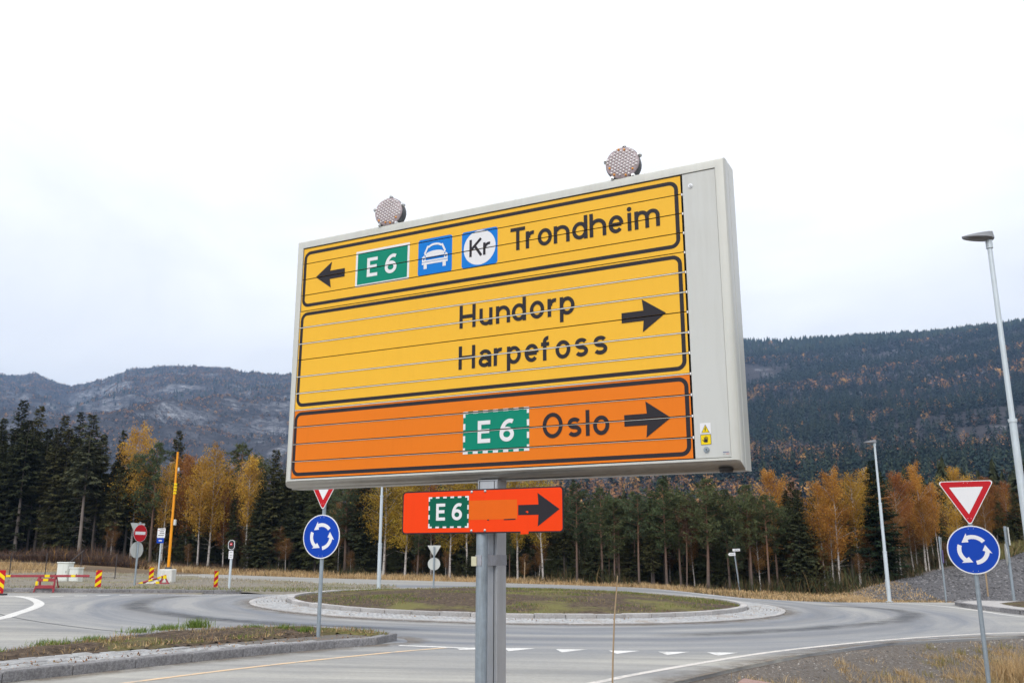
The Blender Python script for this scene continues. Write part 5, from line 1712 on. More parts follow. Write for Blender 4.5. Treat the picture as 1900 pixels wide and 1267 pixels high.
def glyph(ch, w, xh, cap, t):
    """strokes (centre lines) with the left edge of the letter at 0 and the base line at 0"""
    h = t / 2
    oy, ory, orx = xh / 2, (xh - t) / 2, (w - t) / 2
    ring = arc(w / 2, oy, orx, ory, 0, 360, 28)
    if ch == 'T': return [[(0, cap - h), (w, cap - h)], [(w / 2, cap - t), (w / 2, 0)]]
    if ch == 'H': return [[(h, 0), (h, cap)], [(w - h, 0), (w - h, cap)], [(t, cap * .5), (w - t, cap * .5)]]
    if ch == 'E': return [[(h, 0), (h, cap)], [(t, h), (w, h)], [(t, cap * .52), (w * .93, cap * .52)], [(t, cap - h), (w, cap - h)]]
    if ch == 'K': return [[(h, 0), (h, cap)], [(t * .8, cap * .42), (w - h * 1.1, cap)], [(w * .42, cap * .60), (w - h * .8, 0)]]
    if ch == 'O': return [arc(w / 2, cap / 2, orx, (cap - t) / 2, 0, 360, 32)]
    if ch == 'o': return [ring]
    if ch == 'l': return [[(h, 0), (h, cap)]]
    if ch == 'i': return [[(h, 0), (h, xh)], 'dot']
    if ch in 'nhmu':
        if ch == 'm':
            hw = (w - h) / 2 - h / 2
            c1, c2 = h, h + (w - t) / 2
            r = (w - t) / 4
            s = [[(h, 0), (h, xh)]]
            for c in (c1, c2):
                s.append([(c + h * .6, xh * .62)] + arc(c + r, xh - h - r * .95, r, r * .95, 165, 0, 12) + [(c + 2 * r, 0)])
            return s
        r = (w - t) / 2
        if ch == 'u':
            return [[(h, xh)] + arc(w / 2, h + r * .95, r, r * .95, 180, 345, 12) + [(w - h * 1.4, xh * .40)], [(w - h, 0), (w - h, xh)]]
        return [[(h, 0), (h, cap if ch == 'h' else xh)], [(t * .85, xh * .60)] + arc(w / 2, xh - h - r * .95, r, r * .95, 165, 0, 12) + [(w - h, 0)]]
    if ch == 'r': return [[(h, 0), (h, xh)], [(t * .85, xh * .60)] + arc(w * .80, xh - h - w * .42, w * .50, w * .42, 165, 75, 10)]
    if ch == 'd': return [ring, [(w - h, 0), (w - h, cap)]]
    if ch == 'p': return [ring, [(h, -0.042), (h, xh)]]
    if ch == 'e': return [arc(w / 2, oy, orx, ory, 0, 318, 26), [(t, oy - .002), (w - h * 1.02, oy - .002)]]
    if ch == 's':
        q = (xh - t) / 4
        return [arc(w / 2, h + 3 * q, orx * .93, q, 28, 270, 16) + arc(w / 2, h + q, orx, q, 90, -152, 16)[1:]]
    if ch == 'f': return [[(w * .40, 0), (w * .40, cap - h - w * .36)] + arc(w * .40 + w * .36, cap - h - w * .36, w * .36, w * .36, 180, 80, 10)[1:], [(0, xh - h), (w * .90, xh - h)]]
    if ch == 'a':
        r = (w - t) / 2
        return [arc(w / 2, xh - h - r * .85, r, r * .85, 155, 0, 14) + [(w - h, 0)], arc(w * .47, xh * .315, w * .47 - h, xh * .315 - h, 10, 350, 20) + [(w - t, xh * .27)],
                [(w * .47, xh * .63 - h), (w - t, xh * .63 - h)]]
    if ch == '6':
        by = cap * .325
        return [arc(w / 2, by, orx, by - h, 0, 360, 26), arc(w * .5 + orx * .55, by, orx * 1.55, cap - h - by, 180, 68, 16)]
    return []


def stroke_polys(pts, t):
    P = [Vector((x, y)) for x, y in pts]
    closed = (P[0] - P[-1]).length < 1e-6
    if closed: P = P[:-1]
    n = len(P); L, Q = [], []
    for i, p in enumerate(P):
        a = P[i - 1] if (i > 0 or closed) else p
        b_ = P[(i + 1) % n] if (i < n - 1 or closed) else p
        d1, d2 = (p - a), (b_ - p)
        d1 = d1.normalized() if d1.length > 1e-9 else d2.normalized(); d2 = d2.normalized() if d2.length > 1e-9 else d1
        n1, n2 = Vector((-d1.y, d1.x)), Vector((-d2.y, d2.x))
        m_ = (n1 + n2); m_ = m_.normalized() if m_.length > 1e-6 else n1
        k = t / 2 / max(0.5, m_.dot(n1))
        L.append(p + m_ * k); Q.append(p - m_ * k)
    out_ = []
    for i in range(n if closed else n - 1):
        j = (i + 1) % n
        out_.append([tuple(L[i]), tuple(Q[i]), tuple(Q[j]), tuple(L[j])])
    return out_


def text_polys(letters, base, xh=0.111, cap=0.148, t=ST):
    """letters: (char, left, right) in board metres -> list of layers, each a list of convex polygons"""
    layers = []
    for ch, a, b_ in letters:
        for s in glyph(ch, b_ - a, xh, cap, t):
            if s == 'dot':
                layers.append([[(a + t / 2 + t * .62 * math.cos(q * math.pi / 8), base + cap - t * .6 + t * .62 * math.sin(q * math.pi / 8)) for q in range(16)]])
            else:
                layers.append(stroke_polys([(a + x, base + y) for x, y in s], t))
    return layers


def rrect(x0, x1, y0, y1, r, n=6):
    p = []
    for cx, cy, a in ((x1 - r, y1 - r, 0), (x0 + r, y1 - r, 90), (x0 + r, y0 + r, 180), (x1 - r, y0 + r, 270)):
        p += [(cx + r * math.cos(R(a + 90 * i / n)), cy + r * math.sin(R(a + 90 * i / n))) for i in range(n + 1)]
    return p


def frame_polys(x0, x1, y0, y1, r, w):
    o_ = rrect(x0, x1, y0, y1, r); i_ = rrect(x0 + w, x1 - w, y0 + w, y1 - w, max(0.001, r - w))
    n = len(o_)
    return [[o_[k], o_[(k + 1) % n], i_[(k + 1) % n], i_[k]] for k in range(n)]


def disc(cx, cy, r, n=40):
    return [(cx + r * math.cos(2 * math.pi * k / n), cy + r * math.sin(2 * math.pi * k / n)) for k in range(n)]


def clip_band(poly, y0, y1):
    for lim, sgn in ((y0, 1), (y1, -1)):
        o_ = []
        for i in range(len(poly)):
            a, b_ = poly[i], poly[(i + 1) % len(poly)]
            ia, ib = (a[1] - lim) * sgn >= 0, (b_[1] - lim) * sgn >= 0
            if ia: o_.append(a)
            if ia != ib:
                u = (lim - a[1]) / (b_[1] - a[1]); o_.append((a[0] + (b_[0] - a[0]) * u, lim))
        poly = o_
        if len(poly) < 3: return None
    return poly


def arrow_right(tip, cy, xb, hh, xt, th, xn):
    return [[(xt, cy - th), (xn, cy - th), (xn, cy + th), (xt, cy + th)], [(xn, cy - th), (tip, cy), (xn, cy + th)],
            [(xn, cy + th), (tip, cy), (xb, cy + hh)], [(xb, cy - hh), (tip, cy), (xn, cy - th)]]


# ------------------------------------------------------------------ the big board
YAW = R(-27.273)
BO = Vector((-1.4762, 6.0, 2.205))
W_, H_ = 2.7473, 1.6204
UX = Vector((math.cos(YAW), math.sin(YAW), 0)); WN = Vector((UX.y, -UX.x, 0))


def bpt(u, w, v=0):                        # board coordinates -> world
    return BO + UX * u + WN * w + Vector((0, 0, v))


mast_u = 1.480
mp_ = bpt(mast_u, -0.09)
MZ = gz(mp_.x, mp_.y)
board = thing('direction_sign', 'big yellow and orange direction board reading Trondheim, Hundorp, Harpefoss and Oslo', 'road sign',
              (mp_.x, mp_.y, MZ), YAW)
# board-local: x = u - mast_u, y = -(w + .09), z = v + BO.z - MZ
BX, BY, BZ = -mast_u, -0.09, BO.z - MZ


def put(o):
    o.location = (BX, BY, BZ)
    return o


# housing: bezel swept round the face, with a body behind
prof = [(0.0, -0.02), (0.0, 0.006), (0.020, 0.006), (0.038, 0.006), (0.046, 0.005), (0.051, 0.001), (0.054, -0.006), (0.055, -0.030), (0.055, -0.072), (0.049, -0.076), (0.049, -0.080), (0.055, -0.084), (0.055, -0.196), (0.050, -0.2)]
UR, VB, VT, UL = 2.950, -0.004, 1.6244, -0.006
mb = MB()
vs = []
prof_b = [(0.0, -0.02), (0.0, 0.006), (0.012, 0.006), (0.014, -0.003), (0.021, -0.005), (0.033, -0.012), (0.043, -0.024), (0.050, -0.042), (0.053, -0.064), (0.053, -0.070), (0.060, -0.073), (0.062, -0.082), (0.058, -0.196), (0.050, -0.2)]
for (o_, w), (ob, wb) in zip(prof, prof_b):
    vs += [(UL - o_, -wb, VB - ob), (UR + o_, -wb, VB - ob), (UR + o_, -w, VT + o_), (UL - o_, -w, VT + o_)]
fs = []
for i in range(len(prof) - 1):
    for k in range(4):
        fs.append((i * 4 + k, i * 4 + (k + 1) % 4, (i + 1) * 4 + (k + 1) % 4, (i + 1) * 4 + k))
fs.append(tuple((len(prof) - 1) * 4 + k for k in range(4)))
mb.add(vs, fs)
mb.m = [1 if (k % 4 == 0 and k < 4 * (len(prof) - 1) and 12 <= k) else 0 for k in range(len(fs))]
hs = put(mb.build('housing', [M['housing'], M['rail']], board, 28))
put(MB().box(UL + .001, W_ + .004, 0.03, 0.034, VB + .001, VT - .001).build('backing_panel', M['dark'], board))
# service door right of the slats
put(MB().box(W_ + 0.010, UR - 0.002, -0.001, 0.02, VB + 0.003, VT - 0.003, c=0.002).build('service_door', M['door'], board))
door = board.children[-1] if False else [c for c in board.children if c.name.startswith('service_door')][0]


def sub(mb_, name, mats, smooth=None):
    o = mb_.build(name, mats, door, smooth)
    return o


def hexbolt(u, v, r=0.014):
    q = MB()
    q.prism([(u + r * 1.15 * math.cos(a), v + r * 1.15 * math.sin(a)) for a in np.linspace(0, 2 * math.pi, 20, endpoint=False)], 0.0, 0.005)
    q.prism([(u + r * .72 * math.cos(a), v + r * .72 * math.sin(a)) for a in np.linspace(0, 2 * math.pi, 6, endpoint=False)], 0.005, 0.010)
    q.prism([(u + r * .3 * math.cos(a), v + r * .3 * math.sin(a)) for a in np.linspace(0, 2 * math.pi, 8, endpoint=False)], 0.010, 0.0105, 1)
    return q


sub(hexbolt(2.805, 1.543, 0.012), 'door_screw', [M['alu'], M['dark']])
sub(hexbolt(2.820, 0.043, 0.014), 'door_lock', [M['galv'], M['dark']])
# stickers
q = MB(); q.flat(rrect(2.790, 2.848, 0.128, 0.186, 0.003), 0.0022, 0)
q.flat([(2.797, 0.134), (2.841, 0.134), (2.819, 0.178)], 0.0028, 1)
q.flat([(2.8005, 0.136), (2.8375, 0.136), (2.819, 0.173)], 0.0032, 2)
for k, poly in enumerate(([(2.8215, .1645), (2.813, .155), (2.8165, .153), (2.824, .1615)], [(2.813, .155), (2.8225, .1535), (2.821, .150), (2.8145, .1520)], [(2.8225, .1535), (2.818, .146), (2.8155, .147), (2.8195, .1535)], [(2.8215, .1475), (2.817, .1395), (2.8145, .1475)])):
    q.flat(poly, 0.0036 + .0002 * k, 1)
sub(q, 'voltage_sticker', [M['white_film'], M['black_film'], M['refl_yellow']])
q = MB(); q.flat(rrect(2.791, 2.847, 0.070, 0.124, 0.003), 0.0022, 0); q.flat(rrect(2.793, 2.845, 0.072, 0.122, 0.002), 0.0026, 1)
hx, hy = 2.820, 0.092
q.flat([(hx - .010, hy - .010), (hx + .008, hy - .010), (hx + .0095, hy + .006), (hx - .010, hy + .006)], 0.003, 0)
for k, (dx, ln, tl) in enumerate(((-.0085, .012, -.0015), (-.0035, .0165, -.0005), (.0015, .0165, .0008), (.0068, .0125, .0022))):
    q.flat([(hx + dx - .0021, hy + .004), (hx + dx + .0021, hy + .004), (hx + dx + tl + .0017, hy + .006 + ln), (hx + dx + tl - .0017, hy + .006 + ln)], 0.0032 + .0001 * k, 0)
q.flat([(hx - .0075, hy - .009), (hx - .007, hy - .001), (hx - .0205, hy + .0065), (hx - .0195, hy + .0025)], 0.0037, 0)
sub(q, 'hand_warning_sticker', [M['black_film'], M['refl_yellow']])
q = MB(); q.flat(rrect(2.902, 2.942, 0.010, 0.034, 0.002), 0.0022, 0)
for k in range(6): q.flat([(2.906 + .0055 * k, .0235), (2.9102 + .0055 * k, .0235), (2.9108 + .0055 * k, .0285), (2.9066 + .0055 * k, .0285)], 0.0026, 1)
q.flat([(2.906, .0165), (2.918, .0165), (2.918, .0185), (2.906, .0185)], 0.0026, 1); q.flat([(2.922, .0155), (2.939, .0155), (2.939, .0185), (2.922, .0185)], 0.0026, 2)
sub(q, 'maker_label', [M['door'], paint('label_blue', (0.05, 0.08, 0.22), .5), paint('label_red', (0.5, 0.08, 0.10), .5)])
q = MB()
for k in range(1, 14):                     # bright spring clips at the slat ends
    q.box(W_ + .0005, W_ + .008, -.001, .012, k * H_ / 14 - .010, k * H_ / 14 + .004, c=.001)
put(q.build('spring_clips', M['stud'], board))['kind'] = 'stuff'
# everything printed on the face: name -> list of (polygons, height above slat, material)
PR = []
SEP = [0]


def pr(name, polys, w, mat): PR.append((name, polys, w, mat, SEP[0]))


for (u0, u1, v0, v1) in ((0.004, 2.731, 1.186, 1.594), (0.004, 2.734, 0.482, 1.146), (-0.001, 2.738, 0.015, 0.446)):
    pr('border_line', frame_polys(u0, u1, v0, v1, 0.055, 0.0235), 0.0006, 'black_film')


def words_pr(letters, base, **k):
    for one in letters:
        SEP[0] += 1
        for i, layer in enumerate(text_polys([one], base, **k)):
            pr('letter', layer, 0.0022 + 0.00012 * i, 'black_film')
    SEP[0] = 0


words_pr([('T', 1.651, 1.753), ('r', 1.757, 1.818), ('o', 1.839, 1.935), ('n', 1.947, 2.052), ('d', 2.069, 2.169), ('h', 2.182, 2.288), ('e', 2.303, 2.396), ('i', 2.4215, 2.4427), ('m', 2.464, 2.617)], 1.337)
words_pr([('H', 1.290, 1.406), ('u', 1.434, 1.526), ('n', 1.550, 1.648), ('d', 1.660, 1.757), ('o', 1.783, 1.879), ('r', 1.901, 1.962), ('p', 1.981, 2.077)], 0.883)
words_pr([('H', 1.288, 1.406), ('a', 1.431, 1.520), ('r', 1.536, 1.596), ('p', 1.627, 1.722), ('e', 1.747, 1.840), ('f', 1.856, 1.915), ('o', 1.950, 2.046), ('s', 2.073, 2.157), ('s', 2.190, 2.276)], 0.620)
words_pr([('O', 1.862, 1.990), ('s', 2.019, 2.106), ('l', 2.133, 2.154), ('o', 2.178, 2.276)], 0.158)


def mirror(P, c): return [[(2 * c - x, y) for x, y in p][::-1] for p in P]


a1 = arrow_right(0.368, 1.3925, 0.232, 0.094, 0.117, 0.030, 0.244)
pr('arrow', mirror(a1, (0.117 + 0.368) / 2), 0.0022, 'black_film')
pr('arrow', arrow_right(2.630, 0.818, 2.491, 0.096, 2.367, 0.030, 2.498), 0.0022, 'black_film')
pr('arrow', arrow_right(2.633, 0.228, 2.491, 0.100, 2.365, 0.032, 2.497), 0.0022, 'black_film')
# E6 badges
pr('route_badge', [rrect(0.460, 0.898, 1.268, 1.523, 0.004)], 0.0008, 'white_film')
pr('route_badge', [rrect(0.476, 0.882, 1.284, 1.507, 0.003)], 0.0012, 'green_film')


def words_white(letters, base, **k):
    for i, layer in enumerate(text_polys(letters, base, **k)): pr('route_badge', layer, 0.0022 + 0.00012 * i, 'white_film')


words_white([('E', 0.556, 0.642), ('6', 0.703, 0.797)], 1.329, cap=0.134, t=0.0235)
pr('route_badge', [rrect(1.326, 1.775, 0.094, 0.354, 0.012)], 0.0008, 'green_film')


def dashes(x0, x1, y0, y1, w, n, m_):
    P = []
    sx, sy = (x1 - x0) / (2 * n + 1), (y1 - y0) / (2 * m_ + 1)
    for k in range(n + 1):
        for yy in (y0, y1 - w): P.append([(x0 + 2 * k * sx, yy), (x0 + (2 * k + 1) * sx, yy), (x0 + (2 * k + 1) * sx, yy + w), (x0 + 2 * k * sx, yy + w)])
    for k in range(m_ + 1):
        ya, yb = y0 + 2 * k * sy, y0 + (2 * k + 1) * sy
        ya, yb = max(ya, y0 + w), min(yb, y1 - w)
        for xx in (x0, x1 - w): P.append([(xx, ya), (xx + w, ya), (xx + w, yb), (xx, yb)])
    return P


pr('route_badge', dashes(1.3265, 1.7745, 0.0945, 0.3535, 0.015, 6, 3), 0.0012, 'white_film')
words_white([('E', 1.429, 1.515), ('6', 1.579, 1.675)], 0.156, cap=0.135, t=0.0245)
# motor road symbol
pr('motorway_symbol', [rrect(0.967, 1.226, 1.272, 1.523, 0.018)], 0.0008, 'blue_film')
cw = [[(0.998, 1.3745), (1.026, 1.3745), (1.026, 1.395), (1.012, 1.408), (0.998, 1.398)], [(1.194, 1.3745), (1.194, 1.398), (1.182, 1.408), (1.168, 1.395), (1.168, 1.3745)],      # headlamp corners
      [(0.998, 1.346), (1.195, 1.346), (1.195, 1.3605), (0.998, 1.3605)],                                             # bumper
      [(0.998, 1.3640), (1.195, 1.3640), (1.195, 1.3742), (0.998, 1.3742)],
      [(1.012, 1.316), (1.036, 1.316), (1.036, 1.3455), (1.012, 1.3455)], [(1.157, 1.316), (1.181, 1.316), (1.181, 1.3455), (1.157, 1.3455)],   # wheels
      [(1.012, 1.4085), (1.181, 1.4085), (1.172, 1.419), (1.021, 1.419)]]
bon = [(1.0262, 1.395), (1.1678, 1.395), (1.1678, 1.4083), (1.0262, 1.4083)]
cw.append(bon)
pr('motorway_symbol', cw, 0.0022, 'white_film')
roof = stroke_polys([(1.018, 1.4192), (1.041, 1.466)] + arc(1.0965, 1.452, 0.052, 0.026, 150, 30, 10) + [(1.152, 1.466), (1.175, 1.4192)], 0.0135)
pr('motorway_symbol', roof, 0.00235, 'white_film')
pr('motorway_symbol', [arc(1.0965, 1.417, 0.066, 0.017, 0, 180, 12)], 0.0025, 'white_film')
pr('motorway_symbol', [disc(1.012, 1.385, 0.008, 12)], 0.0026, 'blue_film'); pr('motorway_symbol', [disc(1.181, 1.385, 0.008, 12)], 0.0026, 'blue_film')
# toll symbol
pr('toll_symbol', [rrect(1.299, 1.559, 1.276, 1.519, 0.018)], 0.0008, 'blue_film')
pr('toll_symbol', [disc(1.4295, 1.400, 0.1155, 48)], 0.0012, 'white_film')
for i, layer in enumerate(text_polys([('K', 1.356, 1.450), ('r', 1.456, 1.510)], 1.344, xh=0.082, cap=0.115, t=0.0175)): pr('toll_symbol', layer, 0.0022 + .00012 * i, 'black_film')

NS = 14
SH = H_ / NS
for i in range(NS):
    v0, v1 = i * SH, (i + 1) * SH
    light = i in (3, 5, 6, 8, 9)           # slats whose upper lip catches the light
    lip = i in (0, 1, 2)
    gb, gt = 0.0026, 0.0030
    if i + 1 == NS: gt = 0.004
    ya, yb = v0 + gb, v1 - gt
    qs_ = MB(); x0_, x1_ = -0.003 + random.uniform(-.0015, .0015), W_ - random.uniform(0, .002)
    qs_.box(x0_, x1_, 0.0, 0.022, ya, yb)
    qs_.m = [0 if k == 2 else 1 for k in range(6)]
    sl = put(qs_.build('slat', [M['orange_film'] if i < 4 else M['yellow_film'], M['dark']], board))
    sl.location = sl.location + Vector((0, random.uniform(-.0008, .0008), 0))
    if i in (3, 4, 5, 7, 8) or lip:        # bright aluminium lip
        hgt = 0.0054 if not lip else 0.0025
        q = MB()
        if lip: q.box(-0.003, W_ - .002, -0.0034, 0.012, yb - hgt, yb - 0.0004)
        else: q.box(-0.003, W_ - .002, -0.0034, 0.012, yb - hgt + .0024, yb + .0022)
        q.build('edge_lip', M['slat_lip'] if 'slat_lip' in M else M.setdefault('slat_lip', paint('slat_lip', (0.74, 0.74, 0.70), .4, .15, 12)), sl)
    groups = {}
    inner = not any(ya < v < yb for v in (1.188, 1.592, .484, 1.144, .017, .444))
    for (nm, polys, w, mt, sep_) in PR:
        for p in polys:
            cpy = clip_band(p, ya + .0004, yb - .0004)
            if cpy: groups.setdefault((nm, sep_ if nm != 'border_line' else int(inner and p[0][0] > 1.3)), []).append((cpy, w, mt))
    split_ = {}
    for key, items in groups.items():
        if key[0] not in ('letter', 'arrow', 'border_line'): split_[key + (0,)] = items; continue
        bb = [(min(p[0] for p in it[0]) - 4e-4, max(p[0] for p in it[0]) + 4e-4, min(p[1] for p in it[0]) - 4e-4, max(p[1] for p in it[0]) + 4e-4) for it in items]
        comp = list(range(len(items)))
        for _ in range(12):
            for p in range(len(items)):
                for q in range(p):
                    if bb[p][0] < bb[q][1] and bb[q][0] < bb[p][1] and bb[p][2] < bb[q][3] and bb[q][2] < bb[p][3]:
                        comp[p] = comp[q] = min(comp[p], comp[q])
        for p, it in enumerate(items): split_.setdefault(key + (comp[p],), []).append(it)
    for (nm, _, _), items in split_.items():
        mats = sorted({mt for _, _, mt in items})
        q = MB()
        for cpy, w, mt in items: q.flat(cpy, w, mats.index(mt))
        q.closed = False
        q.build(nm, [M[k] for k in mats], sl)
# mast and brackets
q = MB()
zb = BZ + VB - 0.055
q.box(-0.058, 0.058, -0.05, 0.05, -0.3, zb - 0.002, c=0.003)
q.box(-0.066, -0.0595, -0.058, 0.058, -0.3, zb - 0.004, c=0.002); q.box(0.0595, 0.066, -0.058, 0.058, -0.3, zb - 0.004, c=0.002)
q.box(0.0405, 0.0445, -0.0525, -0.0495, -0.3, zb - .01, 1)
q.build('mast', [M['mast'], M['dark_grey']], board)
q = MB(); q.box(-0.068, 0.068, -0.056, 0.075, zb - 0.008, zb - 0.001, c=0.002)
q.build('mast_flange', M['mast'], board)
ring_ = [(0.045 * math.cos(a), 0.045 * math.sin(a)) for a in np.linspace(0, 2 * math.pi, 24, endpoint=False)]
q = MB(); q.tube([(2.905 + BX, 0.05 + BY, zb + 0.004), (2.905 + BX, 0.05 + BY, zb - 0.014)], [0.040, 0.034], 20)
q.build('cable_gland', M['black'], board, 40)
# two LED warning lamps on the top edge
for (lu, lv, yaw_) in ((0.712, 1.772, R(8)), (2.398, 1.772, R(6))):
    rad_ = 0.104
    lp = MB()
    lp.tube([(0, -0.012, 0), (0, 0.0, 0), (0, 0.05, 0), (0, 0.085, 0)], [rad_, rad_ * 1.02, rad_ * 0.98, rad_ * 0.62], 36)
    L_ = lp.build('warning_lamp', [M['dark_grey']], board, 35)
    L_.location = (BX + lu, BY + 0.02, BZ + lv); L_.rotation_euler = (R(-3), 0, yaw_)
    q = MB(); q.tube([(0, -0.013, 0), (0, -0.020, 0), (0, -0.024, 0)], [rad_ * .985, rad_ * .97, rad_ * .90], 36)
    q.build('lens', M['lens'], L_, 35)
    qs = MB(); k_ = 0
    sp_ = 0.0205
    for r__ in range(-6, 7):
        for c__ in range(-6, 7):
            x_, z_ = (c__ + 0.5 * (r__ % 2)) * sp_, r__ * sp_ * 0.866
            th_ = R(20); x_, z_ = x_ * math.cos(th_) - z_ * math.sin(th_), x_ * math.sin(th_) + z_ * math.cos(th_)
            rr2 = math.hypot(x_, z_)
            if rr2 > rad_ * 0.90: continue
            amb = rr2 > rad_ * 0.74 and random.random() < (0.5 if lu > 1 else 0.22) and (z_ < -0.02 or random.random() < .4)
            qs.tube([(x_, -0.0235, z_), (x_, -0.030, z_), (x_, -0.0335, z_)], [0.0068, 0.0062, 0.0034], 7, 1 if amb else 0)
    st_ = qs.build('stud', [M['stud'], M['amber']], L_, 60); st_['kind'] = 'stuff'
    for a_ in (85, 165, 235, 305, 22):
        q = MB(); cx_, cz_ = rad_ * 1.06 * math.cos(R(a_)), rad_ * 1.06 * math.sin(R(a_))
        q.tube([(cx_, -0.022, cz_), (cx_, 0.004, cz_)], [0.011, 0.013], 10)
        q.box(cx_ - .006, cx_ + .006, -0.03, -0.0225, cz_ - .006, cz_ + .006)
        q.build('clip', M['alu'], L_, 40)
    q = MB(); q.box(-0.02, 0.02, 0.01, 0.05, -0.122, -rad_ * .96, c=.002)
    q.build('bracket', M['housing'], L_)

# ------------------------------------------------------------------ orange detour plate on its own pipe, taped to the mast
pw = bpt(1.506, 0.075)
PZ = gz(pw.x, pw.y)
det = thing('detour_sign', 'fluorescent orange E 6 arrow plate on a galvanised pipe below the big board', 'road sign', (pw.x, pw.y, PZ), YAW)
DX, DY, DZ = -1.506, 0.075, BO.z - PZ          # local = (u + DX, DY - w, v + DZ)


def dput(o):
    o.location = (DX, DY, DZ); return o


q = MB(); q.tube([(0, 0, -0.3), (0, 0, BO.z - PZ - 0.135)], 0.034, 20)
q.build('post', M['galv'], det, 40)
w0 = 0.118
plate = dput(MB().prism(rrect(0.980, 2.040, -0.376, -0.126, 0.022), w0 - 0.004, w0).build('plate', [M['black_film'], M['plate_back']], det))
q = MB(); q.flat(rrect(0.9875, 2.0325, -0.3685, -0.1335, 0.017), w0 + .0006); q.closed = False; q.build('orange_face', M['fluor_film'], plate)
q = MB(); q.flat(rrect(1.165, 1.441, -0.344, -0.162, 0.012), w0 + .0012, 0)
for p in dashes(1.1655, 1.4405, -0.3435, -0.1625, 0.0095, 5, 3): q.flat(p, w0 + .0016, 1)
for i, layer in enumerate(text_polys([('E', 1.219, 1.281), ('6', 1.327, 1.396)], -0.300, cap=0.098, t=0.018)):
    for p in layer: q.flat(p, w0 + .0018 + .00012 * i, 1)
q.closed = False; q.build('route_badge', [M['dark_green_film'], M['white_film']], plate)
q = MB(); q.flat([(1.4425, -0.300), (1.755, -0.300), (1.755, -0.192), (1.4425, -0.190)], w0 + .0012); q.closed = False; q.build('cover_patch', M['patch_film'], plate)
q = MB(); q.flat([(1.562, -0.3055), (1.575, -0.3055), (1.575, -0.2995), (1.562, -0.2995)], w0 + .0018); q.flat([(1.670, -0.3050), (1.744, -0.3035), (1.744, -0.2970), (1.670, -0.2990)], w0 + .0018)
for p in arrow_right(2.017, -0.2510, 1.883, 0.092, 1.7615, 0.028, 1.888): q.flat(p, w0 + .0018)
q.closed = False; q.build('arrow', M['black_film'], plate)
q = MB(); q.flat([(1.808, -0.262), (1.818, -0.256), (1.826, -0.262), (1.822, -0.270)], w0 + .0022); q.closed = False; q.build('paint_chip', M['fluor_film'], plate)
q = MB(); q.prism([(1.775, -0.300), (1.828, -0.300), (1.826, -0.383), (1.776, -0.385)], w0 + .0008, w0 + .0014); q.build('tape_flap', M['fluor_film'], plate)
for (u, v) in ((1.459, -0.141), (1.548, -0.139), (1.459, -0.361), (1.548, -0.360)):
    q = MB(); q.tube([(u, -w0 - .0008, v), (u, -w0 - .004, v), (u, -w0 - .007, v)], [0.0085, 0.0075, 0.003], 12); q.build('bolt', M['alu'], plate, 50)
for v in (-0.155, -0.345):
    q = MB(); q.box(1.506 - 0.055, 1.506 + 0.055, -w0 + .0045, -w0 + .0145, v - .012, v + .012, c=.002); o = dput(q.build('clamp', M['galv'], det))
# duct tape round pipe and mast
q = MB()
for k, (v, tw) in enumerate(((-0.506, .5), (-0.519, .1), (-0.531, .9), (-0.545, .3))):
    loop = []
    for a in np.linspace(0, 2 * math.pi, 28, endpoint=False):
        ca, sa = math.cos(a), math.sin(a)
        x = (-0.036 if ca < 0 else 0.106) + (0.004 * k % .003) * ca
        loop.append((ca, sa))
    L0 = [(-0.037, 0.0), (-0.031, -0.022), (-0.012, -0.0355), (0.014, -0.0360), (0.031, 0.030), (0.042, 0.1035), (0.0425, 0.13), (0.042, 0.224), (0.0, 0.226), (-0.04, 0.226), (-0.038, 0.16), (-0.037, 0.05)]
    L0 = [(x + random.uniform(-.001, .001) + .0004 * k * (1 if x > 0 else -1), y) for x, y in L0]
    n = len(L0); z0 = BO.z - PZ + v
    vs = []
    for dz in (0.010, 0.004, -0.010):
        vs += [(x, y - (0.0012 if dz == 0.004 else 0), z0 + dz + 0.007 * (x - .03) / .07 * (tw - .5) + random.uniform(-.0015, .0015)) for x, y in L0]
    q.add(vs, [(r_ * n + i, r_ * n + (i + 1) % n, (r_ + 1) * n + (i + 1) % n, (r_ + 1) * n + i) for r_ in (0, 1) for i in range(n)])
q.closed = False
q.build('duct_tape', M['tape'], det, 60)
q = MB(); q.box(-0.048, -0.014, -0.041, -0.036, BO.z - PZ - 0.558, BO.z - PZ - 0.505, c=.001)
q.build('cream_tag', M['tag'], det)
# ------------------------------------------------------------------ road signs on posts
def tri_down(w, h, r=0.03, n=5):
    """point-down triangle with rounded corners, tip at z=0, top at z=h"""
    P = [Vector((-w / 2, h)), Vector((0, 0)), Vector((w / 2, h))]
    o_ = []
    for i in range(3):
        a, p, b_ = P[i - 1], P[i], P[(i + 1) % 3]
        d1, d2 = (a - p).normalized(), (b_ - p).normalized()
        ang = d1.angle(d2) / 2
        k = r / math.tan(ang)
        c_ = p + (d1 + d2).normalized() * (r / math.sin(ang))
        s_, e_ = p + d1 * k, p + d2 * k
        a0 = math.atan2(s_.y - c_.y, s_.x - c_.x); a1 = math.atan2(e_.y - c_.y, e_.x - c_.x)
        da = (a1 - a0 + math.pi) % (2 * math.pi) - math.pi
        o_ += [(c_.x + r * math.cos(a0 + da * q / n), c_.y + r * math.sin(a0 + da * q / n)) for q in range(n + 1)]
    return o_


def scale_about(P, s, cx, cy): return [(cx + (x - cx) * s, cy + (y - cy) * s) for x, y in P]


def rivets(pts, w, parent):
    q = MB()
    for x, z in pts: q.tube([(x, -w, z), (x, -w - .003, z)], [0.006, 0.004], 8)
    for k, (x, z) in enumerate(pts): pass
    o = q.build('rivets', M['alu'], parent, 40); o['kind'] = 'stuff'
    return o


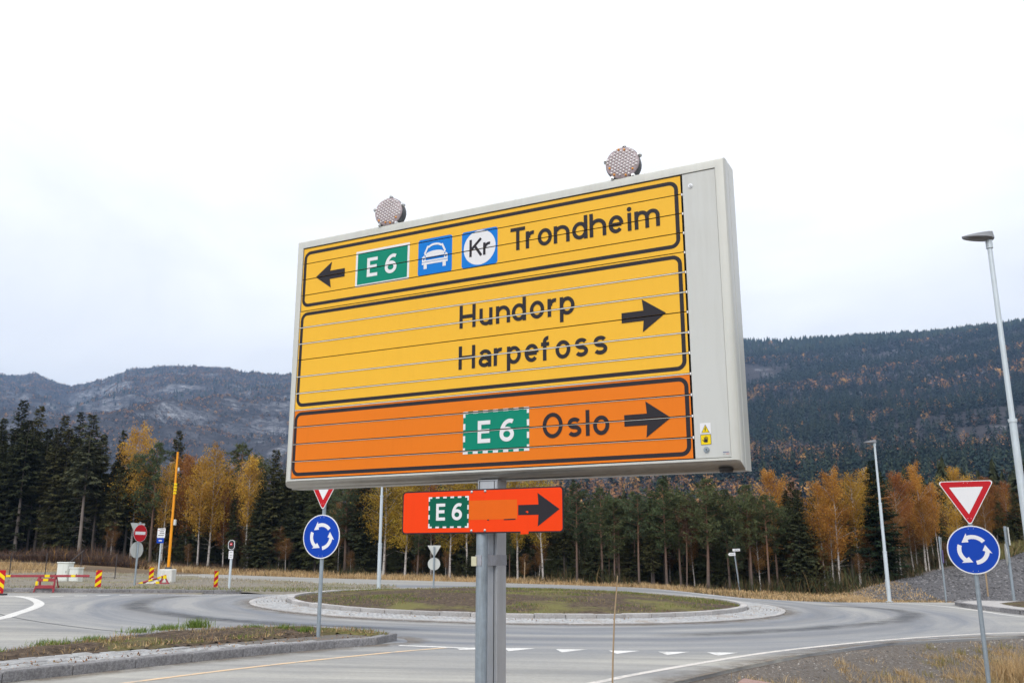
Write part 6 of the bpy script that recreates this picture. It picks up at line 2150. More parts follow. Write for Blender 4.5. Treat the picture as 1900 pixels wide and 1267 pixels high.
def curved_arrow(a0, r, t, cx, cz):
    """white arrow bent round the circle: tail at a0, head 103 degrees on"""
    P = []
    A = [a0 + 76 * i / 12 for i in range(13)]
    for i in range(12):
        c0, s0, c1, s1 = math.cos(R(A[i])), math.sin(R(A[i])), math.cos(R(A[i + 1])), math.sin(R(A[i + 1]))
        P.append([(cx + (r - t) * c0, cz + (r - t) * s0), (cx + (r + t) * c0, cz + (r + t) * s0), (cx + (r + t) * c1, cz + (r + t) * s1), (cx + (r - t) * c1, cz + (r - t) * s1)])
    e, tip = R(a0 + 71), R(a0 + 106)
    P.append([(cx + (r - 2.2 * t) * math.cos(e + .10), cz + (r - 2.2 * t) * math.sin(e + .10)), (cx + (r + 2.3 * t) * math.cos(e - .02), cz + (r + 2.3 * t) * math.sin(e - .02)), (cx + (r - .25 * t) * math.cos(tip), cz + (r - .25 * t) * math.sin(tip))])
    return P


def junction_sign(label, x, y, yaw, z_disc, z_tip, dia=0.8, tw=0.87, th=0.76, tilt=0.0, ph=None):
    g = gz(x, y)
    t_ = thing('road_sign', label, 'road sign', (x, y, g), yaw, 'yield and roundabout signs at the junction')
    zd, zt = z_disc - g, z_tip - g
    q = MB(); q.tube([(0, 0, -0.3), (0, 0, zt + th * 0.93)], 0.036, 18); q.build('post', M['galv'], t_, 40)
    q = MB(); q.tube([(0, 0, -0.05), (0, 0, 0.10), (0, 0, 0.11)], [0.055, 0.05, 0.04], 16); q.build('ground_sleeve', M['galv'], t_, 40)
    r = dia / 2
    # triangle
    T = [(a, b_ + zt) for a, b_ in tri_down(tw, th, 0.035)]
    pl = MB().prism(T, 0.050, 0.056).build('yield_plate', [M['white_film']], t_)
    cz = zt + th * 0.655
    q = MB(); q.flat(scale_about(T, 0.955, 0, cz), 0.0568, 0); q.closed = False; q.build('red_border', M['sign_red'], pl)
    q = MB(); q.flat([(a, b_ + 0) for a, b_ in scale_about([(a, b_ + zt) for a, b_ in tri_down(tw, th, 0.012)], 0.60, 0, cz)], 0.0576, 0); q.closed = False; q.build('white_field', M['white_film'], pl)
    rivets([(-.03, zt + th * .955), (.03, zt + th * .955), (-.025, zt + th * .17), (.025, zt + th * .17)], 0.0576, pl)
    # disc
    dp = MB().prism(disc(0, zd, r, 56), 0.050, 0.056).build('roundabout_plate', [M['white_film']], t_)
    q = MB(); q.flat(disc(0, zd, r * 0.955, 56), 0.0568); q.closed = False; q.build('blue_field', M['sign_blue'], dp)
    for k in range(3):
        q = MB()
        for i, p in enumerate(curved_arrow(38 + 120 * k, r * 0.53, r * 0.082, 0, zd)): q.flat(p, 0.0576 + (.0003 if i == 12 else 0))
        q.closed = False; q.build('arrow', M['white_film'], dp)
    rivets([(-.04, zd + r * .87), (.04, zd + r * .87), (-.04, zd - r * .87), (.04, zd - r * .87)], 0.0572, dp)
    for zz in (zd + r * .6, zd - r * .6, zt + th * .3, zt + th * .85):
        q = MB(); q.box(-.06, .06, 0.0, 0.012, zz - .013, zz + .013) if False else q.box(-.055, .055, -0.049, -0.034, zz - .013, zz + .013); q.build('clamp', M['galv'], t_)
    return t_


junction_sign('yield triangle over blue roundabout disc on the kerbed island left of the big board', -3.52, 16.95, R(-32 + 12 - 2), 2.06, 2.53)
junction_sign('yield triangle over blue roundabout disc on a post in the grassy verge at right', 7.80, 15.45, R(-24), 1.81, 2.20)

# ------------------------------------------------------------------ street lamps
def street_lamp(label, x, y, h, arm_yaw, r0=0.075):
    g = gz(x, y)
    t_ = thing('street_lamp', label, 'street lamp', (x, y, g), arm_yaw, 'street lamps round the junction')
    q = MB()
    q.tube([(0, 0, -0.3), (0, 0, h * 0.30), (0, 0, h * 0.305), (0, 0, h * 0.31)], [r0, r0 * .98, r0 * .98, r0 * .80], 16)
    q.tube([(0, 0, h * 0.309), (0, 0, h * 0.60), (0, 0, h * 0.605), (0, 0, h * 0.61)], [r0 * .78, r0 * .76, r0 * .76, r0 * .62], 16)
    q.tube([(0, 0, h * 0.609), (0, 0, h * 0.985)], [r0 * .60, r0 * .52], 16)
    q.build('pole', M['lamp_post'], t_, 40)
    for z in (0.305, 0.605):
        q = MB(); q.tube([(0, 0, h * z - .02), (0, 0, h * z + .03)], r0 * (1.1 if z < .5 else .92), 16); q.build('joint_collar', M['lamp_post'], t_, 40)
    q = MB(); q.box(-r0 * 1.02, -r0 * .9, -0.05, 0.05, 0.45, 0.85, c=.004); q.build('service_hatch', M['lamp_post'], t_)
    q = MB(); q.tube([(0, 0, 0.02), (0, 0, 0.04)], r0 * 1.9, 16); q.build('base_flange', M['lamp_post'], t_, 40)
    # head: flat leaf-shaped lantern reaching out along -x
    n = 14; L_ = 0.52
    top, rim, bot = [], [], []
    S_ = []
    for i in range(n + 1):
        u = i / n
        hw = 0.12 * (math.sin(math.pi * min(1, 0.18 + 0.82 * u)) ** 0.6 if u < 0.999 else 0.0) * (1.0 if u > .1 else .75)
        xx = 0.06 - L_ * u
        zt_ = 0.085 * (1 - u) ** 0.8 + 0.012; zb_ = -0.035 * (1 - u) ** 0.5 + 0.0
        tilt = -0.035 * u
        S_.append([(xx, -hw, zb_ + .015 + tilt), (xx, -hw * .55, zt_ + tilt), (xx, hw * .55, zt_ + tilt), (xx, hw, zb_ + .015 + tilt), (xx, hw * .6, zb_ - .012 + tilt), (xx, -hw * .6, zb_ - .012 + tilt)])
    vs = [p for s in S_ for p in s]
    fs = [(i * 6 + k, i * 6 + (k + 1) % 6, (i + 1) * 6 + (k + 1) % 6, (i + 1) * 6 + k) for i in range(n) for k in range(6)] + [(0, 1, 2, 3, 4, 5)]
    hd = MB().add([(a, b_, c_ + h) for a, b_, c_ in vs], fs).build('lantern', M['lantern'], t_, 40)
    q = MB(); q.box(-0.30, -0.08, -0.07, 0.07, h - 0.034, h - 0.022, c=.004); q.build('led_panel', paint('led_glass', (0.16, 0.16, 0.15), 0.3) if 'led' not in M else M['led'], hd)
    q = MB(); q.tube([(0, 0, h * .975), (0, 0, h + .04)], [r0 * .75, r0 * .72], 14); q.build('spigot', M['lamp_post'], hd, 40)
    return t_


street_lamp('tall street lamp at the right edge of the frame, its lantern against the sky', 7.37, 13.0, 7.24, R(10), 0.066)
street_lamp('street lamp standing before the big dark spruce right of the board', 14.40, 35.3, 6.12, R(8))
street_lamp('street lamp behind the roundabout mound, its upper half hidden by the big board', -5.15, 35.6, 6.1, R(170))

# ------------------------------------------------------------------ no-entry sign with two blank backs
x, y = -14.30, 34.9; g = gz(x, y) + 0.13
t_ = thing('road_sign', 'red no-entry disc with blank sign backs on a grey post beside the far kerb', 'road sign', (x, y, g), R(66))
q = MB(); q.tube([(0, 0, -.3), (0, 0, 2.40)], 0.035, 14); q.build('post', M['galv'], t_, 40)
d_ = MB().prism(disc(0, 1.98, 0.325, 44), 0.045, 0.052).build('no_entry_plate', [M['white_film']], t_)
q = MB(); q.flat(disc(0, 1.98, 0.318, 44), 0.0528); q.closed = False; q.build('red_field', M['sign_red'], d_)
q = MB(); q.flat(rrect(-0.25, 0.25, 1.925, 2.04, .01), 0.0536); q.closed = False; q.build('white_bar', M['white_film'], d_)
MB().prism(disc(0.0, 1.36, 0.31, 40), -0.052, -0.045).build('blank_disc', [M['plate_back']], t_)
T = [(a - 0.05, b_ + 1.72) for a, b_ in tri_down(0.74, 0.64, 0.03)]
MB().prism(T, -0.064, -0.057).build('blank_triangle', [M['plate_back']], t_)

# blank backs behind the mound
x, y = -3.09, 36.3; g = gz(x, y)
t_ = thing('road_sign', 'blank pale backs of a triangle over a disc, on a thin post behind the mound', 'road sign', (x, y, g), R(4))
q = MB(); q.tube([(0, 0, -.3), (0, 0, 2.08 - g)], 0.034, 12); q.build('post', M['galv'], t_, 40)
MB().prism([(a, b_ + 1.66 - g) for a, b_ in tri_down(0.55, 0.47, 0.02)], -0.052, -0.045).build('triangle_plate', M['plate_back'], t_)
MB().prism(disc(0.0, 1.415 - g, 0.245, 40), -0.052, -0.045).build('disc_plate', M['plate_back'], t_)

# ------------------------------------------------------------------ information sign by the mast
x, y = -15.36, 39.9; g = gz(x, y) + .1
t_ = thing('road_sign', 'small white and blue notice on a thin post left of the yellow mast', 'road sign', (x, y, g), R(-12))
q = MB(); q.tube([(0, 0, -.3), (0, 0, 2.86 - g)], 0.034, 12); q.build('post', M['lamp_post'], t_, 40)
p_ = MB().prism(rrect(-.19, .19, 2.50 - g, 2.90 - g, .02), 0.04, 0.047).build('white_plate', [M['white_film']], t_)
q = MB()
for k, (a, b_, zz) in enumerate(((-.08, .15, 2.83), (-.15, -.10, 2.80), (-.08, .12, 2.75), (-.08, .15, 2.67), (-.15, .12, 2.585))): q.flat([(a, zz - g), (b_, zz - g), (b_, zz + .03 - g), (a, zz + .03 - g)], .0476, 1 if k == 1 else 0)
q.closed = False; q.build('lettering', [M['black_film'], M['sign_red']], p_)
p_ = MB().prism(rrect(-.19, .15, 2.27 - g, 2.49 - g, .02), 0.04, 0.047).build('blue_plate', [M['sign_blue']], t_)
q = MB(); q.flat([(-.09, 2.35 - g), (.06, 2.35 - g), (.06, 2.40 - g), (-.09, 2.40 - g)], .0476); q.closed = False; q.build('lettering', M['white_film'], p_)

# ------------------------------------------------------------------ yellow mast on a concrete block
x, y = -14.42, 38.5; g = gz(x, y) + .08
t_ = thing('signal_mast', 'tall yellow mast on a white block, the highest post on the left verge', 'mast', (x, y, g), R(0))
q = MB(); q.box(-.30, .27, -.25, .25, -.1, 0.62, c=.03); q.build('concrete_block', M['concrete'], t_)
q = MB(); q.tube([(0, 0, 0.60), (-.012, 0, 2.55), (-.012, 0, 2.62), (-.03, 0, 5.52)], [0.060, 0.054, 0.050, 0.042], 16); q.build('pole', M['mast_yellow'], t_, 40)
q = MB(); q.box(-.11, .11, -.11, .11, 0.60, 0.70, c=.01); q.build('foot_plate', M['dark_grey'], t_)
for k in range(4):
    q = MB(); zz = 3.72 + .125 * k
    q.box(-.045, .085, -.085, -.04, zz, zz + .078, c=.008); q.build('reflector', M['refl_yellow'], t_)
q = MB(); q.tube([(-.012, 0, 2.5), (-.012, 0, 2.66)], 0.063, 14); q.build('collar', M['mast_yellow'], t_, 40)
q = MB(); q.box(.065, .16, -.06, .06, 2.42, 2.66, c=.01); q.build('control_box', M['plate_back'], t_)
q = MB(); q.box(.04, .10, -.04, .04, 4.70, 4.85, c=.008); q.build('sensor', M['plate_back'], t_)

# ------------------------------------------------------------------ roadside signal post
x, y = -10.37, 33.8; g = gz(x, y) + .05
t_ = thing('roadside_signal', 'slim pale post with a black rounded signal head showing a red symbol', 'signal', (x, y, g), R(-4))
q = MB(); q.tube([(0, 0, -.3), (0, 0, 1.80)], 0.045, 14); q.build('post', M['lamp_post'], t_, 40)
hd = MB().prism(rrect(-.125, .125, 1.48, 1.86, .12), -.06, .07).build('signal_head', [M['black']], t_)
q = MB()
for p in frame_polys(-.125, .125, 1.50, 1.86, .12, .018): q.flat(p, .0712)
q.closed = False; q.build('white_rim', M['white_film'], hd)
q = MB(); q.flat(disc(-.01, 1.71, .055, 20), .0706, 0); q.flat([(-.035, 1.69), (.0, 1.69), (.0, 1.725), (-.035, 1.725)], .0712, 1); q.closed = False
q.build('red_symbol', [M['sign_red'], M['white_film']], hd)
pl_ = MB().prism(rrect(-.085, .085, 1.18, 1.47, .015), .05, .057).build('white_plate', [M['white_film']], t_)
q = MB()
for zz in (1.40, 1.31, 1.24): q.flat([(-.05, zz), (.05, zz), (.05, zz + .018), (-.05, zz + .018)], .0576)
q.closed = False; q.build('lettering', M['dark_grey'], pl_)

# ------------------------------------------------------------------ delineator panels
def delineator(label, x, y, yaw, w=0.20, h=0.66, flip=1, zoff=0.0):
    g = plane(x, y) + zoff
    t_ = thing('road_delineator', label, 'road marker', (x, y, g), yaw, 'striped marker panels along the far kerb')
    pl_ = MB().prism(rrect(-w / 2, w / 2, .06, .06 + h, .012), -.015, .015).build('panel', [M['sign_red']], t_)
    k = 0
    zz = .06 - w
    while zz < .06 + h:
        poly = [(-w / 2, zz), (w / 2, zz + flip * w * .8), (w / 2, zz + flip * w * .8 + .12), (-w / 2, zz + .12)]
        cpy = clip_band(poly, .075 + .02, .06 + h - .02)
        if cpy:
            q = MB(); q.flat(cpy, .0157); q.closed = False; q.build('stripe', M['refl_yellow'], pl_)
        zz += .265
    q = MB(); q.box(-w * .9, w * .9, -.18, .18, 0.0, .055, c=.015); q.build('rubber_foot', M['black'], t_)
    return t_


delineator('red and yellow marker panel at the left edge of the frame', -16.38, 29.5, R(14), .22, .72, -1)
delineator('red and yellow marker panel between the cabinets and the no-entry sign', -14.92, 33.2, R(10), .205, .66, 1)
delineator('thin red and yellow marker panel just left of the roadside signal', -11.03, 34.3, R(52), .16, .62, 1, .05)
delineator('red and yellow marker panel half hidden by the fallen barrier', -14.95, 38.1, R(30), .18, .55, 1, .12)

# ------------------------------------------------------------------ standing barrier
x, y = -16.0, 31.7; g = plane(x, y)
t_ = thing('road_barrier', 'dull red barrier trestle with a long rail and yellow reflectors, standing in the closed road', 'barrier', (x, y, g), R(2))
for sx in (-.27, .27):
    for (y0, y1) in ((-.20, -.02), (.22, .04)):
        a = Vector((sx + (.06 if sx > 0 else -.06), y0, 0.0)); b_ = Vector((sx, y1, .56))
        q = MB(); q.tube([a, b_], .032, 4); q.build('leg', M['barrier_red'], t_)
for nm, z0, z1, yy in (('lower_board', .13, .24, -.17), ('upper_board', .36, .46, -.09)):
    q = MB(); q.box(-.30, .30, yy - .02, yy + .015, z0, z1, c=.006); q.build(nm, M['barrier_red'], t_)
q = MB(); q.box(-1.62, 1.42, -.035, .0, .50, .58, c=.006); rl = q.build('rail', M['barrier_red'], t_)
for (a, b_, z0, z1, yy, par) in ((-.09, .08, .497, .583, -.042, rl), (.80, .95, .505, .575, -.040, rl), (-1.40, -1.25, .505, .575, -.04, rl)):
    q = MB(); q.box(a, b_, yy - .004, yy + .003, z0, z1, c=.002); q.build('reflector', M['refl_yellow'], rl)
q = MB(); q.box(-.09, .08, -.125, -.112, .37, .45, c=.002); q.build('reflector', M['refl_yellow'], t_)
q = MB(); q.box(-.30, -.22, -.205, -.195, .23, .37, c=.002); q.build('reflector', M['refl_yellow'], t_)

# fallen barrier in front of the mast
x, y = -14.2, 36.4; g = gz(x, y) + .10
t_ = thing('fallen_barrier', 'collapsed red and yellow barrier lying against a grey base below the yellow mast', 'barrier', (x, y, g), R(4))
q = MB(); q.tube([(-.70, -.05, .03), (.50, .0, .40)], .042, 4); rl = q.build('rail', M['barrier_red'], t_)
for u in (.22, .52, .80):
    p = Vector((-.70, -.05, .03)).lerp(Vector((.50, 0, .40)), u)
    q = MB(); q.box(-.08, .08, -.05, -.044, -.035, .035, M=Matrix.Translation(p) @ Matrix.Rotation(-math.atan2(.37, 1.2), 4, 'Y')); q.build('reflector', M['refl_yellow'], rl)
for (a, b_) in (((.15, .1, 0), (.42, .05, .40)), ((.62, .1, 0), (.40, .05, .42)), ((.30, -.2, 0), (.44, -.02, .36)), ((.66, -.2, 0), (.46, -.02, .42))):
    q = MB(); q.tube([a, b_], .034, 4); q.build('leg', M['barrier_red'], t_)
q = MB(); q.box(.10, .66, -.16, -.12, .05, .12, c=.004); q.build('lower_board', M['barrier_red'], t_)
q = MB(); q.add([(-.36, -.1, 0), (.26, -.1, 0), (.26, .25, 0), (-.36, .25, 0), (-.05, 0, .30), (.20, 0, .28), (.20, .15, .28), (-.05, .15, .30)], [(0, 1, 5, 4), (1, 2, 6, 5), (2, 3, 7, 6), (3, 0, 4, 7), (4, 5, 6, 7), (3, 2, 1, 0)])
q.build('base_block', M['concrete'], t_)
for (a, b_, c_) in ((.24, -.19, .05), (.50, -.19, .28)):
    q = MB(); q.box(a - .07, a + .07, b_, b_ + .012, c_, c_ + .13, c=.003); q.build('reflector', M['refl_yellow'], t_)

# ------------------------------------------------------------------ cabinets
for (x, y, w, h, d_, lab) in ((-18.25, 37.5, .52, .86, .34, 'taller of the two pale utility cabinets behind the barrier'), (-17.64, 37.2, .42, .66, .30, 'shorter pale utility cabinet, right of its taller twin')):
    g = gz(x, y) + .08
    t_ = thing('utility_cabinet', lab, 'cabinet', (x, y, g), R(-14), 'utility cabinets on the verge')
    q = MB(); q.box(-w / 2, w / 2, -d_ / 2, d_ / 2, 0.10, h - .05, c=.01); q.build('body', M['cabinet'], t_)
    q = MB(); q.box(-w / 2 + .015, w / 2 - .015, -d_ / 2 + .02, d_ / 2 - .02, -.15, .10); q.build('plinth', M['concrete'], t_)
    q = MB(); q.box(-w / 2 - .025, w / 2 + .025, -d_ / 2 - .03, d_ / 2 + .02, h - .05, h, c=.014); q.build('lid', M['cabinet'], t_)
    q = MB(); q.box(-w / 2 + .03, w / 2 - .03, -d_ / 2 - .010, -d_ / 2 - .001, .13, h - .08, c=.003); dr = q.build('door', M['cabinet'], t_)
    q = MB(); q.box(w / 2 - .075, w / 2 - .055, -d_ / 2 - .022, -d_ / 2 - .010, h * .5, h * .5 + .09, c=.003); q.build('handle', M['dark_grey'], dr)

# ------------------------------------------------------------------ wire fence, left
t_ = thing('wire_fence', 'thin dark wire fence with slim posts on the rough ground at far left', 'fence', (-20.5, 40, gz(-20.5, 40)), 0)
fx = [-29.4, -28, -26.5, -24.9, -23.5, -22.0, -20.57, -19.15, -17.7]
fy = [39.5 + (.18 * (x + 26)) for x in fx]
zb_ = gz(-20.5, 40)
for x, y in zip(fx, fy):
    q = MB(); g = gz(x, y) - zb_
    q.tube([(x + 20.5, y - 40, g - .2), (x + 20.5, y - 40, g + 1.25)], .022, 6); q.build('post', M['wire'], t_)
for hgt in (.25, .55, .85, 1.15):
    q = MB(); q.tube([(x + 20.5, y - 40, gz(x, y) - zb_ + hgt + random.uniform(-.03, .03)) for x, y in zip(fx, fy)], .005, 4); q.build('wire', M['wire'], t_)
q = MB(); q.tube([(0.22, 0.3, gz(-20.3, 40) - zb_ + .10), (1.35, .9, 1.38)], .028, 6); q.build('strut', M['wire'], t_)

# ------------------------------------------------------------------ direction post with two blades
x, y = 10.48, 43.0; g = gz(x, y)
t_ = thing('direction_post', 'slim blue-grey post with two small white direction blades before the pines', 'signpost', (x, y, g), R(-6))
q = MB(); q.tube([(.16, 0, -.3), (-.03, 0, 2.0 - g)], .034, 12); q.build('post', M['galv'], t_, 40)
for nm, pts in (('blade', [(-.10, 1.94), (.24, 1.95), (.24, 2.06), (-.10, 2.05)]), ('blade', [(-.32, 1.80), (-.26, 1.73), (.02, 1.745), (.02, 1.875), (-.26, 1.87)])):
    b_ = MB().prism([(a, c_ - g) for a, c_ in pts], .036, .046).build(nm, [M['white_film']], t_)
    q = MB(); a0, a1 = min(p[0] for p in pts) + .09, max(p[0] for p in pts) - .05; zc = sum(p[1] for p in pts) / len(pts) - g
    q.flat([(a0, zc - .012), (a1, zc - .012), (a1, zc + .014), (a0, zc + .014)], .0466); q.closed = False; q.build('lettering', M['galv'], b_)

# ------------------------------------------------------------------ edge-on signs right
x, y = 16.80, 35.8; g = gz(x, y)
t_ = thing('road_sign', 'edge-on sign with a violet rim on a thin post left of the right roundabout disc', 'road sign', (x, y, g), R(70))
q = MB(); q.tube([(0, 0, -.3), (0, 0, 2.46 - g)], .036, 12); q.build('post', M['galv'], t_, 40)
MB().prism(rrect(-.30, .30, 1.45 - g, 1.95 - g, .03), .042, .05).build('blue_plate', [paint('violet_plate', (0.22, 0.17, 0.42), .5), M['plate_back']], t_)
MB().prism([(a, b_ + 1.95 - g) for a, b_ in tri_down(.56, .48, .02)], .042, .05).build('yield_plate', [M['plate_back']], t_)
x, y = 19.16, 35.3; g = gz(x, y)
t_ = thing('road_sign', 'edge-on grey road sign with a pale disc at the right edge before the gravel bank', 'road sign', (x, y, g), R(67))
q = MB(); q.tube([(0, 0, -.3), (0, 0, 2.84 - g)], .055, 12); q.build('post', M['galv'], t_, 40)
MB().prism(disc(0, 1.78 - g, .40, 40), -.075, -.062).build('disc_plate', [M['plate_back']], t_)
q = MB(); q.box(-.34, .34, -.09, -.06, 2.12 - g, 2.80 - g, c=.004); q.build('panel', M['plate_back'], t_)
for zz in (1.5, 2.05, 2.3, 2.7):
    q = MB(); q.tube([(0, 0, zz - g - .02), (0, 0, zz - g + .02)], .065, 12); q.build('clamp', M['galv'], t_, 40)
x, y = 19.42, 37.7; g = gz(x, y)
o = MB().tube([(0, 0, -.3), (.02, 0, 1.12)], .03, 6).build('marker_stake', M['bamboo']); o.location = (x, y, g)
tag(o, 'short yellowish wooden stake on the gravel bank beside the right roundabout disc', 'stake')
q = MB(); q.tube([(-.035, 0, -.25), (0.0, 0, .5), (.03, 0.01, .95), (.085, .02, 1.46)], [.0115, .0105, .009, .007], 7)
o = q.build('marker_stake', M['bamboo'], None, 60); o.location = (1.215, 11.3, plane(1.2, 11.3) - .06)
tag(o, 'thin tall bamboo snow stake at the near road edge right of the board\'s posts', 'stake')
o = MB().tube([(0, 0, -.2), (.05, .0, 1.1)], .022, 6).build('marker_stake', M['bamboo']); o.location = (0.65, 49.2, gz(.65, 49.2))
tag(o, 'small pale stake in the straw right of the board\'s mast, at the forest edge', 'stake')

# ------------------------------------------------------------------ pink block of stone at the bottom edge
q = MB(); q.box(-.17, .26, -.2, .2, -.3, .10, c=.03, M=Matrix.Rotation(R(-24), 4, 'Z') @ Matrix.Rotation(R(6), 4, 'Y'))
o = q.build('stone_block', M['pink_stone']); o.location = (3.12, 12.3, 0.02)
tag(o, 'pinkish granite block cut by the bottom edge of the frame, in the gravel', 'stone')

# ------------------------------------------------------------------ grass, straw, brush and gravel
def grassmat(name, trans=0.25):
    m = bpy.data.materials.new(name); m.use_nodes = True
    t = m.node_tree; b = t.nodes['Principled BSDF']
    a = N(t, 'ShaderNodeAttribute', attribute_name='tint')
    t.links.new(a.outputs['Color'], b.inputs['Base Color']); b.inputs['Roughness'].default_value = 0.8
    b.inputs['Specular IOR Level'].default_value = 0.15
    return m


M['grass'] = grassmat('grass_blades')


def blades(name, X, Y_, Z, h, w, cols, lean=0.35, parent=None, mat=None):
    n = len(X)
    a = rng.uniform(0, 2 * np.pi, n); th = rng.uniform(0, 2 * np.pi, n)
    ln = np.abs(rng.normal(0, lean, n))
    dx, dy = np.cos(a), np.sin(a)
    lx, ly = np.cos(th) * ln, np.sin(th) * ln
    P = np.stack([X, Y_, Z], -1)
    side = np.stack([dx, dy, 0 * dx], -1) * (w / 2)[:, None]
    up = np.stack([lx, ly, np.ones(n)], -1); up /= np.linalg.norm(up, axis=1, keepdims=True)
    mid = P + up * (h * .55)[:, None]
    tip = P + up * h[:, None] + np.stack([lx, ly, -0.3 * ln], -1) * (h * 0.35)[:, None]
    V = np.stack([P - side, P + side, mid + side * .75, mid - side * .75, tip], 1).reshape(-1, 3)
    k = np.arange(n)[:, None] * 5
    F = np.concatenate([np.concatenate([k, k + 1, k + 2], 1), np.concatenate([k, k + 2, k + 3], 1), np.concatenate([k + 3, k + 2, k + 4], 1)])
    C = np.concatenate([cols] * 3)
    o = npmesh(name, V, F, mat or M['grass'], parent, attr={'tint': C})
    return tag(o, kind='stuff')


def pick(n, palette, jit=0.25):
    pal = np.array(palette)
    c = pal[rng.integers(0, len(pal), n)] * rng.uniform(1 - jit, 1 + jit, (n, 1))
    return c


GREEN = [(0.10, 0.15, 0.025), (0.13, 0.17, 0.035), (0.16, 0.17, 0.05)]
FRESH = [(0.12, 0.19, 0.03), (0.17, 0.22, 0.05)]
DRY = [(0.40, 0.28, 0.14), (0.48, 0.35, 0.19), (0.32, 0.215, 0.10)]
STRAW = [(0.50, 0.34, 0.17), (0.58, 0.41, 0.22), (0.42, 0.27, 0.12)]
BROWN = [(0.10, 0.062, 0.045), (0.14, 0.085, 0.055), (0.07, 0.048, 0.04)]

# mound
n = 52000
r_ = np.sqrt(rng.uniform(0, 1, n)) * (R_KERB - 0.25); a_ = rng.uniform(0, 2 * np.pi, n)
X, Y_ = C0[0] + r_ * np.cos(a_), C0[1] + r_ * np.sin(a_)
dn = fbm(X * 0.55, Y_ * 0.8, 5, 61)
keep = rng.uniform(0, 1, n) < np.clip((dn - 0.48) * 5.0, 0.02, 0.85)
X, Y_, r_, dn = X[keep], Y_[keep], r_[keep], dn[keep]; n = len(X)
Z = plane(X, Y_) + 0.09 + 0.27 * (1 - (r_ / (R_KERB - .18)) ** 2.4)
gr = rng.uniform(0, 1, n) < np.clip((dn - .42) * 3.2, .2, .75)
cols = np.where(gr[:, None], pick(n, GREEN), pick(n, [(0.28, 0.21, 0.10), (0.20, 0.14, 0.07), (0.33, 0.26, 0.13)]))
blades('mound_grass', X, Y_, Z, rng.uniform(.03, .085, n), rng.uniform(.008, .02, n), cols, .6)

# splitter turf: thin dry cover, green tufts
P_ = np.array(turf_poly)
n = 90000
X, Y_ = rng.uniform(P_[:, 0].min(), P_[:, 0].max(), n), rng.uniform(8, P_[:, 1].max() + .1, n)
ok = np.array([inside(turf_poly, x, y) for x, y in zip(X, Y_)])
dn = fbm(X * 1.3, Y_ * 1.3, 4, 71)
ok &= rng.uniform(0, 1, n) < np.clip((dn - .36) * 3.4, .08, 1)
X, Y_, dn = X[ok], Y_[ok], dn[ok]; n = len(X)
gr = rng.uniform(0, 1, n) < np.clip((dn - .52) * 3, .08, .6)
cols = np.where(gr[:, None], pick(n, GREEN), pick(n, DRY + [(0.22, 0.13, 0.07)]))
blades('island_grass', X, Y_, plane(X, Y_) + .13, rng.uniform(.02, .10, n) * (.4 + 1.2 * fbm(X * 3, Y_ * 3, 2, 75)), rng.uniform(.006, .014, n), cols, 1.0)
tx, ty, tz, th_, tc2 = [], [], [], [], []
for (x, y, rr_, k, hh) in ((-6.1, 18.0, .2, 420, .20), (-6.45, 17.5, .25, 320, .12), (-6.75, 16.9, .25, 200, .11), (-6.9, 15.4, .22, 200, .10), (-7.15, 14.6, .3, 260, .11), (-4.3, 17.6, .16, 260, .15), (-3.85, 17.4, .15, 260, .14), (-5.0, 17.9, .2, 200, .11), (-7.5, 13.4, .25, 260, .1)):
    q = rng.normal(0, rr_ * .6, (k, 2)); tx.append(x + q[:, 0]); ty.append(y + q[:, 1]); th_.append(hh * rng.uniform(.45, 1.15, k)); tc2.append(pick(k, FRESH + GREEN[:1]))
tx, ty, th_, tc2 = map(np.concatenate, (tx, ty, th_, tc2))
blades('grass_tufts', tx, ty, plane(tx, ty) + .12, th_, rng.uniform(.006, .013, len(tx)), tc2, .45)

# far verge: sparse, greener towards the kerb and behind the island
n = 90000
X, Y_ = rng.uniform(-30, -4.8, n), rng.uniform(31, 52, n)
ok = np.array([inside(verge_poly, x, y) for x, y in zip(X, Y_)])
X, Y_ = X[ok], Y_[ok]
dk = Y_ - np.interp(X, [-30, -17.35, -14.4, -10.95, -9.3, -6], [29.3, 31.5, 32.2, 32.6, 33.3, 34])
dn = fbm(X * .6, Y_ * .6, 4, 81)
gp = np.clip(1 - dk / 2.6, 0, 1) * np.clip((X + 19) / 3, 0, 1) + .4 * (dn - .45) + .30 * np.clip((X + 11) / 4, 0, 1)
ok = rng.uniform(0, 1, len(X)) < np.clip(.18 + gp + .8 * (dn - .5), .04, 1)
X, Y_, gp = X[ok], Y_[ok], gp[ok]; n = len(X)
gr = rng.uniform(0, 1, n) < np.clip(gp, .06, .85)
cols = np.where(gr[:, None], pick(n, [(0.17, 0.175, 0.05), (0.20, 0.20, 0.075), (0.13, 0.16, 0.045)]), pick(n, [(0.32, 0.27, 0.18), (0.25, 0.205, 0.14), (0.38, 0.31, 0.2)]))
blades('verge_grass', X, Y_, plane(X, Y_) + .09, rng.uniform(.04, .14, n), rng.uniform(.015, .03, n), cols, .6)

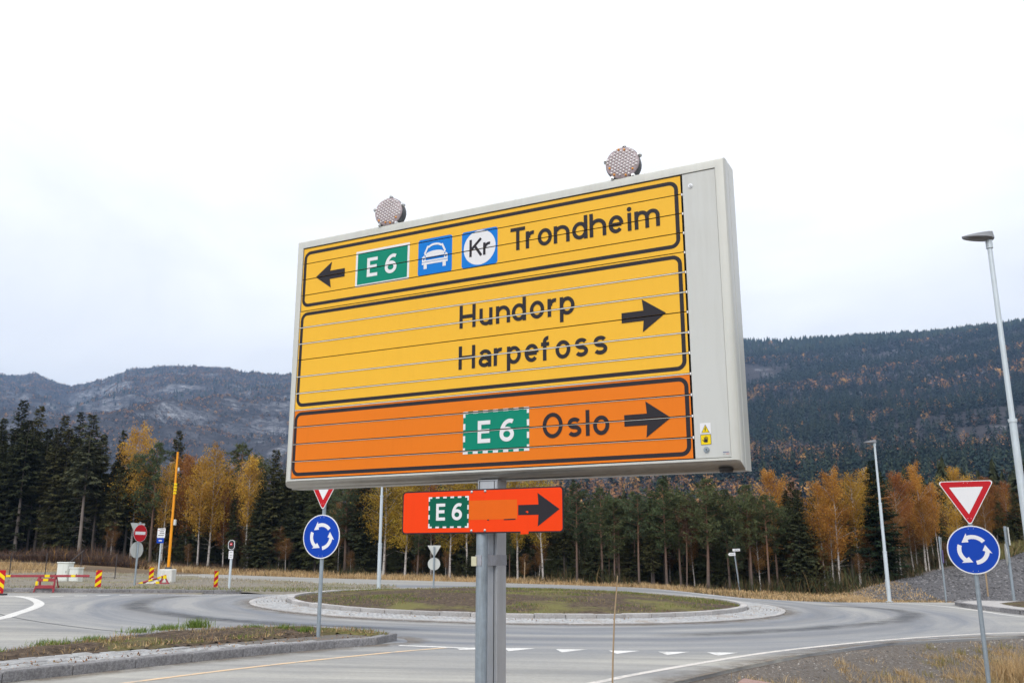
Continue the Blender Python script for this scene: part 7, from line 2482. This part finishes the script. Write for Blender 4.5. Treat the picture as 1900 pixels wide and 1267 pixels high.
# straw along the forest edge
n = 60000
X = rng.uniform(-34, 17, n); lo = np.interp(X, [-40, -24, -20.5, -10.2, -1.4, 6.4, 8.0, 9.3, 10.5, 12, 13.7, 17], [62, 56.6, 55.0, 50.3, 47.9, 44.3, 39.5, 36.2, 34.6, 34.1, 34.6, 35.4])
hi = np.minimum(edge_y(X) + 1.5, lo + 9)
Y_ = lo + (hi - lo) * rng.uniform(0, 1, n) ** 1.15
dn = fbm(X * .5, Y_ * .5, 4, 121)
ok = rng.uniform(0, 1, n) < np.clip((dn - .32) * 4.5, .12, 1)
X, Y_, dn = X[ok], Y_[ok], dn[ok]; n = len(X)
cols = np.where(rng.uniform(0, 1, n)[:, None] < np.clip((dn - .52) * 4, .03, .6)[:, None], pick(n, [(0.17, 0.15, 0.06), (0.14, 0.10, 0.055), (0.22, 0.15, 0.08)]), pick(n, STRAW + [(0.34, 0.24, 0.12), (0.52, 0.38, 0.22)]))
blades('straw_grass', X, Y_, ground_z(X, Y_), rng.uniform(.08, .34, n) * np.interp(X, [2, 9, 11, 14], [1.05, .75, .5, .3]) * (.35 + 1.25 * fbm(X * .9, Y_ * .9, 3, 125)), rng.uniform(.012, .035, n), cols, .38)
# straw band and brown brush on the rough ground at left
n = 36000
X = rng.uniform(-46, -16.5, n); Y_ = rng.uniform(45, 56, n)
ok = (Y_ > np.interp(X, [-60, -24, -16], [71.5, 56.2 - 4.6, 46.5]) * 0 + np.interp(X, [-46, -18.5, -16], [62.5, 49.6, 47])) | (X < -24)
ok &= ~np.array([inside(road_poly, x, y) for x, y in zip(X, Y_)])
X, Y_ = X[ok], Y_[ok]; n = len(X)
blades('rough_straw', X, Y_, ground_z(X, Y_), rng.uniform(.15, .45, n), rng.uniform(.02, .04, n), pick(n, STRAW + DRY), .45)
n = 70000
X = rng.uniform(-52, -15, n); Y_ = np.interp(X, [-52, -28, -17.4, -15], [61, 55.2, 56.0, 56.5]) + rng.uniform(0, 1, n) ** 1.3 * 5.5
hm = fbm(X * .35, Y_ * .35, 4, 131)
ok = hm > .36
X, Y_, hm = X[ok], Y_[ok], hm[ok]; n = len(X)
hgt = (0.35 + 1.9 * (hm - .36)) * rng.uniform(.3, 1.1, n) * np.interp(X, [-30, -20, -15], [1.25, .9, .3])
blades('brown_brush', X, Y_, ground_z(X, Y_), hgt, rng.uniform(.012, .035, n), np.where(rng.uniform(0, 1, n)[:, None] < .05, pick(n, [(0.36, 0.19, 0.05)]), pick(n, BROWN + [(0.15, 0.085, 0.06), (0.055, 0.042, 0.036)])), 1.3)
# forest floor bushes and seedlings at the edge: dark green and brown
n = 42000
X = rng.uniform(-30, 30, n); Y_ = edge_y(X) + rng.uniform(-.5, 9, n)
hm = fbm(X * .4, Y_ * .4, 4, 141)
ok = hm > .44; X, Y_, hm = X[ok], Y_[ok], hm[ok]; n = len(X)
blades('undergrowth', X, Y_, ground_z(X, Y_), (.25 + 2.8 * (hm - .44)) * rng.uniform(.3, 1.1, n), rng.uniform(.015, .05, n), pick(n, [(0.045, 0.055, 0.025), (0.075, 0.055, 0.03), (0.06, 0.07, 0.028), (0.13, 0.09, 0.04)]), .5)

# near verge: tussocks of dry grass, loose stones
tx, ty, th_, tw_, tc2 = [], [], [], [], []
for k in range(2300):
    u = random.uniform(0, 1) ** .8
    x, y = random.uniform(2.2, 14), random.uniform(11.2, 21)
    d, sg = dist_line(np.array([x]), np.array([y]), ASPH)
    if sg[0] < 0 or d[0] < .55: continue
    dens = float(fbm(np.array([x * .6]), np.array([y * .6]), 3, 151)[0])
    if random.random() > .26 + (d[0] - .8) * .4 + (dens - .45) * 3: continue
    m_ = random.randint(18, 75); rr_ = random.uniform(.04, .15); hh = random.uniform(.05, .15) * (1 + .3 * min(3, d[0]))
    q = rng.normal(0, rr_, (m_, 2)); tx.append(x + q[:, 0]); ty.append(y + q[:, 1]); th_.append(hh * rng.uniform(.35, 1.1, m_)); tc2.append(pick(m_, DRY if random.random() < .7 else [(0.22, 0.19, 0.06), (0.27, 0.22, 0.09)]))
for (x, y, rr_, k, hh) in ((9.0, 16.5, .38, 1700, .58), (9.5, 15.9, .45, 1900, .55), (9.3, 14.4, .5, 1500, .4), (9.9, 16.9, .45, 1500, .42), (10.2, 15.6, .5, 1300, .5), (8.75, 15.3, .25, 500, .3), (8.9, 14.6, .35, 700, .34)):
    q = rng.normal(0, rr_ * .7, (k, 2)); tx.append(x + q[:, 0]); ty.append(y + q[:, 1]); th_.append(hh * rng.uniform(.4, 1.1, k)); tc2.append(pick(k, STRAW + DRY))
tx, ty, th_, tc2 = map(np.concatenate, (tx, ty, th_, tc2))
blades('dry_grass', tx, ty, ground_z(tx, ty) - .01, th_, rng.uniform(.004, .010, len(tx)), tc2, .5)


def stones(name, X, Y_, Z, s, cols, mat):
    n = len(X)
    bv = np.array([(1, 0, 0), (.3, .95, 0), (-.8, .6, .05), (-.85, -.55, 0), (.25, -1, 0), (.45, .3, .75), (-.45, .35, .65), (-.1, -.5, .8)])
    bf = np.array([(0, 1, 5), (1, 6, 5), (1, 2, 6), (2, 3, 6), (3, 7, 6), (3, 4, 7), (4, 0, 7), (0, 5, 7), (5, 6, 7)])
    a = rng.uniform(0, 2 * np.pi, n); c_, s_ = np.cos(a)[:, None], np.sin(a)[:, None]
    j = rng.uniform(.65, 1.3, (n, 8))
    vx = (bv[:, 0] * c_ - bv[:, 1] * s_) * j * s[:, None] + X[:, None]; vy = (bv[:, 0] * s_ + bv[:, 1] * c_) * j * s[:, None] + Y_[:, None]
    vz = bv[:, 2] * j * s[:, None] * .85 + Z[:, None] - s[:, None] * .15
    V = np.stack([vx, vy, vz], -1).reshape(-1, 3)
    F = (bf[None] + (np.arange(n) * 8)[:, None, None]).reshape(-1, 3)
    return tag(npmesh(name, V, F, mat, attr={'tint': np.repeat(cols, 9, 0)}), kind='stuff')


n = 105000
X, Y_ = rng.uniform(-3, 16, n), rng.uniform(5, 22, n)
d, sg = dist_line(X, Y_, ASPH)
ok = (sg > 0) & (d > .05) & (rng.uniform(0, 1, n) < np.clip(1.15 - d * .22, .12, 1)) & (rng.uniform(0, 1, n) < np.clip((fbm(X, Y_, 4, 161) - .3) * 4, .2, 1))
X, Y_ = X[ok], Y_[ok]; n = len(X)
s = rng.uniform(.006, .019, n) * np.where(rng.uniform(0, 1, n) < .06, 2.0, 1)
cols = np.where(rng.uniform(0, 1, n)[:, None] < .03, pick(n, [(0.42, 0.40, 0.37)]), pick(n, [(0.18, 0.165, 0.15), (0.26, 0.235, 0.21), (0.09, 0.083, 0.077), (0.21, 0.17, 0.135), (0.13, 0.112, 0.10)]))
stones('gravel', X, Y_, ground_z(X, Y_), s, cols, M['grass'])
n = 16000
X, Y_ = rng.uniform(14.5, 32, n), rng.uniform(36.5, 50, n)
ok = (Y_ < 38.2 + (X - 14) * .62 + 1.2) & (Y_ > 36.8); X, Y_ = X[ok], Y_[ok]; n = len(X)
stones('spoil_stones', X, Y_, ground_z(X, Y_), rng.uniform(.02, .07, n), pick(n, [(0.10, 0.097, 0.10), (0.19, 0.185, 0.19), (0.07, 0.068, 0.072)]), M['grass'])
# grass capping the spoil bank
n = 16000
X = rng.uniform(21.5, 36, n); Y_ = 38.2 + (X - 14) * .62 + rng.uniform(.2, 3.2, n)
hm = fbm(X * .5, Y_ * .5, 3, 171); ok = hm > .4 - .02 * (X - 22); X, Y_ = X[ok], Y_[ok]; n = len(X)
blades('bank_grass', X, Y_, ground_z(X, Y_), rng.uniform(.2, .7, n), rng.uniform(.02, .05, n), pick(n, [(0.16, 0.16, 0.05), (0.26, 0.22, 0.10), (0.12, 0.12, 0.045), (0.2, 0.14, 0.07)]), .5)
# fallen leaves and crumbs on the paving, road edge and apron
n = 260
a_ = rng.uniform(np.pi, 2 * np.pi, n); r_ = rng.uniform(R_KERB + .05, R_APRON - .1, n)
X, Y_ = C0[0] + r_ * np.cos(a_), C0[1] + r_ * np.sin(a_)
Xb = rng.uniform(-8, -2.5, 420); Yb = np.interp(Xb, [-8, -6.27, -4.4, -2.9], [9, 11.7, 14.5, 16.3]) + rng.uniform(.15, 1.2, 420)
X, Y_ = np.concatenate([X, Xb]), np.concatenate([Y_, Yb]); n = len(X)
Z = plane(X, Y_) + np.where(np.arange(n) < 260, .058, .128)
blades('fallen_leaves', X, Y_, Z, rng.uniform(.015, .045, n), rng.uniform(.015, .035, n), pick(n, [(0.28, 0.15, 0.08), (0.20, 0.11, 0.07), (0.34, 0.22, 0.10)]), 2.5)
